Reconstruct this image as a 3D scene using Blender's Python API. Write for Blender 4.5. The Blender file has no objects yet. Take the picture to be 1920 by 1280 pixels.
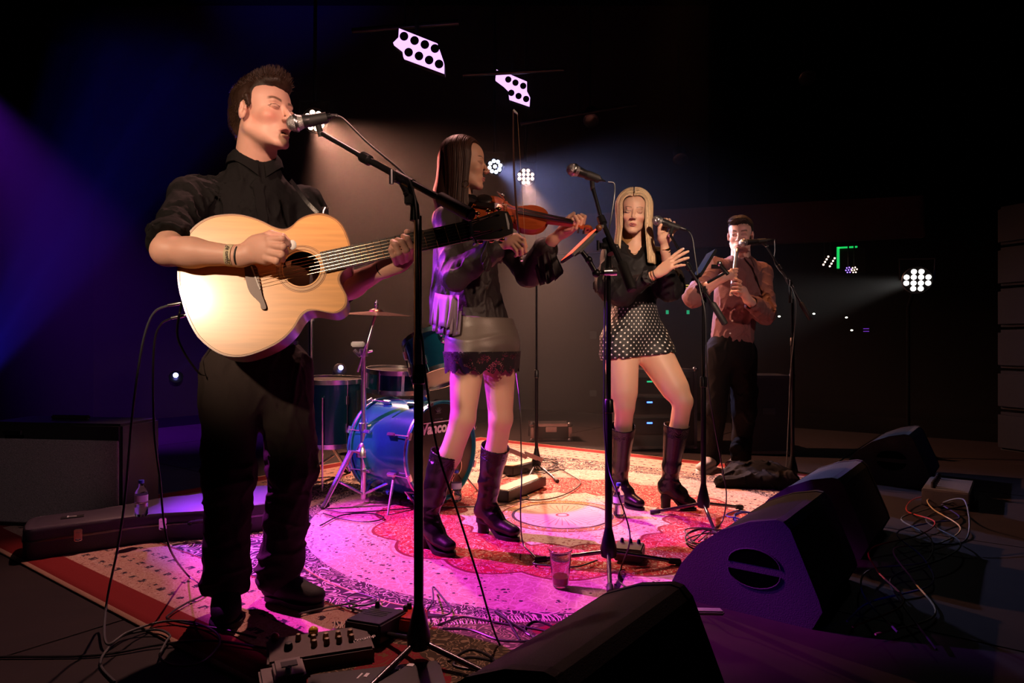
import bpy, bmesh, math, random
import numpy as np
from mathutils import Vector, Matrix, Euler
random.seed(7); rng = np.random.default_rng(7)
S = bpy.context.scene
COL = bpy.data.collections.new('concert'); S.collection.children.link(COL)
pi = math.pi
# ------------------------------------------------------------------ camera, world, exposure
F_PX, CAM_H = 1280.0, 0.90
cam = bpy.data.cameras.new('camera'); camo = bpy.data.objects.new('camera', cam); COL.objects.link(camo)
cam.sensor_width = 36; cam.lens = 36*F_PX/1920; cam.clip_start = .05; cam.clip_end = 100
camo.location = (0, 0, CAM_H); camo.rotation_euler = (pi/2, 0, 0); S.camera = camo
S.view_settings.view_transform = 'Standard'; S.view_settings.look = 'None'
S.view_settings.gamma = 1; S.view_settings.exposure = 0.0; S.view_settings.use_curve_mapping = False
W = bpy.data.worlds.new('world'); S.world = W; W.use_nodes = True
W.node_tree.nodes['Background'].inputs[0].default_value = (0.0006, 0.0005, 0.0012, 1)
W.node_tree.nodes['Background'].inputs[1].default_value = 1.0

def P(px, py, d):            # a point of the place, from where the photograph shows it and how far it stands
    return Vector(((px-960)*d/F_PX, d, CAM_H-(py-640)*d/F_PX))
E1 = Vector((.8, -.6, 0)); N1 = Vector((.6, .8, 0))     # towards the audience / along the stage front
def EN(e, n, z=0): return E1*e + N1*n + Vector((0, 0, z))

def spot(name, loc, target, energy, color, angle, blend=.5, radius=.05):
    l = bpy.data.lights.new(name, 'SPOT'); o = bpy.data.objects.new(name, l); COL.objects.link(o)
    l.energy = energy; l.color = color; l.spot_size = math.radians(angle); l.spot_blend = blend; l.shadow_soft_size = radius
    o.location = loc; o.rotation_euler = (Vector(target)-Vector(loc)).to_track_quat('-Z', 'Y').to_euler()
    return o
# magenta wash from the left back truss, over the front of the rug
spot('magenta_spot', (-3.3, 3.9, 3.9), (-.20, 2.92, 0), 2800, (.84, .06, .84), 25.5, .40, .035)
# amber back light on the far part of the rug
spot('amber_spot', (1.45, 5.1, 5.1), (.98, 4.25, 0), 640, (1.0, .38, .14), 31, .7, .05)
spot('rose_spot', (-.9, 4.6, 5.0), (-.85, 2.45, 0), 720, (1.0, .44, .38), 34, .6, .05)
# warm key light on the guitarist from the front, high
spot('key_spot', (-1.60, -1.53, 2.66), (-.80, 2.1, 1.24), 600, (1.0, .66, .44), 16, .6, .08)
spot('face_spot', (1.4, -1.2, 2.4), (-.70, 2.2, 1.50), 480, (1.0, .56, .44), 13, .7, .06)
spot('front_spot_far', (3.0, -.6, 2.9), (-.05, 3.15, 1.15), 360, (1.0, .58, .40), 21, .7, .07)
spot('singer_spot', (1.0, .1, 2.6), (.70, 3.65, 1.15), 560, (1.0, .66, .48), 23, .9, .05)
# violet side light catching the back of the violinist
spot('violet_rim', (-3.6, 3.7, 2.1), (-.40, 3.0, .95), 1300, (.36, .04, 1.0), 18, .5, .04)
spot('rose_rim', (-2.4, 5.0, 2.6), (-.32, 3.0, 1.50), 520, (1.0, .20, .16), 10, .6, .04)
spot('blue_hair', P(60, 560, 3.9), P(455, 190, 2.3), 130, (.12, .05, 1.0), 9, .6, .03)
spot('blue_side', (-1.9, -.2, 1.6), (.82, 2.2, .17), 120, (.010, .006, 1.0), 6.5, .7, .04)
spot('violet_wedge', (.1, .9, 2.6), (1.38, 2.62, .2), 16, (.75, .12, .75), 7, .7, .04)
spot('blonde_violet', (-2.2, 2.9, 2.4), (.58, 3.6, .6), 80, (.50, .10, 1.0), 9, .7, .04)
spot('white_side', (-.2, 5.2, 2.1), (1.5, 4.5, 1.45), 250, (1.0, .90, .92), 13, .6, .04)
spot('whistle_front', (3.2, .6, 2.4), (1.5, 4.55, 1.3), 150, (1.0, .62, .54), 15, .7, .04)
spot('case_violet', (-2.6, 5.0, 2.8), (-1.25, 3.2, .13), 1900, (.30, .03, 1.0), 15, .9, .04)
spot('amp_fill', (-.6, -.4, 2.6), (-2.25, 3.2, .30), 60, (1.0, .72, .74), 13, .9, .05)  # added fill lamp, lifts the amplifier grille out of the dark
# drum kit
spot('teal_spot', (.5, 4.3, 3.3), (-.60, 3.9, .50), 260, (.35, 1.0, .72), 8, .6, .03)
spot('blue_drum', (-2.7, 2.9, .9), (-.65, 3.85, .25), 130, (.06, .02, 1.0), 13, .6, .03)
# haze beams
for i, (tx, ty, e, an) in enumerate([(350, 300, 32, 3.2), (250, 250, 40, 4.0), (150, 240, 34, 4.0), (60, 260, 30, 4.0)]):
    spot('floor_beam', P(-110, 800, 5.6), P(tx, ty, 6.6), e*110, (.05, .03, 1.0), an, .9, .02)
spot('floor_beam_wide', P(-110, 800, 5.6), P(190, 330, 6.6), 3600, (.03, .02, 1.0), 32, 1, .02)
spot('violet_haze', P(-150, 60, 5.8), P(130, 500, 6.4), 2100, (.26, .015, 1.0), 48, 1, .03)
spot('warm_haze', P(590, 225, 6.2), P(850, 545, 5.75), 4600, (1.0, .42, .27), 84, 1, .03)
spot('cool_haze', P(928, 312, 7.4), P(1180, 430, 5.6), 1900, (.42, .46, 1.0), 42, 1, .03)
spot('warm_haze_mid', P(986, 331, 7.4), P(1050, 640, 5.6), 3400, (1.0, .50, .36), 36, 1, .03)
spot('white_haze', P(1720, 525, 5.4), P(1440, 580, 6.2), 260, (1.0, .95, .9), 42, 1, .03)


# ------------------------------------------------------------------ materials
class X:                      # tiny expression -> shader node compiler
    nt = None
    def __init__(s, v): s.v = v
    @staticmethod
    def m(op, *a, clamp=False):
        n = X.nt.nodes.new('ShaderNodeMath'); n.operation = op; n.use_clamp = clamp
        for i, q in enumerate(a):
            if isinstance(q, X): X.nt.links.new(q.v, n.inputs[i])
            else: n.inputs[i].default_value = q
        return X(n.outputs[0])
    def __add__(s, o): return X.m('ADD', s, o)
    __radd__ = __add__
    def __sub__(s, o): return X.m('SUBTRACT', s, o)
    def __rsub__(s, o): return X.m('SUBTRACT', o, s)
    def __mul__(s, o): return X.m('MULTIPLY', s, o)
    __rmul__ = __mul__
    def __truediv__(s, o): return X.m('DIVIDE', s, o)
    def lt(s, o): return X.m('LESS_THAN', s, o)
    def gt(s, o): return X.m('GREATER_THAN', s, o)
    def abs(s): return X.m('ABSOLUTE', s)
    def sin(s): return X.m('SINE', s)
    def frac(s): return X.m('FRACT', s)
    def clamp(s): return X.m('ADD', s, 0.0, clamp=True)
def xmix(f, a, b):            # colour mix
    n = X.nt.nodes.new('ShaderNodeMix'); n.data_type = 'RGBA'
    for i, q in ((0, f), (6, a), (7, b)):
        if isinstance(q, X): X.nt.links.new(q.v, n.inputs[i])
        elif i == 0: n.inputs[0].default_value = q
        else: n.inputs[i].default_value = (*q, 1)
    return X(n.outputs[2])

def mat(name, color=(.5, .5, .5), rough=.5, metal=0, bump=0, scale=60, vcol=False, emit=0, alpha=1, trans=0, sss=0, coat=0, spec=None, var=0, aniso=None):
    m = bpy.data.materials.new(name); m.use_nodes = True; nt = m.node_tree; b = nt.nodes['Principled BSDF']
    b.inputs['Base Color'].default_value = (*color, 1); b.inputs['Roughness'].default_value = rough
    b.inputs['Metallic'].default_value = metal
    if spec is not None: b.inputs['Specular IOR Level'].default_value = spec
    if coat: b.inputs['Coat Weight'].default_value = coat; b.inputs['Coat Roughness'].default_value = .12
    if trans: b.inputs['Transmission Weight'].default_value = trans; b.inputs['IOR'].default_value = 1.33
    if alpha < 1: b.inputs['Alpha'].default_value = alpha
    if sss:
        b.inputs['Subsurface Weight'].default_value = sss; b.inputs['Subsurface Radius'].default_value = (1, .35, .2); b.inputs['Subsurface Scale'].default_value = .006
    if emit: b.inputs['Emission Color'].default_value = (*color, 1); b.inputs['Emission Strength'].default_value = emit
    src = None
    if vcol:
        a = nt.nodes.new('ShaderNodeAttribute'); a.attribute_name = 'Col'; src = a.outputs['Color']
        nt.links.new(src, b.inputs['Base Color'])
    tc = nt.nodes.new('ShaderNodeTexCoord'); nz = nt.nodes.new('ShaderNodeTexNoise'); nz.inputs['Scale'].default_value = scale; nz.inputs['Detail'].default_value = 4
    mp = nt.nodes.new('ShaderNodeMapping'); nt.links.new(tc.outputs['Object'], mp.inputs[0]); nt.links.new(mp.outputs[0], nz.inputs['Vector'])
    if aniso: mp.inputs['Scale'].default_value = aniso
    if var or not bump:
        X.nt = nt; v = var or .08
        f = X(nz.outputs[0])
        lo = tuple(c*(1-v*2) for c in color); hi = tuple(min(1, c*(1+v*2)) for c in color)
        if not vcol: nt.links.new(xmix(f, lo, hi).v, b.inputs['Base Color'])
    if bump:
        bp = nt.nodes.new('ShaderNodeBump'); bp.inputs['Strength'].default_value = bump; bp.inputs['Distance'].default_value = .004
        nt.links.new(nz.outputs[0], bp.inputs['Height']); nt.links.new(bp.outputs[0], b.inputs['Normal'])
    return m
M = {}
M['black_metal'] = mat('black_metal', (.018, .018, .02), .32, .6)
M['black_paint'] = mat('black_paint', (.014, .013, .014), .45)
M['hole'] = mat('painted_hole_shade', (.0008, .0008, .0008), 1, spec=0)  # near-black colour standing for the shade inside the wedge grip holes
M['rubber'] = mat('rubber', (.012, .012, .012), .6)
M['cable'] = mat('cable', (.018, .018, .018), .38)
M['cable_grey'] = mat('cable_grey', (.075, .085, .085), .4)
M['cable_blue'] = mat('cable_blue', (.03, .03, .30), .4)
M['cable_red'] = mat('cable_red', (.25, .015, .012), .4)
M['cable_tan'] = mat('cable_tan', (.30, .22, .12), .4)
M['chrome'] = mat('chrome', (.80, .80, .82), .27, 1)
M['bright_tube'] = mat('bright_tube', (.50, .48, .47), .36, .9)
M['steel'] = mat('steel', (.42, .42, .44), .28, 1)
M['gold'] = mat('gold', (.85, .55, .18), .2, 1)
M['cloth_black'] = mat('black_shirt_cloth', (.008, .0075, .008), .85, bump=.25, scale=220, spec=.12)
M['cloth_trouser'] = mat('trouser_cloth', (.036, .026, .025), .9, bump=.3, scale=260, spec=.2)
M['leather'] = mat('black_leather', (.012, .010, .012), .27, bump=.12, scale=90, spec=.4)
M['suede'] = mat('suede', (.014, .012, .012), .75, bump=.2, scale=150)
M['blouse'] = mat('dark_sheer_blouse', (.024, .017, .019), .55, bump=.25, scale=180, spec=.35)
M['blouse_black'] = mat('black_blouse', (.008, .007, .008), .6, bump=.1, scale=120, spec=.25)
M['satin'] = mat('taupe_satin', (.15, .12, .105), .42, bump=.1, scale=160)
M['lace'] = mat('black_lace', (.012, .011, .012), .75)
M['burgundy'] = mat('burgundy_cloth', (.17, .075, .075), .72, bump=.3, scale=200)
M['skin'] = mat('skin', (.7, .45, .35), .50, vcol=True, bump=.06, scale=300, sss=.12)
M['eye'] = mat('eye', (.8, .8, .8), .08, vcol=True)
M['hair'] = mat('hair', (.1, .06, .04), .45, vcol=True, spec=.25, bump=.25, scale=80, aniso=(6, 6, .5))
M['white'] = mat('white_print', (.8, .8, .8), .5)
M['plastic'] = mat('clear_plastic', (.92, .94, .97), .06, trans=1.0)
# ------------------------------------------------------------------ objects
def link(o, parent=None):
    COL.objects.link(o)
    if parent is not None:
        o.parent = parent
        o.matrix_parent_inverse = parent.matrix_basis.inverted()      # geometry stays where it was built
    return o
def tag(o, label, cat, group=None, kind=None):
    o['label'] = label; o['category'] = cat
    if group: o['group'] = group
    if kind: o['kind'] = kind
    return o
def thing(name, loc, label, cat, group=None):
    o = bpy.data.objects.new(name, None); o.empty_display_size = .1; o.location = loc; COL.objects.link(o)
    return tag(o, label, cat, group)
def mobj(name, verts, faces, m, parent=None, smooth=True, colors=None):
    me = bpy.data.meshes.new(name)
    V = np.asarray(verts, dtype=np.float32).reshape(-1, 3)
    if isinstance(faces, np.ndarray):
        k = faces.shape[1]; me.vertices.add(len(V)); me.vertices.foreach_set('co', V.ravel())
        me.loops.add(faces.size); me.loops.foreach_set('vertex_index', faces.astype(np.int32).ravel())
        me.polygons.add(len(faces)); me.polygons.foreach_set('loop_start', np.arange(0, faces.size, k, dtype=np.int32))
        me.polygons.foreach_set('loop_total', np.full(len(faces), k, dtype=np.int32)); me.update(calc_edges=True)
    else:
        me.from_pydata([tuple(map(float, v)) for v in V], [], faces); me.update()
    me.polygons.foreach_set('use_smooth', [smooth]*len(me.polygons))
    if colors is not None:
        ca = me.color_attributes.new('Col', 'FLOAT_COLOR', 'POINT')
        c = np.ones((len(V), 4), np.float32); c[:, :3] = colors; ca.data.foreach_set('color', c.ravel())
    o = bpy.data.objects.new(name, me); me.materials.append(M[m] if isinstance(m, str) else m)
    return link(o, parent)
class MB:                     # mesh builder
    def __init__(s): s.v = []; s.f = []
    def add(s, vs, fs):
        n = len(s.v); s.v += [tuple(v) for v in vs]; s.f += [tuple(i+n for i in f) for f in fs]; return s
    def box(s, c, size, R=None, bevel=0.0):
        R = R or Matrix.Identity(3); c = Vector(c); h = Vector(size)/2; b = min(bevel, min(h)*.9)
        if b <= 0:
            vs = [c+R@Vector((x*h.x, y*h.y, z*h.z)) for x in (-1, 1) for y in (-1, 1) for z in (-1, 1)]
            return s.add(vs, [(0, 1, 3, 2), (4, 6, 7, 5), (0, 4, 5, 1), (2, 3, 7, 6), (0, 2, 6, 4), (1, 5, 7, 3)])
        bm = bmesh.new(); bmesh.ops.create_cube(bm, size=1)
        for v in bm.verts: v.co = Vector((v.co.x*size[0], v.co.y*size[1], v.co.z*size[2]))
        bmesh.ops.bevel(bm, geom=bm.edges[:], offset=b, segments=2, affect='EDGES')
        bm.verts.index_update(); s.add([c+R@v.co for v in bm.verts], [[v.index for v in f.verts] for f in bm.faces]); bm.free(); return s
    def tube(s, pts, r, n=10, caps=True):
        pts = [Vector(p) for p in pts]; rs = r if isinstance(r, (list, tuple)) else [r]*len(pts)
        up = None; rings = []
        for i, p in enumerate(pts):
            t = (pts[min(i+1, len(pts)-1)]-pts[max(i-1, 0)])
            t = t.normalized() if t.length > 1e-9 else Vector((0, 0, 1))
            if up is None:
                up = Vector((0, 0, 1)) if abs(t.z) < .9 else Vector((1, 0, 0))
            a = up.cross(t); a = a.normalized() if a.length > 1e-6 else t.orthogonal().normalized(); b = t.cross(a); up = b
            rings.append([p+(a*math.cos(2*pi*k/n)+b*math.sin(2*pi*k/n))*rs[i] for k in range(n)])
        vs = [v for rg in rings for v in rg]; fs = []
        for i in range(len(pts)-1):
            for k in range(n):
                k2 = (k+1) % n; fs.append((i*n+k, i*n+k2, (i+1)*n+k2, (i+1)*n+k))
        if caps: fs.append(tuple(range(n))[::-1]); fs.append(tuple((len(pts)-1)*n+k for k in range(n)))
        return s.add(vs, fs)
    def lathe(s, base, axis, prof, n=24, caps=True):      # prof: list of (distance along the axis, radius)
        base = Vector(base); axis = Vector(axis).normalized(); a = axis.orthogonal().normalized(); b = axis.cross(a)
        vs = [base+axis*h+(a*math.cos(2*pi*k/n)+b*math.sin(2*pi*k/n))*r for h, r in prof for k in range(n)]; fs = []
        for i in range(len(prof)-1):
            for k in range(n):
                k2 = (k+1) % n; fs.append((i*n+k, i*n+k2, (i+1)*n+k2, (i+1)*n+k))
        if caps: fs.append(tuple(range(n))[::-1]); fs.append(tuple((len(prof)-1)*n+k for k in range(n)))
        return s.add(vs, fs)
    def ball(s, c, r, n=14, sc=(1, 1, 1), R=None):
        R = R or Matrix.Identity(3); c = Vector(c); vs = []; fs = []; m = n//2+1
        for i in range(m+1):
            th = pi*i/m
            for k in range(n):
                ph = 2*pi*k/n; q = Vector((math.sin(th)*math.cos(ph)*sc[0], math.sin(th)*math.sin(ph)*sc[1], math.cos(th)*sc[2]))*r
                vs.append(c+R@q)
        for i in range(m):
            for k in range(n): fs.append((i*n+k, (i+1)*n+k, (i+1)*n+(k+1) % n, i*n+(k+1) % n))
        return s.add(vs, fs)
    def prism(s, outline, off, R=None, holes=None):        # outline: list of points, off: vector
        n = len(outline); off = Vector(off); vs = [Vector(p) for p in outline]+[Vector(p)+off for p in outline]
        fs = [tuple(range(n)), tuple(range(2*n-1, n-1, -1))]+[(i, i+n, (i+1) % n+n, (i+1) % n) for i in range(n)]
        return s.add(vs, fs)
    def build(s, name, m, parent=None, smooth=True, flat_angle=True):
        o = mobj(name, s.v, s.f, m, parent, smooth)
        bm = bmesh.new(); bm.from_mesh(o.data); bmesh.ops.recalc_face_normals(bm, faces=bm.faces[:])
        if smooth and flat_angle:
            for e in bm.edges:
                if len(e.link_faces) == 2 and e.calc_face_angle(0) > .7: e.smooth = False
        bm.to_mesh(o.data); bm.free()
        return o
def catmull(pts, n=8):
    pts = [Vector(p) for p in pts]; q = [pts[0]*2-pts[1]]+pts+[pts[-1]*2-pts[-2]]; out = []
    for i in range(1, len(q)-2):
        for j in range(n):
            t = j/n; a, b, c, d = q[i-1], q[i], q[i+1], q[i+2]
            out.append(.5*((2*b)+(c-a)*t+(2*a-5*b+4*c-d)*t*t+(3*b-a-3*c+d)*t*t*t))
    out.append(q[-2]); return out
def closed(pts, n=6):
    k = len(pts); q = [Vector(p) for p in pts]; out = []
    for i in range(k):
        a, b, c, d = q[i-1], q[i], q[(i+1) % k], q[(i+2) % k]
        for j in range(n):
            t = j/n; out.append(.5*((2*b)+(c-a)*t+(2*a-5*b+4*c-d)*t*t+(3*b-a-3*c+d)*t*t*t))
    return out
def text(name, body, size, loc, xdir, ydir, m, parent=None, shear=0, depth=.0008, bold=0):
    c = bpy.data.curves.new(name, 'FONT'); c.body = body; c.size = size; c.shear = shear; c.extrude = depth; c.align_x = 'CENTER'; c.align_y = 'CENTER'; c.resolution_u = 3; c.offset = bold*size
    t = bpy.data.objects.new(name, c); COL.objects.link(t); bpy.context.view_layer.update()
    me = bpy.data.meshes.new_from_object(t.evaluated_get(bpy.context.evaluated_depsgraph_get())); bpy.data.objects.remove(t)
    xd = Vector(xdir).normalized(); yd = Vector(ydir); yd = (yd-xd*yd.dot(xd)).normalized(); zd = xd.cross(yd)
    R = Matrix((xd, yd, zd)).transposed().to_4x4(); R.translation = Vector(loc); me.transform(R)
    me.materials.clear(); me.materials.append(M[m] if isinstance(m, str) else m); me.name = name
    return link(bpy.data.objects.new(name, me), parent)
# ------------------------------------------------------------------ signed distance modelling
def _a(v): return np.array(v, dtype=np.float64)
class Prim:
    def __init__(s, c, R, f, k, op): s.c = _a(c); s.R = R; s.f = f; s.k = k; s.op = op
def cone(a, b, ra, rb, k=.02, flat=None, op='u'):
    a = _a(a); b = _a(b); fac = 1.0; n = None
    c = (a+b)/2; R = np.linalg.norm(b-a)/2+max(ra, rb)
    if flat is not None:
        n = _a(flat[0]); n = n/np.linalg.norm(n); fac = flat[1]; g = 1/fac-1
        A = a+n*((a-c) @ n)*g; B = b+n*((b-c) @ n)*g
        if fac > 1: R *= fac
    else: A, B = a, b
    ba = B-A; L2 = max(ba @ ba, 1e-12); dr = rb-ra; L = math.sqrt(L2); sn = max(-.95, min(.95, dr/L)); cs = math.sqrt(1-sn*sn); tl = sn/cs/L
    def f(p):
        if n is not None: p = p+n[None]*(((p-c) @ n)[:, None])*(1/fac-1)
        pa = p-A; t = (pa @ ba)/L2; q = pa-t[:, None]*ba; dq = np.sqrt((q*q).sum(1))
        t2 = np.clip(t+dq*tl, 0, 1); w = pa-t2[:, None]*ba
        return (np.sqrt((w*w).sum(1))-(ra+dr*t2))*min(1, fac)
    return Prim(c, R, f, k, op)
def ell(c, r, R=None, k=.02, op='u'):
    c = _a(c); r = _a(r); Rm = None if R is None else np.array(R, dtype=np.float64)
    def f(p):
        q = p-c
        if Rm is not None: q = q @ Rm
        k0 = np.sqrt(((q/r)**2).sum(1)); k1 = np.sqrt(((q/(r*r))**2).sum(1))+1e-9
        return k0*(k0-1)/k1
    return Prim(c, max(r), f, k, op)
def box_(c, h, R=None, rad=.005, k=.01, op='u'):
    c = _a(c); h = _a(h)-rad; Rm = None if R is None else np.array(R, dtype=np.float64)
    def f(p):
        q = p-c
        if Rm is not None: q = q @ Rm
        q = np.abs(q)-h; return np.sqrt((np.maximum(q, 0)**2).sum(1))+np.minimum(q.max(1), 0)-rad
    return Prim(c, float(np.linalg.norm(h)+rad), f, k, op)
def half(pt, n, k=.003, op='s'):          # removes the side the normal points to
    pt = _a(pt); n = _a(n); n = n/np.linalg.norm(n)
    return Prim(pt, 1e3, lambda p: -((p-pt) @ n), k, op)
def comb(d, e, k, op):
    if op == 'u':
        if k <= 0: return np.minimum(d, e)
        h = np.maximum(k-np.abs(d-e), 0)/k; return np.minimum(d, e)-h*h*k*.25
    e = -e
    if k <= 0: return np.maximum(d, e)
    h = np.maximum(k-np.abs(d-e), 0)/k; return np.maximum(d, e)+h*h*k*.25
def field(p, prims, disp=None):
    d = np.full(len(p), 1e3)
    for q in prims: d = comb(d, q.f(p), q.k, q.op)
    if disp is not None: d = d+disp(p)
    return d
def cull(prims, c, rad):
    cc = c[None]; near = 1e9; ds = []
    for q in prims:
        e = float(q.f(cc)[0]); ds.append(e)
        if q.op == 'u': near = min(near, e)
    return [q for q, e in zip(prims, ds) if (q.op == 'u' and e < max(near, 0)+rad*2.3+q.k+.01) or (q.op == 's' and e < rad*1.1+q.k+.01)]
def field_blocked(p, prims, disp=None, size=.06):
    key = np.floor(p/size).astype(np.int64); h = key[:, 0]*73856093 ^ key[:, 1]*19349663 ^ key[:, 2]*83492791
    order = np.argsort(h, kind='stable'); hs = h[order]; cuts = np.flatnonzero(np.diff(hs))+1; out = np.empty(len(p))
    for idx in np.split(order, cuts):
        pp = p[idx]; c = pp.mean(0); rad = float(np.sqrt(((pp-c)**2).sum(1).max()))
        out[idx] = field(pp, cull(prims, c, rad), disp)
    return out
def sdf_mesh(prims, h=.004, disp=None, maxdisp=0.0, B=12):
    us = [q for q in prims if q.op == 'u']
    lo = np.min([q.c-q.R for q in us], 0)-3*h-maxdisp; hi = np.max([q.c+q.R for q in us], 0)+3*h+maxdisp
    nb = np.ceil((hi-lo)/(h*B)).astype(int); n = nb*B+1
    G = np.full(n, 1.0, np.float32)
    bc = np.stack(np.meshgrid(*[np.arange(k) for k in nb], indexing='ij'), -1).reshape(-1, 3)
    cen = lo+(bc+.5)*h*B; Fc = field(cen, prims); diag = h*B*.87
    D = np.stack([q.f(cen) for q in prims]); isu = np.array([q.op == 'u' for q in prims]); ks = np.array([q.k for q in prims])
    near = np.where(isu[:, None], D, 1e9).min(0); keep = (np.abs(Fc) < diag*1.25+maxdisp+.012)
    g1 = np.arange(B+1)*h; off = np.stack(np.meshgrid(g1, g1, g1, indexing='ij'), -1).reshape(-1, 3)
    for j in range(len(bc)):
        i0 = bc[j]*B; sl = tuple(slice(i0[t], i0[t]+B+1) for t in range(3))
        if not keep[j]:
            if Fc[j] < 0: G[sl] = -1.0
            continue
    for j in np.flatnonzero(keep):
        i0 = bc[j]*B; sl = tuple(slice(i0[t], i0[t]+B+1) for t in range(3))
        use = np.where(isu, D[:, j] < max(near[j], 0)+diag*2.3+ks+.01, D[:, j] < diag*1.1+ks+.01)
        ps = [q for q, u in zip(prims, use) if u]
        G[sl] = field(off+(lo+i0*h), ps, disp).reshape(B+1, B+1, B+1)
    s = (G < 0).astype(np.uint8)
    cnt = s[:-1, :-1, :-1]+s[1:, :-1, :-1]+s[:-1, 1:, :-1]+s[1:, 1:, :-1]+s[:-1, :-1, 1:]+s[1:, :-1, 1:]+s[:-1, 1:, 1:]+s[1:, 1:, 1:]
    act = np.argwhere((cnt > 0) & (cnt < 8)); shp = cnt.shape
    vid = np.full(shp, -1, np.int32); vid[act[:, 0], act[:, 1], act[:, 2]] = np.arange(len(act))
    co = np.array([(x, y, z) for x in (0, 1) for y in (0, 1) for z in (0, 1)])
    val = np.stack([G[act[:, 0]+c[0], act[:, 1]+c[1], act[:, 2]+c[2]] for c in co], 1).astype(np.float64)
    acc = np.zeros((len(act), 3)); num = np.zeros(len(act))
    for i in range(8):
        for j in range(i+1, 8):
            if np.abs(co[i]-co[j]).sum() != 1: continue
            a, b = val[:, i], val[:, j]; m = (a < 0) != (b < 0); t = np.where(m, a/np.where(m, a-b, 1), 0)
            acc += np.where(m[:, None], co[i]+t[:, None]*(co[j]-co[i]), 0); num += m
    V = lo+(act+acc/num[:, None])*h
    quads = []
    for ax in range(3):
        sl0 = [slice(None)]*3; sl1 = [slice(None)]*3; sl0[ax] = slice(0, -1); sl1[ax] = slice(1, None)
        a = s[tuple(sl0)]; b = s[tuple(sl1)]; e = np.argwhere(a != b)
        o1, o2 = [t for t in range(3) if t != ax]
        e = e[(e[:, o1] > 0) & (e[:, o2] > 0) & (e[:, o1] < shp[o1]) & (e[:, o2] < shp[o2])]
        fl = a[e[:, 0], e[:, 1], e[:, 2]] == 1
        def g(d1, d2):
            c = e.copy(); c[:, o1] -= d1; c[:, o2] -= d2; return vid[c[:, 0], c[:, 1], c[:, 2]]
        q = np.stack([g(1, 1), g(0, 1), g(0, 0), g(1, 0)], 1)
        if ax == 1: fl = ~fl
        q[~fl] = q[~fl][:, ::-1]; quads.append(q)
    return V, np.concatenate(quads)
def project(V, prims, disp=None, steps=1, eps=8e-4):
    for _ in range(steps):
        d0 = field_blocked(V, prims, disp); g = np.stack([field_blocked(V+np.eye(3)[i]*eps, prims, disp)-d0 for i in range(3)], 1)/eps
        gg = (g*g).sum(1)+1e-6; st = np.clip(d0/gg, -.004, .004)
        V = V-g*st[:, None]
    return V
def refine(V, Q, select, prims, disp=None):
    """split the selected quads in four, keep the mesh closed, and pull the new points on to the surface"""
    bm = bmesh.new(); me = bpy.data.meshes.new('t'); me.vertices.add(len(V)); me.vertices.foreach_set('co', V.astype(np.float32).ravel())
    me.loops.add(Q.size); me.loops.foreach_set('vertex_index', Q.astype(np.int32).ravel()); me.polygons.add(len(Q))
    me.polygons.foreach_set('loop_start', np.arange(0, Q.size, 4, dtype=np.int32)); me.polygons.foreach_set('loop_total', np.full(len(Q), 4, dtype=np.int32)); me.update(calc_edges=True)
    cen = V[Q].mean(1); selF = select(cen)
    nv = len(V); E = np.concatenate([Q[selF][:, [i, (i+1) % 4]] for i in range(4)]); E.sort(1)
    Eu, inv = np.unique(E, axis=0, return_inverse=True); inv = inv.reshape(4, -1).T
    mid = V[Eu].mean(1); fc = cen[selF]; ei = nv+inv; fi = nv+len(Eu)+np.arange(len(fc)); q = Q[selF]
    new = [np.stack([q[:, i], ei[:, i], fi, ei[:, (i-1) % 4]], 1) for i in range(4)]
    bm.free(); bpy.data.meshes.remove(me)
    # neighbours of the refined patch become fans of triangles/quads so that no crack opens
    emap = {(int(a), int(b)): nv+i for i, (a, b) in enumerate(Eu)}
    rest = Q[~selF]; ve = set(Eu.ravel().tolist()); touched = np.isin(rest, np.fromiter(ve, int)).sum(1) >= 2
    polys = []
    keepmask = np.ones(len(rest), bool)
    for t in np.flatnonzero(touched):
        f = rest[t]; out = []; ch = False
        for i in range(4):
            a, b = int(f[i]), int(f[(i+1) % 4]); out.append(a); m = emap.get((min(a, b), max(a, b)))
            if m is not None: out.append(m); ch = True
        if ch: keepmask[t] = False; polys.append(out)
    V2 = np.concatenate([V, mid, fc])
    Q2 = np.concatenate([rest[keepmask]]+new)
    newv = np.zeros(len(V2), bool); newv[nv:] = True; newv[np.unique(q)] = True
    V2[newv] = project(V2[newv], prims, disp, 2)
    return V2, Q2, polys
def sdf_obj(name, prims, m, parent=None, h=.005, disp=None, maxdisp=.0, sel=None, levels=1, color=None, proj=False):
    V, Q = sdf_mesh(prims, h, disp, maxdisp)
    if proj: V = project(V, prims, disp)
    polys = []
    if sel is not None:
        for _ in range(levels):
            V, Q, pl = refine(V, Q, sel, prims, disp); polys += pl
            # polygons with hanging points are kept as they are
    c = color(V) if color is not None else None
    if polys:
        fs = [tuple(map(int, f)) for f in polys]
        me_faces = Q
        o = mobj(name, V, me_faces, m, parent, True, c)
        bm = bmesh.new(); bm.from_mesh(o.data); bm.verts.ensure_lookup_table()
        for f in fs:
            try: bm.faces.new([bm.verts[i] for i in f]).smooth = True
            except ValueError: pass
        bm.to_mesh(o.data); bm.free()
    else: o = mobj(name, V, Q, m, parent, True, c)
    return o
def noisy(p, freq, seed=0, stretch=(1, 1, 1)):
    """smooth pseudo-noise from warped sines, in -1..1"""
    q = p*np.array(stretch)*freq; s = seed*1.7
    w = q+.8*np.sin(q[:, [1, 2, 0]]*1.3+s)+.5*np.sin(q[:, [2, 0, 1]]*2.1+s*2.3)
    return (np.sin(w[:, 0]*1.1+s)+np.sin(w[:, 1]*1.3+2.1*s+w[:, 2]*.6)+np.sin(w[:, 2]*.9+1.3+s-w[:, 0]*.5))/3

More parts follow.
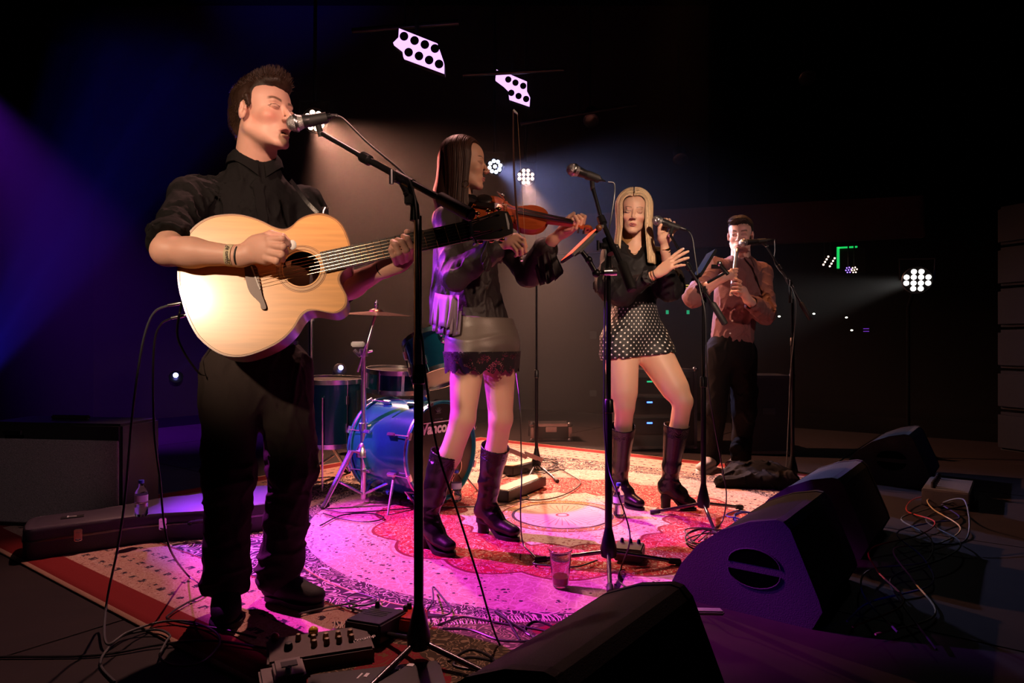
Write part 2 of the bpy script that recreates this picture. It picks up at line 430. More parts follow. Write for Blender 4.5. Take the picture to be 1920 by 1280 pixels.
# ------------------------------------------------------------------ the room
def struct(name, mb, m, parent=None, smooth=False):
    o = mb.build(name, m, parent, smooth); o['kind'] = 'structure'; return o
def board_mat():
    m = bpy.data.materials.new('stage_boards'); m.use_nodes = True; nt = m.node_tree; X.nt = nt; b = nt.nodes['Principled BSDF']
    tc = nt.nodes.new('ShaderNodeTexCoord'); nz = nt.nodes.new('ShaderNodeTexNoise'); nz.inputs['Scale'].default_value = 9; nz.inputs['Detail'].default_value = 8
    nt.links.new(tc.outputs['Object'], nz.inputs[0]); nt.links.new(xmix(X(nz.outputs[0]), (.008, .006, .006), (.022, .014, .013)).v, b.inputs['Base Color'])
    b.inputs['Roughness'].default_value = .6; b.inputs['Specular IOR Level'].default_value = .25; bp = nt.nodes.new('ShaderNodeBump'); bp.inputs['Strength'].default_value = .3; bp.inputs['Distance'].default_value = .003
    nt.links.new(nz.outputs[0], bp.inputs['Height']); nt.links.new(bp.outputs[0], b.inputs['Normal']); return m
M['boards'] = board_mat()
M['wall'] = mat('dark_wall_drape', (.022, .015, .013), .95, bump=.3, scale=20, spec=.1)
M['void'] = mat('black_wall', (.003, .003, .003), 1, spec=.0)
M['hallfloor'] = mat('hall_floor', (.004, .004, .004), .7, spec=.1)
# stage deck in large plywood panels with open joints
pl_ = [EN(-8.5, -1.5, -.09), EN(.12, -1.5, -.09), EN(.12, 9.6, -.09), EN(-2.5, 9.6, -.09), EN(-8.5, 5.5, -.09)]
fl = struct('floor', MB().prism(pl_, (0, 0, .045)), 'void')
for i in range(-5, 1):
    for j in range(-1, 6):
        c = EN(-.30-1.22*.5+i*1.22+.61-.2, j*1.25+.6, -.0205)
        if c.y < -1.2 or abs(c.x) > 7: continue
        R = Matrix((E1, N1, Vector((0, 0, 1)))).transposed()
        link_p = MB().box(c, (1.214, 1.244, .041), R, .002).build('deck_panel', 'boards', fl, False)
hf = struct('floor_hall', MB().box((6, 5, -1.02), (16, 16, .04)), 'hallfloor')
Rb = Matrix((E1, N1, Vector((0, 0, 1)))).transposed()
# stage front edge trim
struct('trim_1', MB().box(EN(.13, 3.2, -.05), (.03, 9.0, .10), Rb, .004), 'black_metal')
struct('wall_back', MB().box((-2.5, 9.1, 2.4), (10.2, .1, 7.0)), 'wall')
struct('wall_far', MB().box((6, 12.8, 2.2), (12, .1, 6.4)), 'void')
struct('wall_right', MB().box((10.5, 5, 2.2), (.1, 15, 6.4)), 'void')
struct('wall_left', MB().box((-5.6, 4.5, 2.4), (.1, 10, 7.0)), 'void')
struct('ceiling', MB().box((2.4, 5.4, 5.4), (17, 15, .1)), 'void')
M['beam'] = mat('painted_beam', (.075, .034, .030), .9)
# bulkhead over the side opening on the right
struct('trim_2', MB().box(P(1330, 425, 7.9)+Vector((.2, 0, 0)), (4.2, .12, .46), Euler((0, math.radians(-1.5), math.radians(-9))).to_matrix(), .01), 'beam')
hl = M['haze'] = bpy.data.materials.new('stage_haze'); hl.use_nodes = True; nt = hl.node_tree; nt.nodes.clear()
ou = nt.nodes.new('ShaderNodeOutputMaterial'); vs = nt.nodes.new('ShaderNodeVolumeScatter'); vs.inputs['Density'].default_value = .011; vs.inputs['Anisotropy'].default_value = .35
vs.inputs['Color'].default_value = (1, 1, 1, 1); nt.links.new(vs.outputs[0], ou.inputs['Volume'])
hz = MB().box((.1, 7.0, 2.0), (10.6, 3.7, 3.9)).build('stage_haze', hl, None, False); tag(hz, 'thin stage haze hanging behind the band', 'haze', kind='stuff')
# ------------------------------------------------------------------ rug
def rug_mat(name, front=False):
    m = bpy.data.materials.new(name); m.use_nodes = True; nt = m.node_tree; X.nt = nt; b = nt.nodes['Principled BSDF']
    tc = nt.nodes.new('ShaderNodeTexCoord'); sp = nt.nodes.new('ShaderNodeSeparateXYZ')
    nt.links.new(tc.outputs['UV'], sp.inputs[0]); u0 = X(sp.outputs[0]); v0 = X(sp.outputs[1])
    def noise(scale, det=2, dist=0, out=0):
        n = nt.nodes.new('ShaderNodeTexNoise'); n.inputs['Scale'].default_value = scale; n.inputs['Detail'].default_value = det; n.inputs['Distortion'].default_value = dist
        nt.links.new(tc.outputs['UV'], n.inputs[0]); return X(n.outputs[out])
    def voro(scale, feat='F1', out=0):
        n = nt.nodes.new('ShaderNodeTexVoronoi'); n.inputs['Scale'].default_value = scale; n.feature = feat
        nt.links.new(tc.outputs['UV'], n.inputs[0]); return X(n.outputs[out])
    w1 = noise(7, 2)-.5; w2 = noise(9, 3)-.5
    u = u0+w1*.012; v = v0+w2*.012
    r = X.m('SQRT', u*u+v*v); th = X.m('ARCTAN2', v, u)
    def band(x, a, c): return x.gt(a)*x.lt(c)
    cream = (.66, .50, .40); pale = (.70, .56, .48); rose = (.50, .25, .22); red = (.46, .018, .035); navy = (.028, .016, .032); gold = (.36, .22, .07); wine = (.20, .02, .03)
    # scroll work: contours of distorted noise give thin curling vines
    vine = (noise(9, 1, 1.6)*8).frac(); vine_l = band(vine, .42, .60)
    vine2 = (noise(13, 1, 2.0)*7).frac(); vine2_l = band(vine2, .36, .62)
    blob = voro(26).lt(.20); blob2 = voro(44).lt(.26); cell = voro(17, 'DISTANCE_TO_EDGE').lt(.055)
    col = xmix(noise(30, 3)*.5+blob2*.25, pale, cream)                      # ground
    # outer field: dark ground with light vines
    fieldc = xmix(vine2_l, navy, cream); fieldc = xmix(blob, fieldc, rose)
    spand = xmix(band((noise(7, 2, 1.8)*8).frac(), .30, .62), pale, navy)
    # medallion
    sc = lambda n, ph=0.0: (th*n+ph).sin().abs()
    c_in = xmix(((th*36).sin().gt(.82))*band(r, .035, .20), pale, rose); c_in = xmix(band(r, .022, .034), c_in, wine)
    c_in = xmix(blob2*band(r, .19, .25), c_in, rose); c_in = xmix(noise(14, 3)*.35, c_in, rose)
    c_ring = xmix(vine_l, gold, pale)
    c_mid = xmix((vine_l+blob2).clamp(), pale, rose); c_mid = xmix(blob*.8, c_mid, wine)
    c_red = xmix(vine2_l, red, cream); c_red = xmix(cell*.6, c_red, wine)
    c_out = xmix(vine_l, (.52, .34, .30), pale); c_out = xmix((noise(11, 1, 2.2)*7).frac().lt(.2)*.8, c_out, rose); c_out = xmix(voro(20, 'DISTANCE_TO_EDGE').lt(.04)*.8, c_out, pale); c_out = xmix(band((noise(16, 1, 1.5)*9).frac(), .44, .56)*.7, c_out, cream); c_out = xmix(((r*13).frac().lt(.6))*(blob+blob2*noise(5, 1).gt(.5)).clamp(), c_out, navy)
    c_scr = xmix(vine2_l, navy, pale)
    rs1 = r+sc(10)*.045; rs2 = r+sc(8)*-.07
    med = c_in
    med = xmix(band(r, .247, .262), med, navy); med = xmix(r.gt(.262), med, c_ring); med = xmix(r.gt(.315), med, c_mid)
    med = xmix(band(r, .308, .318), med, wine)
    med = xmix(rs1.gt(.56), med, c_red); med = xmix(band(rs1, .545, .56), med, wine)
    med = xmix(rs2.gt(.90), med, c_out); med = xmix(band(rs2, .885, .90), med, wine); med = xmix(band(rs2, .915, .925), med, rose)
    med = xmix(band(r, 1.27, 1.35), med, c_scr); med = xmix(band(r, 1.355, 1.365), med, gold)
    outside = r.gt(1.36)
    # distance from the edge
    HU, HV = (2.15, 1.95)
    eu = HU-u0.abs(); ev = HV-v0.abs(); e = X.m('MINIMUM', eu, ev)
    along = X.m('MINIMUM', u0.abs()*eu.gt(ev)+v0.abs()*eu.lt(ev), 9.0)
    corner = xmix(vine_l, (.50, .34, .29), pale); corner = xmix(blob*.9, corner, navy)
    base = xmix(outside, med, corner)
    bsc = xmix(band((noise(8.5, 1, 2.0)*7).frac(), .34, .66), navy, cream)
    base = xmix(e.lt(.86)*outside, base, bsc); base = xmix(band(e, .855, .87)*outside, base, rose)
    bm = xmix(noise(18, 3)*.9, (.55, .38, .28), rose); bm = xmix(band((noise(20, 1, 1.5)*8).frac(), .40, .60)*.6, bm, wine)
    mot = ((along*14).frac().lt(.45))*((e*11).frac().lt(.32))*noise(40, 1).gt(.46)
    bm = xmix(mot, bm, navy); bm = xmix(vine_l*.3, bm, pale)
    base = xmix(e.lt(.47), base, bm); base = xmix(band(e, .462, .472), base, wine); base = xmix(band(e, .30, .308), base, rose)
    base = xmix(e.lt(.135), base, (.20, .007, .010)); base = xmix(e.lt(.018), base, (.55, .34, .24))
    if front:
        fr = xmix(vine2_l, (.05, .04, .02), (.30, .22, .13)); fr = xmix(noise(3, 2).gt(.56), fr, xmix(vine_l, (.22, .01, .02), (.15, .09, .03)))
        base = fr
    pile = noise(420, 2); base = xmix(pile*.35, base, (.10, .06, .05))
    nt.links.new(base.v, b.inputs['Base Color']); b.inputs['Roughness'].default_value = .92; b.inputs['Specular IOR Level'].default_value = .15
    bp = nt.nodes.new('ShaderNodeBump'); bp.inputs['Strength'].default_value = .5; bp.inputs['Distance'].default_value = .003
    nt.links.new(noise(300, 2).v, bp.inputs['Height']); nt.links.new(bp.outputs[0], b.inputs['Normal']); return m
def rug(name, origin, ex, ey, hu, hv, m, z0, amp, label, parent=None, hu2=None):
    nx, ny = int(hu*2/.05), int(hv*2/.05); us = np.linspace(-hu, hu2 or hu, nx); vv = np.linspace(-hv, hv, ny)
    U, Vv = np.meshgrid(us, vv, indexing='ij'); ex = np.array(ex); ey = np.array(ey)
    p = np.array(origin)[None]+U.reshape(-1, 1)*ex+Vv.reshape(-1, 1)*ey
    zz = z0+amp*(.5+.5*noisy(p*1.0, 3.1, 2)); p[:, 2] = zz
    top = p; bot = p.copy(); bot[:, 2] = .0006; n = nx*ny; idx = np.arange(n).reshape(nx, ny)
    Q = np.stack([idx[:-1, :-1], idx[1:, :-1], idx[1:, 1:], idx[:-1, 1:]], -1).reshape(-1, 4)
    rim = list(idx[:, 0])+list(idx[-1, 1:])+list(idx[::-1, -1][1:])+list(idx[0, ::-1][1:])
    side = np.array([(a, a+n, b+n, b) for a, b in zip(rim[:-1], rim[1:])])
    o = mobj(name, np.concatenate([top, bot]), np.concatenate([Q, Q[:, ::-1]+n, side]), m)
    uv = o.data.uv_layers.new(name='UVMap'); li = np.empty(len(o.data.loops), np.int32); o.data.loops.foreach_get('vertex_index', li)
    UV = np.stack([U.ravel(), Vv.ravel()], 1); UV = np.concatenate([UV, UV]); uv.data.foreach_set('uv', UV[li].astype(np.float32).ravel())
    return o
RUGC = EN(-1.90, 2.965)
rg = rug('rug', RUGC, E1, N1, 2.15, 1.95, rug_mat('persian_rug'), .007, .003, '', None, .93)
tag(rg, 'large persian rug with round medallion and red edge band under the band', 'rug')
frc = Vector((-.02, 1.72, 0)); fx = Vector((.995, .08, 0)).normalized(); fy = Vector((-.08, .995, 0)).normalized()
fr_ = rug('small_rug', frc, fx, fy, .50, .42, rug_mat('front_rug', True), .017, .002, '')
tag(fr_, 'small red and olive rug with fringe lying in front, under the cables', 'rug')
mb = MB()
for i in range(110):
    q = frc+fx*(-.497+i*.0091)+fy*.42; mb.tube([q+Vector((0, 0, .0175)), q+fy*.03+Vector((random.uniform(-.006, .006), 0, .0145)), q+fy*.065+Vector((random.uniform(-.012, .012), 0, .0125))], .0022, 4)
fo = mb.build('fringe', mat('fringe_yarn', (.62, .50, .40), .9), fr_); fo['kind'] = 'stuff'

# ------------------------------------------------------------------ figure modelling
def frame(f, pitch=0, roll=0):          # columns: person's right, facing, up
    f = Vector(f); yaw = math.atan2(f.y, f.x)-pi/2
    return np.array(Euler((0, 0, yaw)).to_matrix() @ Euler((math.radians(pitch), 0, 0)).to_matrix() @ Euler((0, math.radians(roll), 0)).to_matrix())
def head(c, R, s=1.0, fem=False, mouth=0, closed=False, ears=True):
    c = _a(c); T = lambda x, y, z: c+R @ (np.array((x, y, z))*s)
    E = lambda p, r, k=.012, op='u', Rl=None: ell(T(*p), np.array(r)*s, R if Rl is None else R @ Rl, k*s, op)
    C = lambda a, b, ra, rb, k=.012, op='u': cone(T(*a), T(*b), ra*s, rb*s, k*s, None, op)
    j = .92 if fem else 1.0
    q = [E((0, -.016, .036), (.073, .093, .079)), E((0, .026, .036), (.060, .056, .058), .02), E((0, .032, -.028), (.056, .052, .062), .022),
         E((0, .026, -.072), (.047*j, .049, .036), .022)]
    for x in (-1, 1):
        q += [C((x*.049*j, -.008, -.052), (x*.017, .066, -.101), .015*j, .012, .022), E((x*.039, .057, -.026), (.018, .018, .015), .02)]
    q += [E((0, .074, -.101), (.017*j, .013, .013), .014), C((-.034, .073, .021), (.034, .073, .021), .0085*(.7 if fem else 1), .0085*(.7 if fem else 1), .014),
          E((0, .068, -.068), (.025, .018, .019), .014)]
    for x in (-1, 1): q.append(E((x*.031, .091, .001), (.0155, .011, .0095), .011, 's'))
    q += [C((0, .079, .012), (0, .103, -.026), .0062, .0088, .009), E((0, .106, -.031), (.0095, .010, .0085), .006)]
    for x in (-1, 1): q += [E((x*.0115, .097, -.035), (.0065, .009, .006), .005), E((x*.006, .103, -.041), (.0032, .005, .003), .003, 's')]
    for x in (-1, 1):
        q.append(E((x*.031, .0745, .001), (.0145, .0115, .0088), .003))
        if not closed: q.append(E((x*.031, .0885, -.0008), (.0112, .0060, .0036), .0012, 's'))
        q.append(C((x*.018, .081, .0065), (x*.045, .075, .0055), .0022, .0018, .003))        # upper lid fold
    # lips
    q += [C((-.020, .081, -.0675), (-.004, .0905, -.0635), .0024, .0046, .003), C((.020, .081, -.0675), (.004, .0905, -.0635), .0024, .0046, .003),
          E((0, .0865, -.0735-mouth*.010), (.0155, .0075, .0055), .003)]
    q.append(E((0, .093, -.0690-mouth*.004), (.019, .016, .0011+mouth*.008), .0015, 's'))
    if ears:
        Re = np.array(Euler((math.radians(-12), 0, 0)).to_matrix())
        for x in (-1, 1):
            q += [E((x*.0735, -.010, -.004), (.0075, .0155, .029), .004, 'u', Re), E((x*.0835, -.007, .001), (.0085, .0105, .021), .003, 's', Re), E((x*.0775, -.013, .006), (.004, .0035, .013), .002, 'u', Re), E((x*.077, .004, -.004), (.004, .004, .006), .003, 'u', Re)]
    return q
def head_color(V, c, R, s, skin, lips, brow, blush=None, stub=None, fem=False):
    L = ((V-_a(c)) @ R)/s; x, y, z = np.abs(L[:, 0]), L[:, 1], L[:, 2]
    col = np.tile(np.array(skin, float), (len(V), 1))
    def put(m, cc):
        nonlocal col; col = col*(1-m[:, None])+np.array(cc)[None]*m[:, None]
    sm = lambda t: np.clip(t, 0, 1)
    inh = (np.abs(z) < .2) & (y > 0)
    if blush is not None: put(sm(1-np.sqrt(((x-.042)/.028)**2+((z+.032)/.026)**2))*.75*inh*(y > .01), blush)
    ll = sm((1-np.sqrt((x/.0225)**2+((z+.0690)/.0115)**2))*5)*(y > .074); put(ll*.85, lips)
    arch = .0215+.0050*np.sin(np.clip((x-.010)/.042, 0, 1)*pi*.78)
    bw = sm((1-np.abs(z-arch)/(.0026 if fem else .0052))*2.5)*sm((x-.011)/.004)*sm((.050-x)/.005)*(y > .045); put(bw*.85, brow)
    lash = sm((1-np.abs(z-(.0065-.25*np.abs(x-.031)))/.0017)*2)*(np.abs(x-.031) < .015)*(y > .06); put(lash*.9, (.03, .02, .02))
    ls2 = sm((1-np.abs(z-(-.0045+.2*np.abs(x-.031)))/.0012)*2)*(np.abs(x-.031) < .013)*(y > .06); put(ls2*(.55), (.10, .05, .04))
    if stub is not None: put(sm(1-np.sqrt((x/.06)**2+((z+.085)/.038)**2))*.35*(y > .01)*1.0, stub)
    return col
def eyes(c, R, s, parent, iris, look=(0, 1, 0)):
    for x in (-1, 1):
        o = _a(c)+R @ (np.array((x*.031, .0728, .0005))*s); r = .0108*s; mb = MB(); mb.ball((0, 0, 0), r, 20)
        v = np.array(mb.v); lk = R @ (_a(look)/np.linalg.norm(look)); d = (v @ lk)/r
        # concentrate rings around the look direction
        col = np.where((d > .90)[:, None], np.array(iris), np.array((.72, .68, .66))); col = np.where((d > .975)[:, None], (.005, .005, .005), col)
        mobj('eye', v+o, mb.f, 'eye', parent, True, col)
def limb(a, b, r, k=.015): return cone(a, b, r[0], r[1], k)
def body(J, n, s=1.0, fem=False):
    n = _a(n); q = []; g = .88 if fem else 1.0
    pe, ch, nk = J['pelvis'], J['chest'], J['neck']
    q += [cone(pe, ch, .115*s*g, .118*s*g, .03, (n, .68)), cone(J['shR'], J['shL'], .046*s*g, .046*s*g, .05), cone(ch, nk, .085*s*g, .05*s*g, .04), cone(J['hipR'], J['hipL'], .085*s, .085*s, .04)]
    for t in 'RL':
        e, w, k, a = _a(J['el'+t]), _a(J['wr'+t]), _a(J['kn'+t]), _a(J['an'+t])
        q += [cone(J['sh'+t], e, .048*s*g, .040*s*g, .03), cone(e, e+(w-e)*.35, .040*s*g, .040*s*g, .02), cone(e+(w-e)*.30, w, .041*s*g, .0255*s*g, .02)]
        q += [cone(J['hip'+t], k, .084*s, .053*s, .03), cone(k, k+(a-k)*.35, .051*s, .049*s, .02), cone(k+(a-k)*.35, a, .045*s, .028*s, .02), cone(a, a+(_a(J['toe'+t])-a)*.30-np.array((0, 0, .02)), .026*s, .016*s, .02)]
    q.append(cone(nk, J['hb'], (.054 if fem else .066)*s*g, (.052 if fem else .060)*s*g, .03))
    return q
def chain(pts, r0, r1, k=.004):
    n = len(pts)-1; return [cone(pts[i], pts[i+1], r0+(r1-r0)*i/n, r0+(r1-r0)*(i+1)/n, k if i else k+.003) for i in range(n)]
def hand(Wp, F, N, side=1, s=1.0, curl=((20, 30, 20),)*4, spread=(6, 2, -3, -8), thumb=((.024, .022, .006), (.046, .050, .016), (.050, .076, .024), (.046, .096, .030)), fr=1.0):
    F = _a(F); F /= np.linalg.norm(F); N = _a(N); N = N-F*(N @ F); N /= np.linalg.norm(N); Xd = np.cross(F, N)*side; Wp = _a(Wp)
    L = lambda x, y, z: Wp+(Xd*x+F*y+N*z)*s
    q = []; kx = (.029, .009, -.011, -.029); ky = (.090, .095, .089, .079); ln = ((.044, .026, .022), (.049, .030, .023), (.045, .028, .022), (.035, .021, .019)); rr = (.0094, .0096, .009, .0079)
    for i in range(4):
        q.append(cone(L(kx[i]*.55, .012, .002), L(kx[i], ky[i], -.002), .0135*s*fr, .0105*s*fr, .014))
    q.append(ell(L(0, .05, .006), (.034*s, .036*s, .011*s), np.stack([Xd, F, N], 1), .014))
    tips = []
    for i in range(4):
        p = L(kx[i], ky[i], -.002); a = 0; sp = math.radians(spread[i]); r = rr[i]*s*fr
        for j in range(3):
            a += math.radians(curl[i % len(curl)][j]); d = (F*math.cos(sp)+Xd*math.sin(sp))*math.cos(a)+N*math.sin(a)
            e = p+d*ln[i][j]*s; r2 = r*(.93 if j < 2 else .82); q.append(cone(p, e, r, r2, .0035 if j else .007)); p = e; r = r2
        tips.append(p)
    th = [L(*t) for t in thumb]
    q += [cone(th[0], th[1], .0145*s*fr, .0115*s*fr, .012), cone(th[1], th[2], .0112*s*fr, .010*s*fr, .004), cone(th[2], th[3], .010*s*fr, .0078*s*fr, .003)]
    tips.append(th[3]); return q, tips
def ribbons(name, path, width, color, m, parent, cross=None, taper=.35):
    """path: strands x points x 3; thin curved locks with a little body of their own"""
    n, k, _ = path.shape; t = np.gradient(path, axis=1); t /= np.linalg.norm(t, axis=2, keepdims=True)+1e-9
    cen = path.mean((0, 1)) if cross is None else cross
    out = path-cen; out[:, :, 2] *= .3; sd = np.cross(t, out); sd /= np.linalg.norm(sd, axis=2, keepdims=True)+1e-9
    up = np.cross(sd, t); w = (width if np.ndim(width) else np.full(n, width))[:, None, None]*np.linspace(1, taper, k)[None, :, None]
    A = path+sd*w*.5; B = path+up*w*.28; C = path-sd*w*.5
    V = np.stack([A, B, C], 2).reshape(-1, 3); base = (np.arange(n)[:, None]*k+np.arange(k-1)[None])*3
    q = [np.stack([base+i, base+i+1, base+i+4, base+i+3], -1).reshape(-1, 4) for i in (0, 1)]
    c = np.repeat(color, k*3, axis=0)
    return mobj(name, V, np.concatenate(q), m, parent, True, c)
def scalp_hair(name, V, nrm, keep, length, lean, width, color, parent, n=2500, seed=1, m='hair', jitter=.5, le_w=None):
    r = np.random.default_rng(seed); ids = np.flatnonzero(keep); ids = r.choice(ids, n); p = V[ids]; d = nrm[ids]
    ld = lean(p); tw = np.clip(le_w(p), 0, 1)[:, None] if le_w is not None else 1; d = d*(.35*tw+.02)+ld+r.normal(0, .16*jitter, p.shape)*(.35+.65*tw); d /= np.linalg.norm(d, axis=1, keepdims=True)
    le = length(p)*r.uniform(.6, 1.1, n); k = 5; t = np.linspace(0, 1, k)
    path = p[:, None]+d[:, None]*(le[:, None, None]*t[None, :, None])+ld[:, None]*(le[:, None, None]*(t**2)[None, :, None]*.35)-nrm[ids][:, None]*.002
    cc = np.array(color)[None]*r.uniform(.6, 1.5, (n, 1)); return ribbons(name, path, width, cc, m, parent)
def mesh_arrays(o):
    me = o.data; V = np.empty(len(me.vertices)*3, np.float32); me.vertices.foreach_get('co', V); N = np.empty(len(me.vertices)*3, np.float32); me.vertex_normals.foreach_get('vector', N)
    return V.reshape(-1, 3).astype(float), N.reshape(-1, 3).astype(float)
def folds(amp, freq, seed=0, st=(1, 1, .35), extra=None):
    freq = freq*2.1
    def f(p):
        a = noisy(p, freq, seed, st); b = noisy(p, freq*1.9, seed+3, st); c = noisy(p, freq*.45, seed+5); w = np.clip(.55+.6*c, .1, 1.1)
        v = -amp*w*(1.15*np.exp(-(a/.16)**2)+.6*np.exp(-(b/.14)**2))+amp*.25*b
        return v if extra is None else v+extra(p)
    return f
def strip(name, pts, up, w, th, m, parent, closed_=False):
    """a flat band following points; up: band width direction per point or one vector"""
    pts = [_a(p) for p in pts]; n = len(pts); ups = [_a(up(i)) if callable(up) else _a(up) for i in range(n)]; V = []
    for i in range(n):
        t = pts[min(i+1, n-1)]-pts[max(i-1, 0)]; t /= np.linalg.norm(t)+1e-9; u = ups[i]; o = np.cross(t, u); o /= np.linalg.norm(o)+1e-9
        for a, b in ((-1, -1), (1, -1), (1, 1), (-1, 1)): V.append(pts[i]+u*w*.5*a+o*th*.5*b)
    F = [(i*4+a, i*4+(a+1) % 4, (i+1)*4+(a+1) % 4, (i+1)*4+a) for i in range(n-1) for a in range(4)]
    F += [(3, 2, 1, 0), tuple((n-1)*4+a for a in range(4))]
    mb = MB(); mb.add(V, F); return mb.build(name, m, parent)
def ring(name, c, axis, r, w, m, parent, n=28, sc=1.0, tilt=None):
    axis = Vector(axis).normalized(); a = axis.orthogonal().normalized(); b = axis.cross(a); mb = MB(); c = Vector(c)
    prof = [(-w/2, r), (-w/2, r+.0012), (w/2, r+.0012), (w/2, r), (-w/2, r)]
    mb.lathe(c, axis, prof, n, caps=False); return mb.build(name, m, parent)
def boot(name, an, toe, kn, parent, m='leather', shaft=None, heel=0.0, sole=.02, s=1.0, fem=False, solem='rubber', disp=None):
    """shoe with a sole; heel: heel height; shaft: list of (point, radius) up the calf"""
    an = _a(an); toe = _a(toe); d = toe-an; d[2] = 0; L = np.linalg.norm(d); d /= L; z = np.array((0, 0, 1.0)); sd = np.cross(d, z)
    hp = np.array((an[0], an[1], 0))-d*.035*s
    zt = sole; zb = heel+sole*.6; w = .036*s if fem else .042*s
    q = [cone(hp+d*.005+z*(zb+.045), an+z*.0, .036*s, .040*s, .02), cone(hp+d*.01+z*(zb+.030), hp+d*(.085)+z*((zb+zt)/2+.034), .031*s, .034*s, .03),
         cone(hp+d*.08+z*((zb+zt)/2+.030), toe*[1, 1, 0]-d*.03+z*(zt+.024), .034*s, .026*s, .03, (z, .86)),
         cone(hp+d*.13*s+z*(zt+.028), toe*[1, 1, 0]-d*.035+z*(zt+.022), w, w*.78, .02, (z, .62)),
         cone(an+z*0, hp+d*.09*s+z*((zb+zt)/2+.045), .038*s, .030*s, .03)]
    if shaft:
        pr = an
        pts = [(an, .042*s)]+[( _a(p), r) for p, r in shaft]
        for (a, ra), (b, rb) in zip(pts[:-1], pts[1:]): q.append(cone(a, b, ra, rb, .02))
        a, b = pts[-2][0], pts[-1][0]; ax = (b-a)/np.linalg.norm(b-a)
        q += [half(b, ax, .002), cone(b-ax*.035, b+ax*.05, pts[-1][1]-.007, pts[-1][1]-.005, .002, None, 's')]
    up = sdf_obj(name, q, m, parent, .004, disp, .006)
    qs = [cone(hp+d*.115*s+z*(sole*.5), toe*[1, 1, 0]-d*.034+z*(sole*.5), w*1.08, w*.86, .01, (z, .9)), half((0, 0, sole), z, .001), half((0, 0, .0), -z, .001)]
    mb = MB()
    # outline of the sole as a loft so that it is a crisp slab
    def outline(u):
        if fem: prof = [(-.02, .026), (0, .031), (.05, .027), (.10, .033), (.16, .042), (.20, .040), (.235, .026), (.248, .008)]
        else: prof = [(-.035, .018), (-.02, .032), (.02, .038), (.08, .036), (.14, .045), (.19, .048), (.235, .040), (.262, .020), (.268, .006)]
        return prof
    Lt = L+.035*s+.012; pr = outline(0); x0 = pr[0][0]; x1 = pr[-1][0]; A = []
    def zb_at(t): return 0 if heel == 0 else max(0.0, heel*(1-min(1, max(0, (t-.30)/.32)))**1.0) if t > .30 else heel
    pts = []
    for x, ww in pr:
        t = (x-x0)/(x1-x0); pts.append((t, ww*s))
    T = np.linspace(0, 1, 26); Wd = np.interp(T, [a for a, b in pts], [b for a, b in pts]); V = []; Fc = []
    for t, ww in zip(T, Wd):
        o = hp-d*.012*s+d*(t*Lt); zz = zb_at(t)
        for sx, dz in ((-1, 0), (1, 0), (1, sole), (-1, sole)): V.append(o+sd*ww*sx+z*(zz+dz))
    for i in range(25):
        for a in range(4): Fc.append((i*4+a, i*4+(a+1) % 4, i*4+4+(a+1) % 4, i*4+4+a))
    Fc += [(3, 2, 1, 0), (100, 101, 102, 103)]; mb.add(V, Fc)
    mb.build('sole', solem, up)
    if heel > 0:
        h = MB(); o = hp+d*.012*s; ht = heel+.004
        h.lathe(o, z, [(0.0, .029*s), (.01, .028*s), (ht*.5, .0265*s), (ht, .031*s)], 16); h.build('heel', solem, up)
    return up

# ------------------------------------------------------------------ acoustic guitar
GY = math.radians(8); gx = Vector((math.cos(GY), math.sin(GY), 0)); gn = Vector((math.sin(GY), -math.cos(GY), 0)).normalized()
S0 = P(565.8, 503.7, 1.985)               # sound hole centre on the top plate
gn = (gn+Vector((0, 0, .20))).normalized(); gx = (gx-gn*gx.dot(gn)).normalized(); gup = gn.cross(gx)*1.0
if gup.z < 0: gup = -gup
def G(px, py, off=0.0):                   # a point of the guitar's top plane seen at a pixel, off: out of the plane
    o = Vector((0, 0, CAM_H)); d = Vector(((px-960)/F_PX, 1, (640-py)/F_PX)); t = (S0-o).dot(gn)/d.dot(gn); return o+d*t+gn*off
def GC(x, y, off=0.0): return G(320+x/2.909, 380+y/2.909, off)
M['spruce'] = mat('spruce_top', (.72, .355, .105), .30, coat=.22, scale=5, var=.16, aniso=(1, 1, 14))
M['spruce_side'] = mat('guitar_side_wood', (.20, .08, .03), .3, coat=.4)
M['ebony'] = mat('ebony', (.018, .014, .013), .38)
M['rosewood'] = mat('rosewood', (.085, .035, .022), .42, var=.2, scale=30)
M['binding'] = mat('guitar_binding', (.60, .36, .17), .4)
M['string'] = mat('string', (.75, .55, .38), .25, 1)
gt = thing('acoustic_guitar', G(500, 540, -.05), 'pale spruce acoustic guitar with cutaway held by the singer in black shirt', 'guitar')
ol = [(60, 228), (95, 165), (150, 110), (220, 75), (300, 62), (370, 63), (440, 78), (500, 100), (555, 127), (600, 141), (632, 140), (662, 124), (700, 90), (745, 68), (800, 57), (850, 62), (900, 85), (940, 125), (970, 190), (985, 245),
      (986, 300), (984, 345), (965, 357), (940, 375), (925, 402), (925, 430), (940, 465), (960, 503), (965, 540), (955, 570), (930, 592), (900, 603), (860, 600), (800, 589), (762, 590), (732, 603), (705, 632), (670, 688), (620, 740), (560, 780), (480, 815), (400, 838), (330, 840), (270, 825), (210, 790), (150, 735), (110, 670), (80, 600), (60, 530), (45, 470), (37, 400), (42, 300)]
oc = closed([GC(x, y) for x, y in ol], 4); n = len(oc); cen = sum(oc, Vector())/n
hole_c = GC(715, 360); hr = .0525
# top plate with the sound hole: rings from the hole to the edge
def bridge_rings(outer, c, r, off):
    ang = lambda p: math.atan2((p-c).dot(gup), (p-c).dot(gx)); o = sorted(outer, key=ang); inn = [c+(gx*math.cos(ang(p))+gup*math.sin(ang(p)))*r for p in o]; return o, inn
mb = MB(); k = n; inn = []
for p in oc:
    a = math.atan2((p-hole_c).dot(gup), (p-hole_c).dot(gx)); inn.append(hole_c+(gx*math.cos(a)+gup*math.sin(a))*hr)
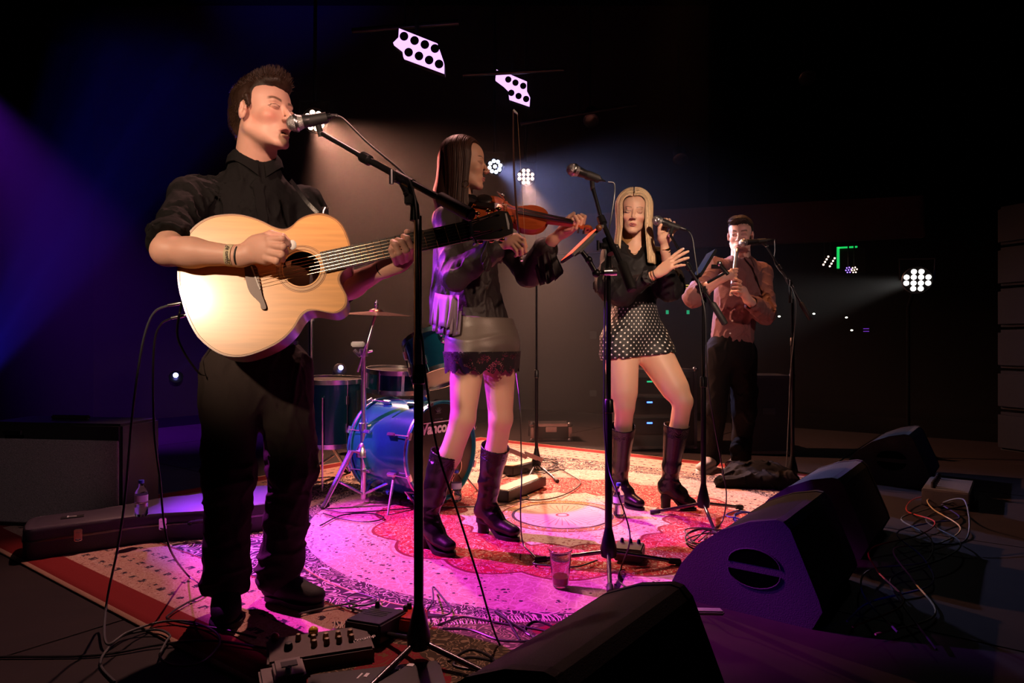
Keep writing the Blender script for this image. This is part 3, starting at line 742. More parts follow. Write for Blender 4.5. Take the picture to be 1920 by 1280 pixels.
# the outline is star shaped only from the lower bout, so join by index with angles unwrapped
vs = [*oc, *inn]; angs = []
bmt = bmesh.new(); ov = [bmt.verts.new(p) for p in oc]; iv = [bmt.verts.new(hole_c+(gx*math.cos(2*pi*j/48)+gup*math.sin(2*pi*j/48))*hr) for j in range(48)]
es = [bmt.edges.new((ov[i], ov[(i+1) % n])) for i in range(n)]+[bmt.edges.new((iv[i], iv[(i+1) % 48])) for i in range(48)]
bmesh.ops.triangle_fill(bmt, use_beauty=True, use_dissolve=False, edges=es, normal=gn)
bmt.verts.index_update(); me = bpy.data.meshes.new('top_plate'); bmt.to_mesh(me); bmt.free(); me.materials.append(M['spruce'])
link(bpy.data.objects.new('top_plate', me), gt)
dep = -gn*.092; mb = MB()
vs = [p-gn*.0005 for p in oc]+[cen+(p-cen)*.995+dep for p in oc]; mb.add(vs, [(i, (i+1) % n, (i+1) % n+n, i+n) for i in range(n)]+[tuple(range(2*n-1, n-1, -1))]); mb.build('guitar_body', 'spruce_side', gt)
mb = MB()
for i in range(n):
    a, b = oc[i], oc[(i+1) % n]; ai = a+(cen-a).normalized()*.0035; bi = b+(cen-b).normalized()*.0035; mb.add([a+gn*.0006, b+gn*.0006, bi+gn*.0006, ai+gn*.0006, a-gn*.006, b-gn*.006], [(0, 1, 2, 3), (0, 4, 5, 1)])
mb.build('binding', 'spruce_side', gt)
mb = MB()
for i in range(n):
    a, b = oc[i], oc[(i+1) % n]; f = lambda p, t: p+(cen-p).normalized()*t+gn*.0007; mb.add([f(a, .0055), f(b, .0055), f(b, .0068), f(a, .0068)], [(0, 1, 2, 3)])
mb.build('purfling', 'rosewood', gt)
for r0, r1, c in ((.057, .0585, 'rosewood'), (.0605, .065, 'binding'), (.0665, .068, 'rosewood'), (.0705, .0715, 'rosewood')):
    mb = MB(); m_ = 56
    for j in range(m_):
        a, b = 2*pi*j/m_, 2*pi*(j+1)/m_; q = lambda t, r: hole_c+(gx*math.cos(t)+gup*math.sin(t))*r+gn*.0009; mb.add([q(a, r0), q(b, r0), q(b, r1), q(a, r1)], [(0, 1, 2, 3)])
    mb.build('rosette_ring', c, gt)
lab = [GC(x, y, -.078) for x, y in [(738, 352), (752, 318), (795, 312), (826, 330), (832, 380), (822, 420), (790, 446), (742, 448), (735, 400)]]
mb = MB().prism(lab, gn*.001); mb.build('paper_label', 'white', gt)
mb = MB()
for x, y in [(760, 350), (772, 372), (764, 396)]: mb.tube([GC(x, y, -.0765), GC(x+14, y-9, -.0765), GC(x+30, y-2, -.0765)], .0009, 4)
mb.build('signature', 'black_paint', lb := bpy.data.objects['paper_label'])
# a small pick logo inside the hole
mb = MB().prism([GC(625, 330, .0045), GC(662, 318, .0045), GC(655, 352, .0045), GC(638, 358, .0045)], gn*.0008); mb.build('pickup_tag', 'binding', gt)
br = [(408, 335), (448, 345), (470, 352), (482, 400), (492, 450), (500, 500), (516, 545), (524, 580), (498, 582), (492, 555), (470, 530), (440, 500), (422, 460), (410, 400)]
mb = MB().prism(closed([GC(x, y, .0005) for x, y in br], 3), gn*.009); mb.build('bridge', 'rosewood', gt)
mb = MB().tube([GC(444, 352, .0105), GC(493, 478, .0105)], .0022, 6); mb.build('saddle', 'white', gt)
# neck, fretboard
fb = [(815, 275), (1618, 104), (1650, 207), (846, 383)]
mb = MB().prism([GC(*p, .004) for p in fb], gn*.006); mb.build('fretboard', 'ebony', gt)
a0, a1 = GC(970, 297, -.012), GC(1640, 157, -.010); wN = .024
mb = MB(); nk = []
for t in np.linspace(0, 1, 8):
    c0 = GC(*(np.array((960, 244))*(1-t)+np.array((1618, 104))*t), .004); c1 = GC(*(np.array((984, 353))*(1-t)+np.array((1650, 207))*t), .004); nk.append([c0.lerp(c1, u)-gn*(.020*math.sin(pi*u)**.6) for u in np.linspace(0, 1, 9)])
mb.add([p for r_ in nk for p in r_], [(i*9+j, i*9+j+1, (i+1)*9+j+1, (i+1)*9+j) for i in range(7) for j in range(8)]); mb.build('neck', 'rosewood', gt)
# frets: scale from the nut
top0, top1, bot0, bot1 = np.array((815., 275)), np.array((1618., 104)), np.array((846., 383)), np.array((1650., 207))
def fret_t(k_): return 2**(-k_/12)
tot = 1/(1-2**(-19.6/12))
for k_ in range(1, 20):
    t = 1-(1-fret_t(k_))*tot; a = top0*(1-t)+top1*t; b = bot0*(1-t)+bot1*t
    mb = MB().tube([GC(*a, .0105), GC(*b, .0105)], .0011, 6); mb.build('fret', 'string', gt)
mb = MB().box(GC(1634, 156, .012), (.005, .052, .006), Matrix((gx, gup, gn)).transposed(), .001); mb.build('nut', 'white', gt)
for j in range(6):
    u = (j+.5)/6; a = GC(450+45*u, 360+105*u, .0125); b = GC(1620+31*u, 108+96*u, .0135); c = a-gx*.004
    mb = MB().tube([GC(440+46*u, 362+105*u, .010), a, b], .0007 if j > 2 else .0005, 5, False)
    hx = 1700+50*(j % 3)+(15 if j > 2 else 0); hy = (96, 80, 66)[2-j] if j < 3 else (165, 158, 150)[j-3]
    hx = (1790, 1735, 1675)[j] if j < 3 else (1690, 1750, 1808)[j-3]; hy = (70, 82, 96)[j] if j < 3 else (162, 155, 148)[j-3]
    mb.tube([b, GC(hx, hy, .010)], .0006, 4, False); mb.build('string', 'string', gt)
    tp = MB().lathe(GC(hx, hy, .001), gn, [(0, .0045), (.004, .0045), (.005, .0032), (.012, .0032), (.013, .004), (.016, .004)], 12)
    e = GC(hx, hy, -.010); dd = (gup*(1 if j < 3 else -1)); tp.tube([e, e+dd*.020], .0022, 8); tp.ball(e+dd*.026, .0085, 10, (1.1, .55, .8)); tp.build('tuning_peg', 'gold', gt)
hs_ = [(1618, 106), (1700, 78), (1790, 46), (1838, 52), (1852, 78), (1866, 120), (1866, 172), (1800, 196), (1740, 204), (1652, 206)]
mb = MB().prism([GC(x, y, -.006) for x, y in hs_], gn*.012); mb.build('headstock', 'ebony', gt)
mb = MB().prism([GC(x, y, .0065) for x, y in [(1822, 62), (1830, 62), (1846, 120), (1846, 150), (1838, 148)]], gn*.0006); mb.build('inlay', 'white', gt)
# strap button and its little metal hook on the upper bout
mb = MB().tube([GC(824, 56, -.02), GC(828, 30, -.02), GC(838, 12, -.02)], .0035, 8); mb.tube([GC(822, 12, -.02), GC(860, 14, -.02)], .003, 6); mb.build('strap_pin', 'steel', gt)
cp = thing('capo', GC(1640, 150, .014), 'silver capo clamped at the top of the guitar neck', 'capo')
MB().box(GC(1636, 152, .022), (.009, .060, .010), (Matrix((gx, gup, gn)).transposed() @ Euler((0, 0, math.radians(6))).to_matrix()), .002).build('bar', 'steel', cp)
MB().tube([GC(1652, 205, .020), GC(1664, 222, .012), GC(1655, 215, -.02)], .0045, 8).build('arm', 'steel', cp)
# strap
st = strip('guitar_strap', catmull([P(545, 338, 2.10), P(556, 352, 2.075), P(575, 378, 2.06), P(596, 400, 2.055)], 5), lambda i: Vector((.6, 0, .8)), .012, .0015, 'leather', None); tag(st, 'thin black strap running from the singer\'s shoulder to the guitar', 'strap')
st2 = strip('strap_loop', catmull([GC(40, 470, -.05), P(332, 620, 2.03), P(345, 660, 2.06), P(372, 698, 2.10), P(384, 704, 2.13)], 5), (0, 1, 0), .012, .002, 'leather', st)
# ------------------------------------------------------------------ guitarist
person = thing('person', P(480, 1165, 2.22)*1.0, 'man singing in black shirt and dark trousers playing the guitar at left', 'person', None); person.location.z = 0
Hc, Hs = P(495, 217, 2.20), 1.045; Hf = Vector((math.cos(math.radians(26)), -math.sin(math.radians(26)), 0)); HR = frame(Hf, 4, -3)
J = dict(pelvis=P(482, 690, 2.27), chest=P(470, 420, 2.28), neck=P(478, 312, 2.265), hb=_a(Hc)+HR @ np.array((0, -.022, -.045)), shR=P(357, 370, 2.16), shL=P(572, 384, 2.38), elR=P(313, 470, 1.92), elL=P(632, 548, 2.24),
         wrR=P(452, 480, 1.905), wrL=P(722, 502, 2.075), hipR=P(433, 700, 2.24), hipL=P(532, 700, 2.30), knR=P(428, 890, 2.16), knL=P(548, 880, 2.32), anR=P(424, 1090, 2.24), anL=P(524, 1078, 2.36), toeR=P(424, 1165, 2.10), toeL=P(603, 1120, 2.28))
nf = Vector((.55, -.83, 0)).normalized()
q = body(J, nf); hd = head(Hc, HR, Hs, mouth=.9, closed=True)
q += hd
# strumming hand
K = lambda l: [P(*t) for t in l]
q += [cone(P(452, 480, 1.905), P(490, 468, 1.90), .026, .036, .02, ((0, 1, 0), .62)), cone(P(480, 462, 1.905), P(508, 462, 1.89), .030, .030, .015, ((0, 1, 0), .62)), ell(P(500, 475, 1.895), (.030, .017, .030), None, .015)]
for ch_, r0 in (([(506, 449, 1.882), (529, 447, 1.872), (539, 457, 1.888)], .0105), ([(508, 460, 1.878), (531, 463, 1.866), (536, 472, 1.890)], .0105), ([(506, 473, 1.878), (528, 478, 1.868), (530, 486, 1.892)], .010), ([(500, 484, 1.882), (518, 490, 1.874), (520, 494, 1.895)], .0092)):
    q += chain(K(ch_), r0, r0*.86)
q += chain(K([(478, 450, 1.912), (508, 439, 1.918), (530, 444, 1.905), (541, 454, 1.90)]), .013, .0085)
# fretting hand: palm under the neck, thumb over the back, fingers up over the strings
q += [cone(P(722, 502, 2.075), P(748, 486, 2.065), .025, .034, .02, ((0, 1, 0), .6)), cone(P(742, 492, 2.062), P(764, 472, 2.068), .026, .026, .02, ((0, 1, 0), .6))]
for ch_, r0 in (([(768, 480, 2.045), (771, 463, 2.012), (764, 447, 1.998), (756, 443, 2.014)], .0098), ([(762, 486, 2.035), (762, 470, 1.998), (753, 453, 1.990), (745, 450, 2.008)], .0102), ([(753, 490, 2.032), (748, 475, 1.995), (741, 458, 1.989), (736, 453, 2.006)], .0098), ([(742, 492, 2.035), (737, 480, 2.000), (733, 468, 1.993), (735, 460, 2.006)], .0085)):
    q += chain(K(ch_), r0, r0*.82)
q += chain(K([(758, 480, 2.075), (768, 458, 2.075), (766, 443, 2.062), (763, 435, 2.048)]), .0125, .009)
SK = (.70, .40, .31)
hcn = _a(Hc)
def colg(V):
    c = head_color(V, Hc, HR, Hs, SK, (.50, .20, .17), (.10, .05, .03), blush=(.72, .25, .19), stub=(.45, .27, .2))
    L = ((V-hcn) @ HR)/Hs; inm = (np.abs(L[:, 0]) < .018) & (np.abs(L[:, 2]+.072) < .0075) & (L[:, 1] < .0795) & (L[:, 1] > .03); c[inm] = (.10, .02, .02)
    return c
hands_ = [_a(P(505, 465, 1.89)), _a(P(755, 468, 2.03))]
bo = sdf_obj('body', q, 'skin', person, .0040, sel=lambda c: (np.linalg.norm(c-hcn-HR @ np.array((0, .03, -.02)), axis=1) < .135) | (np.linalg.norm(c-hands_[0], axis=1) < .08) | (np.linalg.norm(c-hands_[1], axis=1) < .08), levels=1, color=colg)
def teeth(c, R, s, parent, dz=0): return MB().ball(Vector(_a(c)+R @ (np.array((0, .078, -.0645+dz))*s)), .011*s, 12, (1.1, .5, .25), Matrix(R.tolist())).build('teeth', 'white', parent)
teeth(Hc, HR, Hs, person)
# hair: short back and sides with a raised front
def hl_(p): return _a(Hc)+HR @ (np.array(p)*Hs)
hq = [ell(hl_((0, -.022, .042)), np.array((.0765, .098, .080))*Hs, HR, .01), ell(hl_((0, .030, .086)), np.array((.056, .056, .030))*Hs, HR, .02), ell(hl_((0, .064, .088)), np.array((.040, .026, .018))*Hs, HR, .02),
      cone(hl_((0, -.072, .0)), hl_((0, -.055, -.060)), .055*Hs, .038*Hs, .02),
      cone(hl_((-.08, .012, .030)), hl_((-.073, .016, .005)), .009, .005, .01), cone(hl_((.08, .012, .030)), hl_((.073, .016, .005)), .009, .005, .01),
      ell(hl_((0, .095, -.022)), np.array((.085, .066, .086))*Hs, HR, .006, 's'), ell(hl_((0, .060, -.095)), np.array((.13, .085, .09))*Hs, HR, .006, 's'),
      ell(hl_((.082, -.010, -.012)), np.array((.03, .025, .038))*Hs, HR, .004, 's'), ell(hl_((-.082, -.010, -.012)), np.array((.03, .025, .038))*Hs, HR, .004, 's')]
hm = lambda p: .0022*noisy(p, 130, 1, (1, 1, .5))
HB = (.040, .020, .013)
hair = sdf_obj('hair', hq, 'hair', person, .0032, hm, .003, color=lambda V: np.tile(np.array(HB), (len(V), 1))*(.8+.3*noisy(V, 60, 4))[:, None])
V, Nn = mesh_arrays(hair); Lc = ((V-hcn) @ HR)/Hs
upd = HR @ np.array((0, .25, 1.0)); bk = HR @ np.array((0, -.55, -.6))
def lean(p):
    l = ((p-hcn) @ HR)/Hs; t = np.clip((l[:, 2]-.05)/.06, 0, 1)[:, None]; return upd*t*.9+bk*(1-t)*.9
def lng(p):
    l = ((p-hcn) @ HR)/Hs; return .008+.019*np.clip((l[:, 2]-.07)/.05, 0, 1)*np.clip((l[:, 1]+.06)/.12, .2, 1)
scalp_hair('hair_tuft', V, Nn, Lc[:, 2] > -.075, lng, lean, .0026, HB, hair, 8500, 3, jitter=1.6, le_w=lambda p: ((((p-hcn) @ HR)/Hs)[:, 2]-.07)/.03)
# shirt
tq = [cone(P(474, 440, 2.27), P(480, 660, 2.27), .135, .128, .04, (nf, .76)), cone(P(474, 400, 2.275), P(474, 440, 2.27), .128, .135, .04, (nf, .78)), cone(J['shR'], J['shL'], .054, .054, .05), cone(P(474, 400, 2.27), P(478, 322, 2.265), .11, .080, .05),
      cone(J['shR'], P(322, 440, 1.99), .058, .055, .04), cone(P(322, 440, 1.99), P(316, 458, 1.955), .058, .060, .01), cone(J['shL'], P(618, 505, 2.30), .062, .055, .03), cone(P(618, 505, 2.30), J['elL'], .055, .054, .02),
      cone(J['elR'], P(360, 472, 1.912), .048, .046, .002, None, 's'), half(P(317, 449, 1.95), Vector(P(313, 470, 1.92)-P(336, 420, 2.02)), .004),
      cone(J['neck']+Vector((0, 0, .02)), Vector(J['hb']), .070, .066, .004, None, 's'), half(J['neck']+Vector((0, 0, .045)), (.05, 0, 1), .006)]
tq[9] = Prim(P(317, 452, 1.95), .0, lambda p, a=_a(P(318, 447, 1.95)), n_=_a((P(313, 470, 1.92)-P(345, 410, 2.06)).normalized()): np.maximum(-((p-a) @ n_), np.linalg.norm(p-a, axis=1)-.12), .004, 's')
shirt = sdf_obj('shirt', tq, 'cloth_black', person, .005, folds(.0085, 17, 2, (1, 1, .6)), .02)
for t in (0, 1):       # rolled sleeve
    ax = (P(313, 470, 1.92)-P(345, 410, 2.06)).normalized()
mb = MB().lathe(P(319, 449, 1.965), ax, [(-.028, .050), (-.026, .060), (-.004, .063), (.004, .061), (.006, .052)], 28, caps=False); mb.build('rolled_cuff', 'cloth_black', shirt)
# collar: two leaves and the stand
nb = Vector(J['neck'])+Vector((0, 0, -.006)); side = Vector((-nf.y, nf.x, 0))
def cpt(a, z, r): return nb+(side*math.sin(a)+nf*math.cos(a))*r+Vector((0, 0, z))
for sgn in (-1, 1):
    V_ = []; F_ = []; m_ = 14
    for i in range(m_+1):
        a = sgn*(.12+(pi-.12)*i/m_); t = i/m_; rr = .074; fr_t = max(0, 1-t*3.2)
        top = cpt(a, .050-.035*fr_t, rr-.004); low = cpt(a, .006-.052*fr_t**1.5+0*t, rr+.017+.012*fr_t); mid = (top+low)/2+(top-nb)*.06
        V_ += [top, mid, low, low-(top-nb).normalized()*.003, top-(top-nb).normalized()*.003]
    for i in range(m_):
        for j in range(4): F_.append((i*5+j, i*5+j+1, i*5+5+j+1, i*5+5+j))
    F_ += [(0, 1, 2, 3, 4), tuple(m_*5+j for j in (4, 3, 2, 1, 0))]
    MB().add(V_, F_).build('collar', 'cloth_black', shirt)
V_s, N_s = mesh_arrays(shirt)
def on_shirt(px, py, V=None):          # the visible garment point closest to a viewing ray
    V = V_s if V is None else V
    d = np.array(((px-960)/F_PX, 1, (640-py)/F_PX)); d /= np.linalg.norm(d); w = V-np.array((0, 0, CAM_H)); t = w @ d; off = np.linalg.norm(w-t[:, None]*d, axis=1); i = np.where(off < .012, t, 9).argmin(); return Vector(V[i])
for px, py in ((492, 353), (497, 404)):
    p = on_shirt(px, py); MB().lathe(p-nf*.002, nf, [(0, .0055), (.003, .0055), (.004, .004)], 12).build('shirt_button', 'rubber', shirt)
pl = [on_shirt(x, y)+nf*.002 for x, y in ((489, 338), (490, 352), (493, 368), (495, 385), (497, 402), (498, 415))]
strip('placket', pl, side, .030, .003, 'cloth_black', shirt)
# trousers
tr = [cone(P(478, 650, 2.27), P(482, 700, 2.27), .130, .145, .04, (nf, .80))]
for s_, sg in (('R', 0), ('L', 1)):
    h_, k_, a_ = J['hip'+s_], J['kn'+s_], J['an'+s_]; lo_ = Vector(a_)+Vector((0, 0, .015))
    tr += [cone(h_, k_, .096, .074, .04), cone(k_, lo_, .072, .064, .03), cone(lo_+Vector((0, 0, .03)), lo_, .066, .070, .02)]
tr += [half(P(478, 645, 2.27), (0, 0, 1), .004)]
def trf(p):
    low = np.clip((.42-p[:, 2])/.35, 0, 1); zz = np.abs(p[:, 2]-.47); kn_ = np.exp(-(zz/.13)**2)
    return folds(.007, 13, 5, (1, 1, .45))(p)-(.013*low+.007*kn_)*np.exp(-(noisy(p, 30, 9, (.5, .5, 1.5))/.3)**2)
tro = sdf_obj('trousers', tr, 'cloth_trouser', person, .0055, trf, .02)
belt = [P(482, 648, 2.27)+(side*math.sin(a)*.130+nf*math.cos(a)*.106) for a in np.linspace(0, 2*pi, 40)]
strip('belt', belt, (0, 0, 1), .034, .004, 'leather', tro)
V_t, N_t = mesh_arrays(tro)
for px, py in ((545, 640), (425, 648), (500, 640)):
    p = on_shirt(px, py+10, V_t); MB().box(p+Vector((0, -.004, .012)), (.012, .006, .045), None, .002).build('belt_loop', 'cloth_trouser', tro)
for s_ in 'RL': boot('chelsea_boot', J['an'+s_]+Vector((0, 0, 0)), J['toe'+s_], J['kn'+s_], person, 'suede', None, 0, .026, 1.05)
# wristbands
wa = (J['wrR']-J['elR']).normalized(); wc = J['elR'].lerp(J['wrR'], .93)
rb = ring('festival_wristband', J['elR'].lerp(J['wrR'], .93)-wa*.012, wa, .0300, .019, mat('paper_band', (.62, .52, .34), .6), person); rb['label'] = 'pale paper festival wristband'
text('wristband_print', 'de tambo', .0135, wc-wa*.012+Vector((0, -.0322, -.001)), (0, 0, -1), wa, 'black_paint', rb)
rb = ring('black_wristband', wc+wa*.010, wa, .0292, .004, 'rubber', person); rb['label'] = 'thin black rubber wristband'
wl = (J['wrL']-J['elL']).normalized(); ring('hair_tie', J['wrL']-wl*.004, wl, .0285, .003, 'rubber', person)
pk = MB().ball(P(548, 459, 1.895), .012, 12, (1.0, .28, 1.15)).build('plectrum', 'white', None); tag(pk, 'white plectrum between the strumming fingers of the guitarist', 'plectrum')

# ------------------------------------------------------------------ violinist
def K(l): return [P(*t) for t in l]
p2 = thing('person', P(885, 1030, 3.02), 'woman with long dark hair playing a violin in taupe skirt and knee boots', 'person'); p2.location.z = 0
Hc, Hs = P(872, 308, 2.99), .955; HR = frame((1, -.06, 0), -2, -2); hcn = _a(Hc)
nf = Vector((.62, -.78, 0)).normalized(); side = Vector((-nf.y, nf.x, 0))
J = dict(pelvis=P(903, 640, 3.0), chest=P(878, 465, 3.0), neck=P(866, 388, 3.02), hb=hcn+HR @ np.array((0, -.022, -.045)), shR=P(836, 412, 2.89), shL=P(905, 410, 3.13), elR=P(852, 518, 2.75), elL=P(992, 513, 3.03),
         wrR=P(936, 459, 2.71), wrL=P(1036, 450, 2.875), hipR=P(878, 652, 2.94), hipL=P(934, 652, 3.06), knR=P(868, 785, 2.88), knL=P(939, 785, 3.04), anR=P(802, 974, 2.95), anL=P(913, 950, 3.18), toeR=P(850, 1030, 2.83), toeL=P(972, 1000, 3.05))
q = body(J, nf, .98, True)+head(Hc, HR, Hs, True)
q += [cone(P(936, 459, 2.71), P(960, 452, 2.69), .021, .027, .015, ((0, 1, 0), .65)), cone(P(955, 452, 2.69), P(968, 448, 2.685), .024, .022, .012, ((0, 1, 0), .7))]
for ch_, r0 in (([(968, 443, 2.685), (982, 449, 2.665), (986, 462, 2.672), (981, 468, 2.69)], .0082), ([(968, 449, 2.680), (983, 459, 2.660), (985, 471, 2.672), (979, 475, 2.69)], .0082), ([(965, 455, 2.678), (977, 467, 2.662), (978, 476, 2.675), (973, 478, 2.69)], .0078), ([(960, 459, 2.680), (968, 470, 2.666), (969, 478, 2.676), (966, 480, 2.69)], .0068)):
    q += chain(K(ch_), r0, r0*.8, .003)
q += chain(K([(958, 460, 2.70), (968, 470, 2.70), (977, 472, 2.705)]), .0105, .0075)
q += [cone(P(1036, 450, 2.875), P(1062, 430, 2.85), .021, .028, .015, ((0, 1, 0), .6)), cone(P(1056, 434, 2.852), P(1075, 425, 2.84), .024, .019, .012)]
for ch_, r0 in (([(1078, 424, 2.825), (1094, 418, 2.79), (1097, 406, 2.783), (1090, 402, 2.795)], .0080), ([(1074, 428, 2.82), (1088, 424, 2.788), (1091, 411, 2.778), (1084, 404, 2.79)], .0082), ([(1067, 431, 2.82), (1080, 428, 2.79), (1084, 415, 2.778), (1078, 405, 2.79)], .0078), ([(1060, 433, 2.825), (1072, 431, 2.80), (1077, 420, 2.785), (1073, 410, 2.79)], .0068)):
    q += chain(K(ch_), r0, r0*.8, .003)
q += chain(K([(1052, 428, 2.87), (1060, 414, 2.862), (1068, 406, 2.852), (1076, 400, 2.845)]), .0112, .0078)
SK2 = (.66, .40, .28)
hands_ = [_a(P(972, 457, 2.68)), _a(P(1080, 416, 2.81))]
bo = sdf_obj('body', q, 'skin', p2, .0042, sel=lambda c: (np.linalg.norm(c-hcn-HR @ np.array((0, .03, -.02)), axis=1) < .125) | (np.linalg.norm(c-hands_[0], axis=1) < .06) | (np.linalg.norm(c-hands_[1], axis=1) < .06), levels=1,
             color=lambda V: head_color(V, Hc, HR, Hs, SK2, (.50, .16, .15), (.05, .03, .025), fem=True))
eyes(Hc, HR, Hs, p2, (.10, .05, .03), (0, 1, -.1))
# hair
def long_hair(name, c, R, s, parent, base, tips, zlen, part=0.0, seed=5, n=3000, face=.035, wid=.0042, back=.0, spread=1.0, rim=None):
    """straight hair falling from a parting over skull, ears and shoulders"""
    r_ = np.random.default_rng(seed); sg = r_.choice((-1, 1), n); yp = .076-.165*r_.uniform(0, 1, n)**1.1; lay = r_.uniform(0, 1, n)**.7
    k = 24; t = np.linspace(0, 1, k); out = np.zeros((n, k, 3)); yf = np.where(yp > -.02, face+(yp-.076)*(face+.05)/.096, -.05+(yp+.02)*.7); arc = .42
    L = zlen*r_.uniform(.88, 1.03, n); a0 = r_.uniform(0, 35, n)
    for i in range(k):
        a = np.radians(a0+(96-a0)*min(1, t[i]/arc)); dz = L*max(0, (t[i]-arc)/(1-arc)); y = yp+(yf-yp)*np.sin(a)**1.4
        Rr = np.sqrt(np.clip(1-((y+.018)/.102)**2, .02, 1))*(1.0+.09*lay); x = sg*.0800*Rr*np.sin(a)+sg*.004; z = .036+.0885*Rr*np.cos(a)
        u = np.clip(dz/.10, 0, 1); x = x*(1-.04*u+.12*spread*np.clip((dz-.10)/.15, 0, 1)); y = y*(1-.15*u)-back*np.clip(dz/.2, 0, 1)
        p = np.stack([x+.0025*np.sin(yp*900+dz*9+lay*5), y+.003*np.cos(yp*700+dz*11), z-dz], 1); out[:, i] = p
    W_ = _a(c)+(out.reshape(-1, 3) @ R.T)*s; out = W_.reshape(n, k, 3)
    mixv = r_.uniform(0, 1, n)[:, None]; cc = np.array(base)*(1-mixv)+np.array(tips)*mixv
    return ribbons(name, out, wid*r_.uniform(.7, 1.3, n), cc*r_.uniform(.50, 1.25, (n, 1)), 'hair', parent, cross=_a(c)+R @ np.array((0, -.02, 0)), taper=.5)
HRu = frame((1, -.06, 0), 6, 0)
def hl_(p): return _a(Hc)+HR @ (np.array(p)*Hs)
hq = [ell(hl_((0, -.024, .036)), np.array((.079, .098, .088))*Hs, HR, .01), cone(hl_((0, -.060, .0)), hl_((0, -.075, -.14)), .066, .060, .03), cone(hl_((0, -.075, -.14)), P(842, 440, 3.03), .060, .050, .03),
      ell(hl_((0, .085, -.03)), np.array((.10, .082, .105))*Hs, HR, .006, 's')]
HB2 = (.040, .018, .014)
hair = sdf_obj('hair', hq, 'hair', p2, .005, lambda p: .003*noisy(p, 70, 1, (1, 1, .12)), .003, color=lambda V: np.tile(np.array(HB2), (len(V), 1)))
long_hair('hair_lock', Hc, HRu, Hs*1.02, hair, HB2, (.075, .035, .024), .30, seed=8, n=4600, face=.040, back=.030, spread=.6)
tor = MB()
for j in range(16):
    a, b = 2*pi*j/16, 2*pi*(j+1)/16; c0 = P(873, 345, 2.90); tor.tube([c0+Vector((math.sin(a)*.014, 0, math.cos(a)*.014)), c0+Vector((math.sin(b)*.014, 0, math.cos(b)*.014))], .0016, 5)
tor.build('hoop_earring', 'gold', p2)
# blouse
bq = [cone(P(878, 455, 3.0), P(897, 590, 3.0), .118, .112, .04, (nf, .80)), cone(P(872, 420, 3.0), P(878, 455, 3.0), .105, .118, .04, (nf, .82)), cone(J['shR'], J['shL'], .050, .050, .06), cone(P(870, 420, 3.0), P(866, 385, 3.02), .09, .056, .04),
      cone(P(897, 585, 3.0), P(902, 612, 3.0), .118, .132, .03, (nf, .85)),
      # loose back of the blouse
      cone(P(836, 470, 3.02), P(832, 600, 3.05), .055, .060, .05),
      cone(J['shR'], J['elR'], .050, .056, .03), cone(J['elR'], P(925, 468, 2.72), .056, .044, .02), cone(J['shL'], J['elL'], .050, .056, .03), cone(J['elL'], P(1022, 468, 2.92), .058, .052, .02),
      half(P(902, 610, 3.0), (-.05, 0, -1), .004)]
bl_f = folds(.0075, 15, 4, (1, 1, .5), lambda p: -.010*np.abs(noisy(p, 60, 2, (1, 1, .18)))*np.clip((1.02-p[:, 2])/.10, 0, 1))
blouse = sdf_obj('blouse', bq, 'blouse', p2, .0055, bl_f, .02)
def frill(name, pts, drop, seed, m, parent, wave=.014, n=120, k=7, outn=(0, -1, 0), freq=20):
    """a gathered ruffle hanging from a line of points"""
    base = catmull(pts, max(2, n//(len(pts)-1))); V = []; nn = len(base)
    for i, b in enumerate(base):
        u = i/nn; dv = Vector(drop(u)) if callable(drop) else Vector(drop); o = Vector(outn(u)) if callable(outn) else Vector(outn)
        t_ = (base[min(i+1, nn-1)]-base[max(i-1, 0)]).normalized()
        for j in range(k):
            s_ = j/(k-1); w = wave*s_*math.sin(u*freq*2*pi/4+seed+.8*math.sin(u*freq*.7+seed)); w2 = wave*.7*s_*math.cos(u*freq*2*pi/5.1+seed*2)
            V.append(b+dv*(s_+.05*s_*math.sin(u*freq*1.3+seed))+o*(w+.004)+t_*w2)
    F_ = np.array([(i*k+j, (i+1)*k+j, (i+1)*k+j+1, i*k+j+1) for i in range(nn-1) for j in range(k-1)])
    o = mobj(name, [tuple(v) for v in V], F_, m, parent); so = o.modifiers.new('s', 'SOLIDIFY'); so.thickness = .0015; return o
M['ruffle'] = mat('sheer_ruffle', (.17, .12, .17), .55, bump=.15, scale=160)
for dx, y0, y1, sd in ((0, 545, 606, 1), (4, 575, 618, 3)):
    frill('ruffle', [P(812+dx, y0, 3.12), P(818+dx, y0+4, 2.98), P(838+dx, y0+8, 2.885), P(862+dx, y0+8, 2.86)], (-.012, -.01, -(y1-y0)*.0023), sd, 'ruffle', blouse, .016)
frill('sleeve_ruffle', [P(1006, 478, 2.90), P(1024, 470, 2.875), P(1040, 470, 2.90), P(1034, 482, 2.95)], lambda u: (.02+.02*u, 0, -.10-.03*math.sin(u*5)), 2, 'blouse', blouse, .016, 90)
frill('sleeve_ruffle', [P(1000, 492, 2.93), P(1014, 480, 2.90), P(1030, 476, 2.90)], (.035, 0, -.10), 5, 'blouse', blouse, .014, 80)
frill('sleeve_ruffle', [P(918, 446, 2.70), P(912, 462, 2.665), P(918, 482, 2.68), P(926, 486, 2.72)], (-.02, -.01, -.05), 4, 'blouse', blouse, .010, 70)
# high neck
MB().lathe(P(868, 398, 3.015), P(871, 360, 3.01)-P(868, 398, 3.015), [(0, .066), (.03, .060), (.07, .057), (.075, .054)], 28, caps=False).build('high_collar', 'cloth_black', blouse)
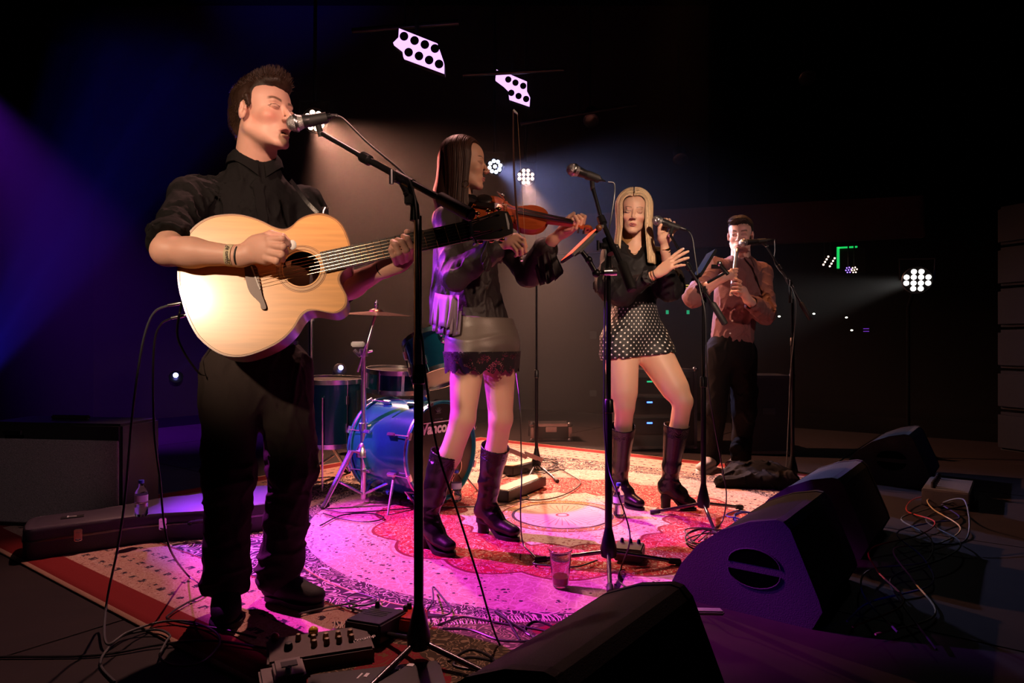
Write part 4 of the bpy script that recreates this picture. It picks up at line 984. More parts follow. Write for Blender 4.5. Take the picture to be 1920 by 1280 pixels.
# skirt with a lace hem
sq = [cone(P(901, 600, 3.0), P(905, 650, 3.0), .146, .162, .03, (nf, .83)), cone(P(905, 645, 3.0), P(905, 690, 3.0), .162, .166, .03, (nf, .83)), cone(P(886, 655, 2.94), P(880, 690, 2.92), .105, .100, .04),
      half(P(900, 596, 3.0), (0, 0, 1), .003), half(P(905, 663, 3.0), (0, 0, -1), .002)]
skirt = sdf_obj('skirt', sq, 'satin', p2, .0055, lambda p: -.005*(1-np.abs(noisy(p, 22, 3, (.5, .5, 2.2))))**2, .006)
def lace_mat():
    m = mat('lace_pattern', (.012, .011, .012), .8); nt = m.node_tree; X.nt = nt; tc = nt.nodes.new('ShaderNodeTexCoord')
    v = nt.nodes.new('ShaderNodeTexVoronoi'); v.inputs['Scale'].default_value = 120; v.feature = 'DISTANCE_TO_EDGE'; nt.links.new(tc.outputs['Object'], v.inputs[0])
    n_ = nt.nodes.new('ShaderNodeTexNoise'); n_.inputs['Scale'].default_value = 28; nt.links.new(tc.outputs['Object'], n_.inputs[0])
    a = (X(v.outputs[0]).lt(.16)+X(n_.outputs[0]).gt(.50)).clamp(); nt.links.new(a.v, nt.nodes['Principled BSDF'].inputs['Alpha']); return m
M['lace_open'] = lace_mat()
ring_pts = [];
V_k, N_k = mesh_arrays(skirt); lowm = V_k[:, 2] < V_k[:, 2].min()+.03; cc_ = V_k[lowm].mean(0)
LV = []; LN = 120; zt_ = V_k[:, 2].min()+.016; low = V_k[lowm]; an_ = np.arctan2(low[:, 1]-cc_[1], low[:, 0]-cc_[0]); rd_ = np.hypot(low[:, 0]-cc_[0], low[:, 1]-cc_[1])
for i in range(LN):
    a = 2*pi*i/LN-pi; m_ = np.abs((an_-a+pi) % (2*pi)-pi) < .07; r0 = rd_[m_].max()+.004; sc_ = abs(math.sin(a*9)); dp = .070+.020*sc_+.005*abs(math.sin(a*45))
    for j in range(6):
        t = j/5; rr_ = r0+.004*math.sin(a*14+1)*t-.010*t; LV.append((cc_[0]+math.cos(a)*rr_, cc_[1]+math.sin(a)*rr_, zt_-dp*t))
mobj('lace_hem', LV, np.array([(i*6+j, ((i+1) % LN)*6+j, ((i+1) % LN)*6+j+1, i*6+j+1) for i in range(LN) for j in range(5)]), 'lace_open', skirt)
bf = lambda p: -.006*(1-np.abs(noisy(p, 26, 3, (.6, .6, 1.6))))**2*np.clip((.40-p[:, 2])/.1, 0, 1)*np.clip((p[:, 2]-.07)/.05, .15, 1)
boot('knee_boot', J['anR'], J['toeR'], J['knR'], p2, 'leather', [(P(812, 925, 2.935), .047), (P(836, 848, 2.905), .066)], .055, .024, .98, True, 'rubber', bf)
boot('knee_boot', J['anL'], J['toeL'], J['knL'], p2, 'leather', [(P(918, 900, 3.15), .047), (P(929, 836, 3.095), .067)], .055, .024, .98, True, 'rubber', bf)
wl = (J['wrL']-J['elL']).normalized(); MB().lathe(J['wrL']-wl*.028, wl, [(-.006, .024), (-.006, .0275), (.006, .0275), (.006, .024)], 24, caps=False).build('wrist_watch', 'steel', p2)
wr_ = (J['wrR']-J['elR']).normalized(); ring('bracelet', J['wrR']-wr_*.010, wr_, .0235, .003, 'gold', p2); MB().box(P(940, 452, 2.685), (.016, .010, .018), None, .003).build('wrist_sensor', 'rubber', p2)
# ------------------------------------------------------------------ violin and bow
def wood(name, c1, c2, rough=.22):
    m = mat(name, c1, rough, coat=.6, scale=9, var=.25, aniso=(1, 8, 8)); return m
M['violin'] = wood('violin_varnish', (.42, .085, .022), None); M['violin_dark'] = mat('violin_rib', (.34, .055, .016), .25, coat=.5)
va, vb = P(886, 388, 2.87), P(1118, 428, 2.775); vx = (vb-va).normalized(); vn = Vector((.05, -.78, .62)); vn = (vn-vx*vn.dot(vx)).normalized(); vy = vn.cross(vx); VS = (vb-va).length/.585
def VL(x, y, z=0): return va+(vx*x+vy*y+vn*z)*VS
vl = thing('violin', VL(.18, 0, -.03), 'red brown violin under the chin of the dark haired woman', 'violin')
half_o = [(0, 0), (.004, .035), (.018, .068), (.050, .093), (.085, .100), (.115, .092), (.138, .078), (.146, .080), (.149, .074), (.170, .058), (.195, .055), (.220, .062), (.236, .074), (.240, .072), (.252, .080), (.285, .083), (.318, .074), (.343, .050), (.352, .022), (.355, 0)]
half_o = [(p.x, p.y) for p in catmull([(x, y, 0) for x, y in half_o], 3)]
vo = half_o+[(x, -y) for x, y in half_o[-2:0:-1]]; vo = [(x, y if abs(y) > 1e-6 else 0) for x, y in vo]
def arch(x, y): return .012*max(0, 1-(y/.09)**2)*math.sin(pi*min(1, max(0, x/.355)))**.6
for nm, z0, sg, m_ in (('top_plate', 0, 1, 'violin'), ('back_plate', -.032, -1, 'violin_dark')):
    mb = MB(); n_ = len(vo); rings_ = []
    for f_ in (1.03, 1.0, .8, .55, .3, .05):
        rings_.append([VL(.178+(x-.178)*f_, y*f_, z0+sg*(arch(.178+(x-.178)*f_, y*f_) if f_ < 1 else 0)+(0 if f_ < 1.02 else 0)) for x, y in vo])
    vs = [p for r_ in rings_ for p in r_]; fs = [(i*n_+j, i*n_+(j+1) % n_, (i+1)*n_+(j+1) % n_, (i+1)*n_+j) for i in range(5) for j in range(n_)]+[tuple(5*n_+j for j in range(n_))]
    mb.add(vs, fs); mb.add([VL(.178+(x-.178)*1.03, y*1.03, z0-sg*.003) for x, y in vo]+rings_[0], [(j, (j+1) % n_, (j+1) % n_+n_, j+n_) for j in range(n_)]); mb.build(nm, m_, vl)
mb = MB(); n_ = len(vo); mb.add([VL(x, y, 0) for x, y in vo]+[VL(x, y, -.032) for x, y in vo], [(j, (j+1) % n_, (j+1) % n_+n_, j+n_) for j in range(n_)]); mb.build('ribs', 'violin_dark', vl)
nk = MB().prism([VL(.350, .012, .002), VL(.350, -.012, .002), VL(.478, -.011, .010), VL(.478, .011, .010)], -vn*.016); nk.tube([VL(.476, 0, .002), VL(.51, 0, -.004), VL(.545, 0, -.010)], [.012, .011, .009], 8); nk.build('neck', 'violin', vl)
MB().prism([VL(.215, .021, .022), VL(.215, -.021, .022), VL(.480, -.012, .012), VL(.480, .012, .012)], vn*.005).build('fingerboard', 'ebony', vl)
sc = MB(); sc.tube([VL(.545+.016*math.cos(a)*(1-a/16), 0, -.014+.016*math.sin(a)*(1-a/16)) for a in np.linspace(-2, 9, 26)], [.010*(1-i/60) for i in range(26)], 8); sc.build('scroll', 'violin', vl)
for i, (x, s_) in enumerate(((.497, 1), (.510, -1), (.522, 1), (.534, -1))): MB().tube([VL(x, 0, -.003), VL(x, s_*.032, -.003)], .0028, 6).ball(VL(x, s_*.038, -.003), .009, 8, (.5, 1, .9)).build('peg', 'ebony', vl)
MB().prism([VL(.158, -.020, .010), VL(.158, .020, .010), VL(.160, .017, .038), VL(.160, 0, .043), VL(.160, -.017, .038)], vx*.004*VS).build('bridge', 'binding', vl)
MB().prism([VL(.02, -.010, .016), VL(.02, .010, .016), VL(.125, .021, .026), VL(.125, -.021, .026)], vn*.006).build('tailpiece', 'ebony', vl)
cr_ = MB(); cr_.ball(VL(.045, .045, .022), .030, 16, (1.15, .95, .30), Matrix((vx, vy, vn)).transposed()); cr_.build('chin_rest', 'ebony', vl)
mb = MB()
for y in (-.009, -.003, .003, .009): mb.tube([VL(.12, y, .032), VL(.16, y*1.1, .0415), VL(.480, y*.7, .019), VL(.51, y*.6, .004)], .0007, 4, False)
mb.build('strings', 'string', vl)
for s_ in (-1, 1):
    f = [VL(.135+.066*t, s_*(.036+.010*math.cos(t*pi)), .0105) for t in np.linspace(0, 1, 9)]; mb = MB().tube(f, [.0015, .0022, .003, .0032, .0035, .0032, .003, .0022, .0015], 5); mb.ball(f[0], .004, 6); mb.ball(f[-1], .004, 6); mb.build('f_hole', 'black_paint', vl)
mc = MB().tube([VL(.13, .09, .0), VL(.10, .075, .05), VL(.135, .045, .06)], .0022, 6).ball(VL(.135, .045, .06), .007, 8); mc.build('clip_mic', 'chrome', vl)
b0, b1 = P(978, 484, 2.68), P(962, 208, 2.98); bd = (b1-b0).normalized(); bs = Vector((1, 0, 0)); bs = (bs-bd*bs.dot(bd)).normalized()
bw = thing('violin_bow', b0, 'upright violin bow in the right hand of the dark haired woman', 'bow')
MB().tube([b0.lerp(b1, t)-bs*.012*math.sin(pi*min(1, t*1.02))*.9+bs*.0 for t in np.linspace(0, 1, 16)], [.0044]*4+[.004-.0001*i for i in range(12)], 8).build('stick', 'rosewood', bw)
strip('bow_hair', [b0.lerp(b1, .07)+bs*.018, b0.lerp(b1, .97)+bs*.018], (0, 1, 0), .007, .0010, 'binding', bw)
MB().box(b0.lerp(b1, .05)+bs*.009, (.020, .010, .040), None, .002).build('frog', 'ebony', bw)
MB().prism([b1-bs*.003, b1+bs*.020-bd*.02, b1+bs*.020-bd*.012, b1+bs*.004+bd*.012], Vector((0, .008, 0))).build('bow_tip', 'white', bw)
MB().tube([b0-bd*.012, b0+bd*.003], .0055, 8).build('screw', 'chrome', bw)

# ------------------------------------------------------------------ blonde singer
p3 = thing('person', P(1195, 955, 3.68), 'blonde woman in black blouse and polka dot shorts singing at a microphone', 'person'); p3.location.z = 0
Hc, Hs = P(1189, 400, 3.64), .96; HR = frame((-.20, -1, 0), -4, -5); hcn = _a(Hc)
nf = Vector((.12, -1, 0)).normalized(); side = Vector((-nf.y, nf.x, 0))
J = dict(pelvis=P(1190, 622, 3.68), chest=P(1188, 505, 3.68), neck=P(1191, 462, 3.69), hb=hcn+HR @ np.array((0, -.022, -.045)), shR=P(1148, 480, 3.62), shL=P(1232, 487, 3.72), elR=P(1150, 552, 3.50), elL=P(1262, 548, 3.62),
         wrR=P(1232, 513, 3.34), wrL=P(1247, 470, 3.50), hipR=P(1163, 645, 3.65), hipL=P(1218, 648, 3.70), knR=P(1171, 762, 3.58), knL=P(1280, 752, 3.58), anR=P(1161, 903, 3.74), anL=P(1256, 908, 3.66), toeR=P(1206, 940, 3.60), toeL=P(1306, 935, 3.62))
q = body(J, nf, .97, True)+head(Hc, HR, Hs, True, ears=False)
# fuller thighs as in the photograph
for t in 'RL': q.append(cone(J['hip'+t], J['kn'+t].lerp(J['hip'+t], .25), .097, .070, .04))
Fd = P(1282, 476, 3.27)-P(1232, 513, 3.34); hq_, tips = hand(J['wrR'], Fd, (.15, .75, -.65), 1, .92, curl=((4, 6, 4), (6, 8, 6), (10, 10, 8), (12, 14, 10)), spread=(9, 3, -4, -13)); q += hq_
q += [cone(P(1247, 470, 3.50), P(1246, 446, 3.48), .020, .028, .015, ((0, 1, 0), .6)), cone(P(1240, 446, 3.475), P(1254, 444, 3.485), .022, .022, .012)]
for ch_, r0 in (([(1240, 436, 3.50), (1241, 422, 3.52), (1246, 411, 3.50), (1250, 411, 3.465)], .0082), ([(1247, 434, 3.50), (1250, 421, 3.52), (1255, 412, 3.50), (1257, 415, 3.46)], .0084), ([(1254, 437, 3.50), (1260, 425, 3.52), (1264, 417, 3.50), (1264, 421, 3.465)], .0080), ([(1259, 442, 3.495), (1266, 432, 3.515), (1270, 424, 3.50), (1268, 428, 3.465)], .0068)):
    q += chain(K(ch_), r0, r0*.8, .003)
q += chain(K([(1241, 452, 3.475), (1236, 438, 3.455), (1236, 427, 3.445), (1240, 421, 3.44)]), .0115, .0078)
SK3 = (.72, .44, .31)
bo = sdf_obj('body', q, 'skin', p3, .005, sel=lambda c: (np.linalg.norm(c-hcn-HR @ np.array((0, .04, -.02)), axis=1) < .115) | (np.linalg.norm(c-_a(tips[1]), axis=1) < .11) | (np.linalg.norm(c-_a(P(1252, 424, 3.5)), axis=1) < .06), levels=1,
             color=lambda V: head_color(V, Hc, HR, Hs, SK3, (.55, .17, .15), (.13, .065, .04), blush=(.72, .33, .24), fem=True))
eyes(Hc, HR, Hs, p3, (.12, .10, .07), (0, 1, -.35))
def hl_(p): return _a(Hc)+HR @ (np.array(p)*Hs)
HB3 = (.42, .22, .085)
hq = [ell(hl_((0, -.030, .036)), np.array((.079, .092, .086))*Hs, HR, .01), cone(hl_((0, -.062, .0)), hl_((0, -.062, -.13)), .070, .072, .03), ell(hl_((0, .075, -.02)), np.array((.070, .066, .100))*Hs, HR, .006, 's')]
hair = sdf_obj('hair', hq, 'hair', p3, .006, lambda p: .003*noisy(p, 70, 1, (1, 1, .12)), .003, color=lambda V: np.tile(np.array(HB3), (len(V), 1)))
long_hair('hair_lock', Hc, frame((-.20, -1, 0), 0, 0), Hs*1.12, hair, (.50, .30, .14), (.95, .78, .52), .275, seed=4, n=6500, face=.058, back=-.02, spread=1.7, wid=.0040)
# blouse with puffed sleeves and a v neck
bq = [cone(P(1189, 500, 3.68), P(1190, 560, 3.68), .118, .105, .04, (nf, .78)), cone(P(1190, 480, 3.68), P(1189, 500, 3.68), .10, .118, .04, (nf, .76)), cone(J['shR'], J['shL'], .052, .052, .06), cone(P(1190, 560, 3.68), P(1190, 585, 3.68), .108, .115, .03, (nf, .8)),
      cone(J['shR'], P(1146, 535, 3.54), .052, .076, .04), cone(P(1146, 535, 3.54), P(1168, 552, 3.47), .076, .062, .03), cone(P(1165, 548, 3.47), P(1212, 523, 3.375), .062, .036, .02),
      cone(J['shL'], P(1256, 530, 3.64), .058, .078, .04), cone(P(1250, 528, 3.64), P(1256, 545, 3.60), .078, .058, .03), cone(P(1256, 545, 3.60), P(1252, 512, 3.545), .052, .044, .02),
      cone(J['elL'].lerp(J['wrL'], .35), J['wrL'], .040, .040, .003, None, 's'), half(P(1190, 578, 3.68), (0, 0, -1), .004),
      # neck opening
      cone(P(1191, 440, 3.60), P(1199, 497, 3.52), .078, .018, .004, None, 's'), half(J['neck']+Vector((0, 0, .005)), (0, .1, 1), .006)]
bq[-1] = Prim(J['neck'], 0, lambda p, a=_a(J['neck']): np.linalg.norm(p-a-np.array((0, 0, .03)), axis=1)-.070, .01, 's')
blouse = sdf_obj('blouse', bq, 'blouse_black', p3, .0055, folds(.0075, 15, 6, (1, 1, .6)), .012)
frill('lace_cuff', [P(1206, 508, 3.35), P(1204, 520, 3.33), P(1212, 532, 3.34), P(1218, 532, 3.38)], (.022, 0, .004), 2, 'lace', blouse, .006, 60)
def dots_mat():
    m = mat('polka_dot_cloth', (.012, .011, .012), .6); nt = m.node_tree; X.nt = nt; tc = nt.nodes.new('ShaderNodeTexCoord'); sp = nt.nodes.new('ShaderNodeSeparateXYZ'); nt.links.new(tc.outputs['UV'], sp.inputs[0])
    u, v = X(sp.outputs[0]), X(sp.outputs[1]); s_ = .0320
    def grid(o): a = ((u/s_+o).frac()-.5)*1.0; b_ = ((v/s_+o).frac()-.5)*1.0; return X.m('SQRT', a*a+b_*b_).lt(.135)
    f = (grid(.0)+grid(.5)).clamp(); nt.links.new(xmix(f, (.012, .011, .012), (.80, .78, .74)).v, nt.nodes['Principled BSDF'].inputs['Base Color']); return m
hp_ = J['pelvis']
sq = [cone(P(1190, 572, 3.68), P(1190, 620, 3.68), .115, .146, .04, (nf, .80)), cone(J['hipR']+Vector((0, 0, .02)), J['hipR'].lerp(J['knR'], .16), .108, .112, .03), cone(J['hipL']+Vector((0, 0, .02)), J['hipL'].lerp(J['knL'], .18), .108, .109, .03),
      cone(J['hipR'].lerp(J['knR'], .05), J['knR'], .104, .092, .002, None, 's'), cone(J['hipL'].lerp(J['knL'], .05), J['knL'], .102, .090, .002, None, 's'),
      half(P(1190, 566, 3.68), (0, 0, 1), .003), cone(P(1206, 700, 3.66), P(1212, 662, 3.66), .030, .004, .01, ((0, 1, 0), 4), 's'), half(P(1190, 668, 3.66), (.10, 0, -1), .003)]
shorts = sdf_obj('polka_dot_shorts', sq, dots_mat(), p3, .0055, folds(.004, 12, 3, (1, 1, .7)), .006)
V_, N_ = mesh_arrays(shorts); uv = shorts.data.uv_layers.new(name='UVMap'); li = np.empty(len(shorts.data.loops), np.int32); shorts.data.loops.foreach_get('vertex_index', li)
aa = np.arctan2(V_[:, 0]-hp_.x, -(V_[:, 1]-hp_.y)); UV = np.stack([aa*.155, V_[:, 2]], 1); uv.data.foreach_set('uv', UV[li].astype(np.float32).ravel())
bf2 = lambda p: -.005*(1-np.abs(noisy(p, 30, 6, (.6, .6, 1.5))))**2*np.clip((.30-p[:, 2])/.1, 0, 1)*np.clip((p[:, 2]-.07)/.05, .15, 1)
boot('knee_boot', J['anR'], J['toeR'], J['knR'], p3, 'leather', [(P(1163, 870, 3.70), .044), (P(1168, 798, 3.60), .067)], .06, .020, .96, True, 'rubber', bf2)
boot('knee_boot', J['anL'], J['toeL'], J['knL'], p3, 'leather', [(P(1259, 872, 3.64), .045), (P(1269, 796, 3.60), .069)], .065, .018, .96, True, 'rubber', bf2)
wl = (P(1246, 446, 3.48)-J['elL']).normalized(); c_ = P(1247, 466, 3.50); MB().lathe(c_, wl, [(-.006, .022), (-.006, .0262), (.006, .0262), (.006, .022)], 24, caps=False).build('wrist_watch', 'gold', p3)
ring('bracelet', c_-wl*.016, wl, .0255, .004, 'gold', p3); wr_ = (J['wrR']-J['elR']).normalized()
for i, m_ in enumerate(('rubber', 'gold', 'steel')): ring('bracelet', J['wrR']-wr_*(.006+.014*i), wr_, .0245+.0005*i, .0035, m_, p3)
nk_ = [P(1178+i*2.1, 466+10*math.sin(pi*i/10)**.8, 3.655-.075*math.sin(pi*i/10)) for i in range(11)]; MB().tube(nk_, .0011, 5).build('necklace', 'gold', p3)
MB().ball(tips[0]+np.array((0, -.004, 0)), .004, 6).build('nail', 'white', p3)
# ------------------------------------------------------------------ whistle player
p4 = thing('person', P(1368, 880, 4.7), 'man in burgundy shirt playing a long metal whistle at right', 'person'); p4.location.z = 0
Hc, Hs = P(1388, 441, 4.62), 1.06; HR = frame((-.46, -1, 0), -6, -2); hcn = _a(Hc)
nf = Vector((-.12, -1, 0)).normalized(); side = Vector((-nf.y, nf.x, 0))
J = dict(pelvis=P(1368, 650, 4.7), chest=P(1385, 545, 4.68), neck=P(1389, 490, 4.68), hb=hcn+HR @ np.array((0, -.022, -.045)), shR=P(1339, 503, 4.62), shL=P(1428, 512, 4.74), elR=P(1300, 556, 4.42), elL=P(1436, 588, 4.56),
         wrR=P(1356, 520, 4.29), wrL=P(1402, 562, 4.33), hipR=P(1347, 662, 4.68), hipL=P(1392, 662, 4.72), knR=P(1340, 770, 4.66), knL=P(1396, 770, 4.66), anR=P(1334, 860, 4.80), anL=P(1388, 855, 4.85), toeR=P(1312, 880, 4.58), toeL=P(1366, 880, 4.68))
q = body(J, nf, 1.0)+head(Hc, HR, Hs)
wt, wb_ = P(1382, 466, 4.50), P(1371, 553, 4.24); wd = (wb_-wt).normalized()
q += [cone(J['wrR'], P(1368, 515, 4.30), .024, .030, .02, ((0, 1, 0), .65)), cone(J['wrL'], P(1392, 545, 4.31), .024, .032, .02, ((0, 1, 0), .65))]
for i, y in enumerate((506, 511, 517, 523)):
    w_ = wt.lerp(wb_, (y-466)/87); q += chain([P(1371, y, 4.31), P(1379, y-1, w_.y-.035), w_+Vector((.012, -.016, 0)), w_+Vector((-.002, -.020, -.002))], .0098, .008, .003)
for i, y in enumerate((526, 533, 540, 547)):
    w_ = wt.lerp(wb_, (y-466)/87); q += chain([P(1389, y+2, 4.29), P(1383, y-1, w_.y-.045), w_+Vector((.004, -.024, 0)), w_+Vector((-.008, -.016, -.002))], .0098, .008, .003)
q += chain([P(1372, 522, 4.33), wt.lerp(wb_, .5)+Vector((.0, .024, 0))], .012, .009)+chain([P(1390, 552, 4.32), P(1384, 553, 4.29), wt.lerp(wb_, .93)+Vector((.006, .022, 0))], .012, .009)
bo = sdf_obj('body', q, 'skin', p4, .0055, sel=lambda c: (np.linalg.norm(c-hcn-HR @ np.array((0, .04, -.02)), axis=1) < .12), levels=1, color=lambda V: head_color(V, Hc, HR, Hs, (.72, .44, .36), (.5, .22, .2), (.05, .03, .02), blush=(.72, .3, .25)))
eyes(Hc, HR, Hs, p4, (.1, .08, .06), (0, 1, -.2))
def hl_(p): return _a(Hc)+HR @ (np.array(p)*Hs)
hq = [ell(hl_((0, -.022, .046)), np.array((.078, .098, .084))*Hs, HR, .01), ell(hl_((.01, .040, .092)), np.array((.060, .055, .032))*Hs, HR, .02), cone(hl_((0, -.085, .0)), hl_((0, -.060, -.075)), .055*Hs, .035*Hs, .02),
      ell(hl_((0, .100, -.02)), np.array((.066, .060, .088))*Hs, HR, .006, 's'), ell(hl_((0, .060, -.095)), np.array((.13, .085, .09))*Hs, HR, .006, 's')]
hair = sdf_obj('hair', hq, 'hair', p4, .005, lambda p: .003*noisy(p, 90, 1), .003, color=lambda V: np.tile(np.array((.035, .028, .026)), (len(V), 1)))
V, Nn = mesh_arrays(hair); Lc = ((V-hcn) @ HR)/Hs; fw = HR @ np.array((.3, .9, -.35))
scalp_hair('hair_tuft', V, Nn, (Lc[:, 2] > -.06) & ((Lc[:, 2] > .062) | (Lc[:, 1] < .01)), lambda p: np.full(len(p), .016), lambda p: np.tile(fw, (len(p), 1))*.8, .0034, (.040, .030, .028), hair, 1800, 5)
bq = [cone(P(1385, 545, 4.68), P(1372, 632, 4.70), .148, .140, .04, (nf, .74)), cone(P(1388, 515, 4.68), P(1385, 545, 4.68), .13, .148, .04, (nf, .74)), cone(J['shR'], J['shL'], .064, .064, .06), cone(P(1388, 520, 4.68), P(1389, 490, 4.68), .11, .062, .05),
      cone(J['shR'], J['elR'], .068, .064, .04), cone(J['elR'], J['elR'].lerp(J['wrR'], .35), .064, .054, .02), cone(J['shL'], J['elL'], .066, .062, .04), cone(J['elL'], J['elL'].lerp(J['wrL'], .72), .062, .050, .02),
      cone(J['elR'].lerp(J['wrR'], .22), J['wrR'], .044, .042, .003, None, 's'), cone(J['elL'].lerp(J['wrL'], .6), J['wrL'], .042, .040, .003, None, 's'),
      half(P(1366, 655, 4.68), (.12, 0, -1), .004), Prim(J['neck'], 0, lambda p, a=_a(J['neck']): np.linalg.norm(p-a-np.array((0, -.01, .045)), axis=1)-.072, .006, 's')]
shirt = sdf_obj('shirt', bq, 'burgundy', p4, .006, folds(.010, 14, 8, (1, 1, .7)), .02)
nb = Vector(J['neck'])+Vector((0, 0, -.008))
for sgn in (-1, 1):
    V_ = []; F_ = []; m_ = 12
    for i in range(m_+1):
        a = sgn*(.15+(pi-.15)*i/m_); t = i/m_; fr_t = max(0, 1-t*3.0); top = cpt(a, .052-.03*fr_t, .066); low = cpt(a, .006-.045*fr_t**1.5, .085+.010*fr_t)
        V_ += [top, (top+low)/2, low, low+Vector((0, 0, -.004)), top+Vector((0, 0, -.004))]
    for i in range(m_):
        for j in range(4): F_.append((i*5+j, i*5+j+1, i*5+5+j+1, i*5+5+j))
    MB().add(V_, F_).build('collar', 'burgundy', shirt)
V_s, N_s = mesh_arrays(shirt)
for px, py in ((1376, 577), (1371, 603), (1367, 627)):
    p = on_shirt(px, py, V_s); MB().lathe(p-nf*.002, nf, [(0, .006), (.004, .006), (.005, .004)], 10).build('shirt_button', 'white', shirt)
tr = [cone(P(1370, 640, 4.7), P(1369, 665, 4.7), .130, .14, .04, (nf, .80))]
for s_ in 'RL':
    h_, k_, a_ = J['hip'+s_], J['kn'+s_], J['an'+s_]; lo_ = Vector(a_)+Vector((0, 0, .0)); tr += [cone(h_, k_, .098, .076, .04), cone(k_, lo_, .074, .062, .03)]
sdf_obj('trousers', tr, 'cloth_black', p4, .008, folds(.008, 13, 5, (1, 1, .5)), .02)
M['canvas'] = mat('canvas_shoe', (.42, .36, .34), .8, bump=.2, scale=200); M['sole_white'] = mat('shoe_sole', (.72, .70, .68), .5)
for s_ in 'RL':
    b_ = boot('sneaker', J['an'+s_], J['toe'+s_], J['kn'+s_], p4, 'canvas', None, 0, .030, 1.0, False, 'sole_white')
    t_ = J['toe'+s_]; a_ = J['an'+s_]; dd = Vector((t_.x-a_.x, t_.y-a_.y, 0)).normalized(); sd_ = Vector((-dd.y, dd.x, 0)); mb = MB()
    for k_ in range(4): c0 = Vector((a_.x, a_.y, .088-.010*k_))+dd*(.07+.028*k_); mb.tube([c0-sd_*.026, c0+Vector((0, 0, .012)), c0+sd_*.026], .0035, 5)
    mb.build('laces', 'sole_white', b_)
wh = thing('low_whistle', wb_, 'long silver whistle held to the mouth of the man in burgundy', 'whistle')
MB().lathe(wt, wd, [(0, .009), (.01, .0128), (.06, .0128), (.062, .0115), ((wb_-wt).length, .0115), ((wb_-wt).length+.001, .0095)], 18).build('tube', 'bright_tube', wh)
MB().box(wt+wd*.045+Vector((-.003, -.0125, 0)), (.009, .003, .010)).build('window_slot', 'black_paint', wh)

# ------------------------------------------------------------------ microphones and stands
def tripod(parent, c, top, feet, pole_r=.011, low_r=.0135, split=None, hub=.11, m='black_metal', name_leg='leg'):
    """hub cone, pole in two sections, three legs with rubber ends"""
    c = Vector(c); z = Vector((0, 0, 1)); h0 = .075
    MB().lathe(c+z*h0, z, [(-.025, .022), (-.02, .030), (.01, .033), (.05, .024), (.085, .016), (.10, .0135)], 20).build('hub', m, parent)
    sp = split or (top-c.z)*.55
    MB().lathe(c+z*(h0+.05), z, [(0, low_r), (sp-h0-.05, low_r)], 16).build('lower_pole', m, parent)
    MB().lathe(c+z*(sp-.03), z, [(0, low_r+.001), (.004, low_r+.0045), (.05, low_r+.0045), (.056, low_r)], 16).build('height_clutch', m, parent)
    MB().lathe(c+z*sp, z, [(0, pole_r*.72), (top-sp, pole_r*.72)], 14).build('upper_pole', 'steel' if m == 'steel' else 'black_gloss', parent)
    for f in feet:
        f = Vector(f); d = (f-c); d.z = 0; u = d.normalized(); a = c+z*(h0-.005)+u*.022; b = Vector((f.x, f.y, .020))
        lg = MB().tube([a, b-u*.045+z*.006, b-u*.01], [.0085, .0085, .0085], 10).build(name_leg, 'leg_metal', parent)
        MB().tube([b-u*.05+z*.007, b-u*.045+z*.006, b-u*.004, b], [.010, .0125, .0125, .010], 12).build('rubber_foot', 'rubber', lg)
M['black_gloss'] = mat('black_gloss_tube', (.020, .019, .022), .22, .7); M['leg_metal'] = mat('leg_tube', (.16, .15, .16), .25, .9)
def boom(parent, tip, piv, end, poletop, grip=True, m='black_metal', r=.0085):
    tip, piv, end, pt = map(Vector, (tip, piv, end, poletop)); d = (end-tip).normalized(); mid = tip.lerp(piv, .55)
    b = MB().tube([tip, mid], r*.75, 12).tube([mid, end], r, 12); ob = b.build('boom_arm', m, parent)
    MB().tube([mid-d*.018, mid-d*.012, mid+d*.020, mid+d*.026], [r*.9, r*1.7, r*1.7, r*.9], 14).build('boom_clutch', m, parent)
    s = d.cross(Vector((0, 0, 1))).normalized()
    MB().tube([piv-d*.035, piv+d*.035], .0165, 14).tube([piv-s*.03, piv+s*.034], .013, 12).tube([piv+Vector((0, 0, -.01)), pt+Vector((0, 0, .02)), pt+Vector((0, 0, -.02))], [.013, .012, .014], 12).build('boom_pivot', m, parent)
    kn = MB().tube([piv+s*.034, piv+s*.046], [.011, .013], 10); kn.tube([piv+s*.05+Vector((0, 0, -.020)), piv+s*.05+Vector((0, 0, .020))], .006, 8); kn.build('wing_knob', m, parent)
    MB().tube([piv-s*.036, piv-s*.030], .011, 16).build('pivot_bolt', 'chrome', parent)
    MB().tube([end-d*.13, end-d*.12, end-d*.005, end], [r*1.1, r*1.9, r*1.9, r*1.4], 12).build('counter_grip', 'rubber', parent)
def clip(parent, c, ax, base):
    c = Vector(c); ax = Vector(ax).normalized(); MB().tube([c-ax*.028, c+ax*.030], [.0185, .0165], 16, False).tube([c+ax*0, Vector(base)], [.010, .009], 10).build('mic_clip', 'rubber', parent)
    MB().tube([Vector(base), Vector(base)+(Vector(base)-c).normalized()*.014], .010, 12).build('thread_nut', 'chrome', parent)
def grille_mat():
    m = mat('mic_mesh', (.42, .42, .43), .35, .9); nt = m.node_tree; X.nt = nt; tc = nt.nodes.new('ShaderNodeTexCoord'); v = nt.nodes.new('ShaderNodeTexVoronoi'); v.inputs['Scale'].default_value = 420; v.feature = 'DISTANCE_TO_EDGE'
    nt.links.new(tc.outputs['Object'], v.inputs[0]); bp = nt.nodes.new('ShaderNodeBump'); bp.inputs['Strength'].default_value = .9; bp.inputs['Distance'].default_value = .002; bp.invert = True
    nt.links.new(v.outputs[0], bp.inputs['Height']); nt.links.new(bp.outputs[0], nt.nodes['Principled BSDF'].inputs['Normal']); nt.links.new(xmix(X(v.outputs[0]).gt(.18), (.55, .55, .56), (.12, .12, .12)).v, nt.nodes['Principled BSDF'].inputs['Base Color']); return m
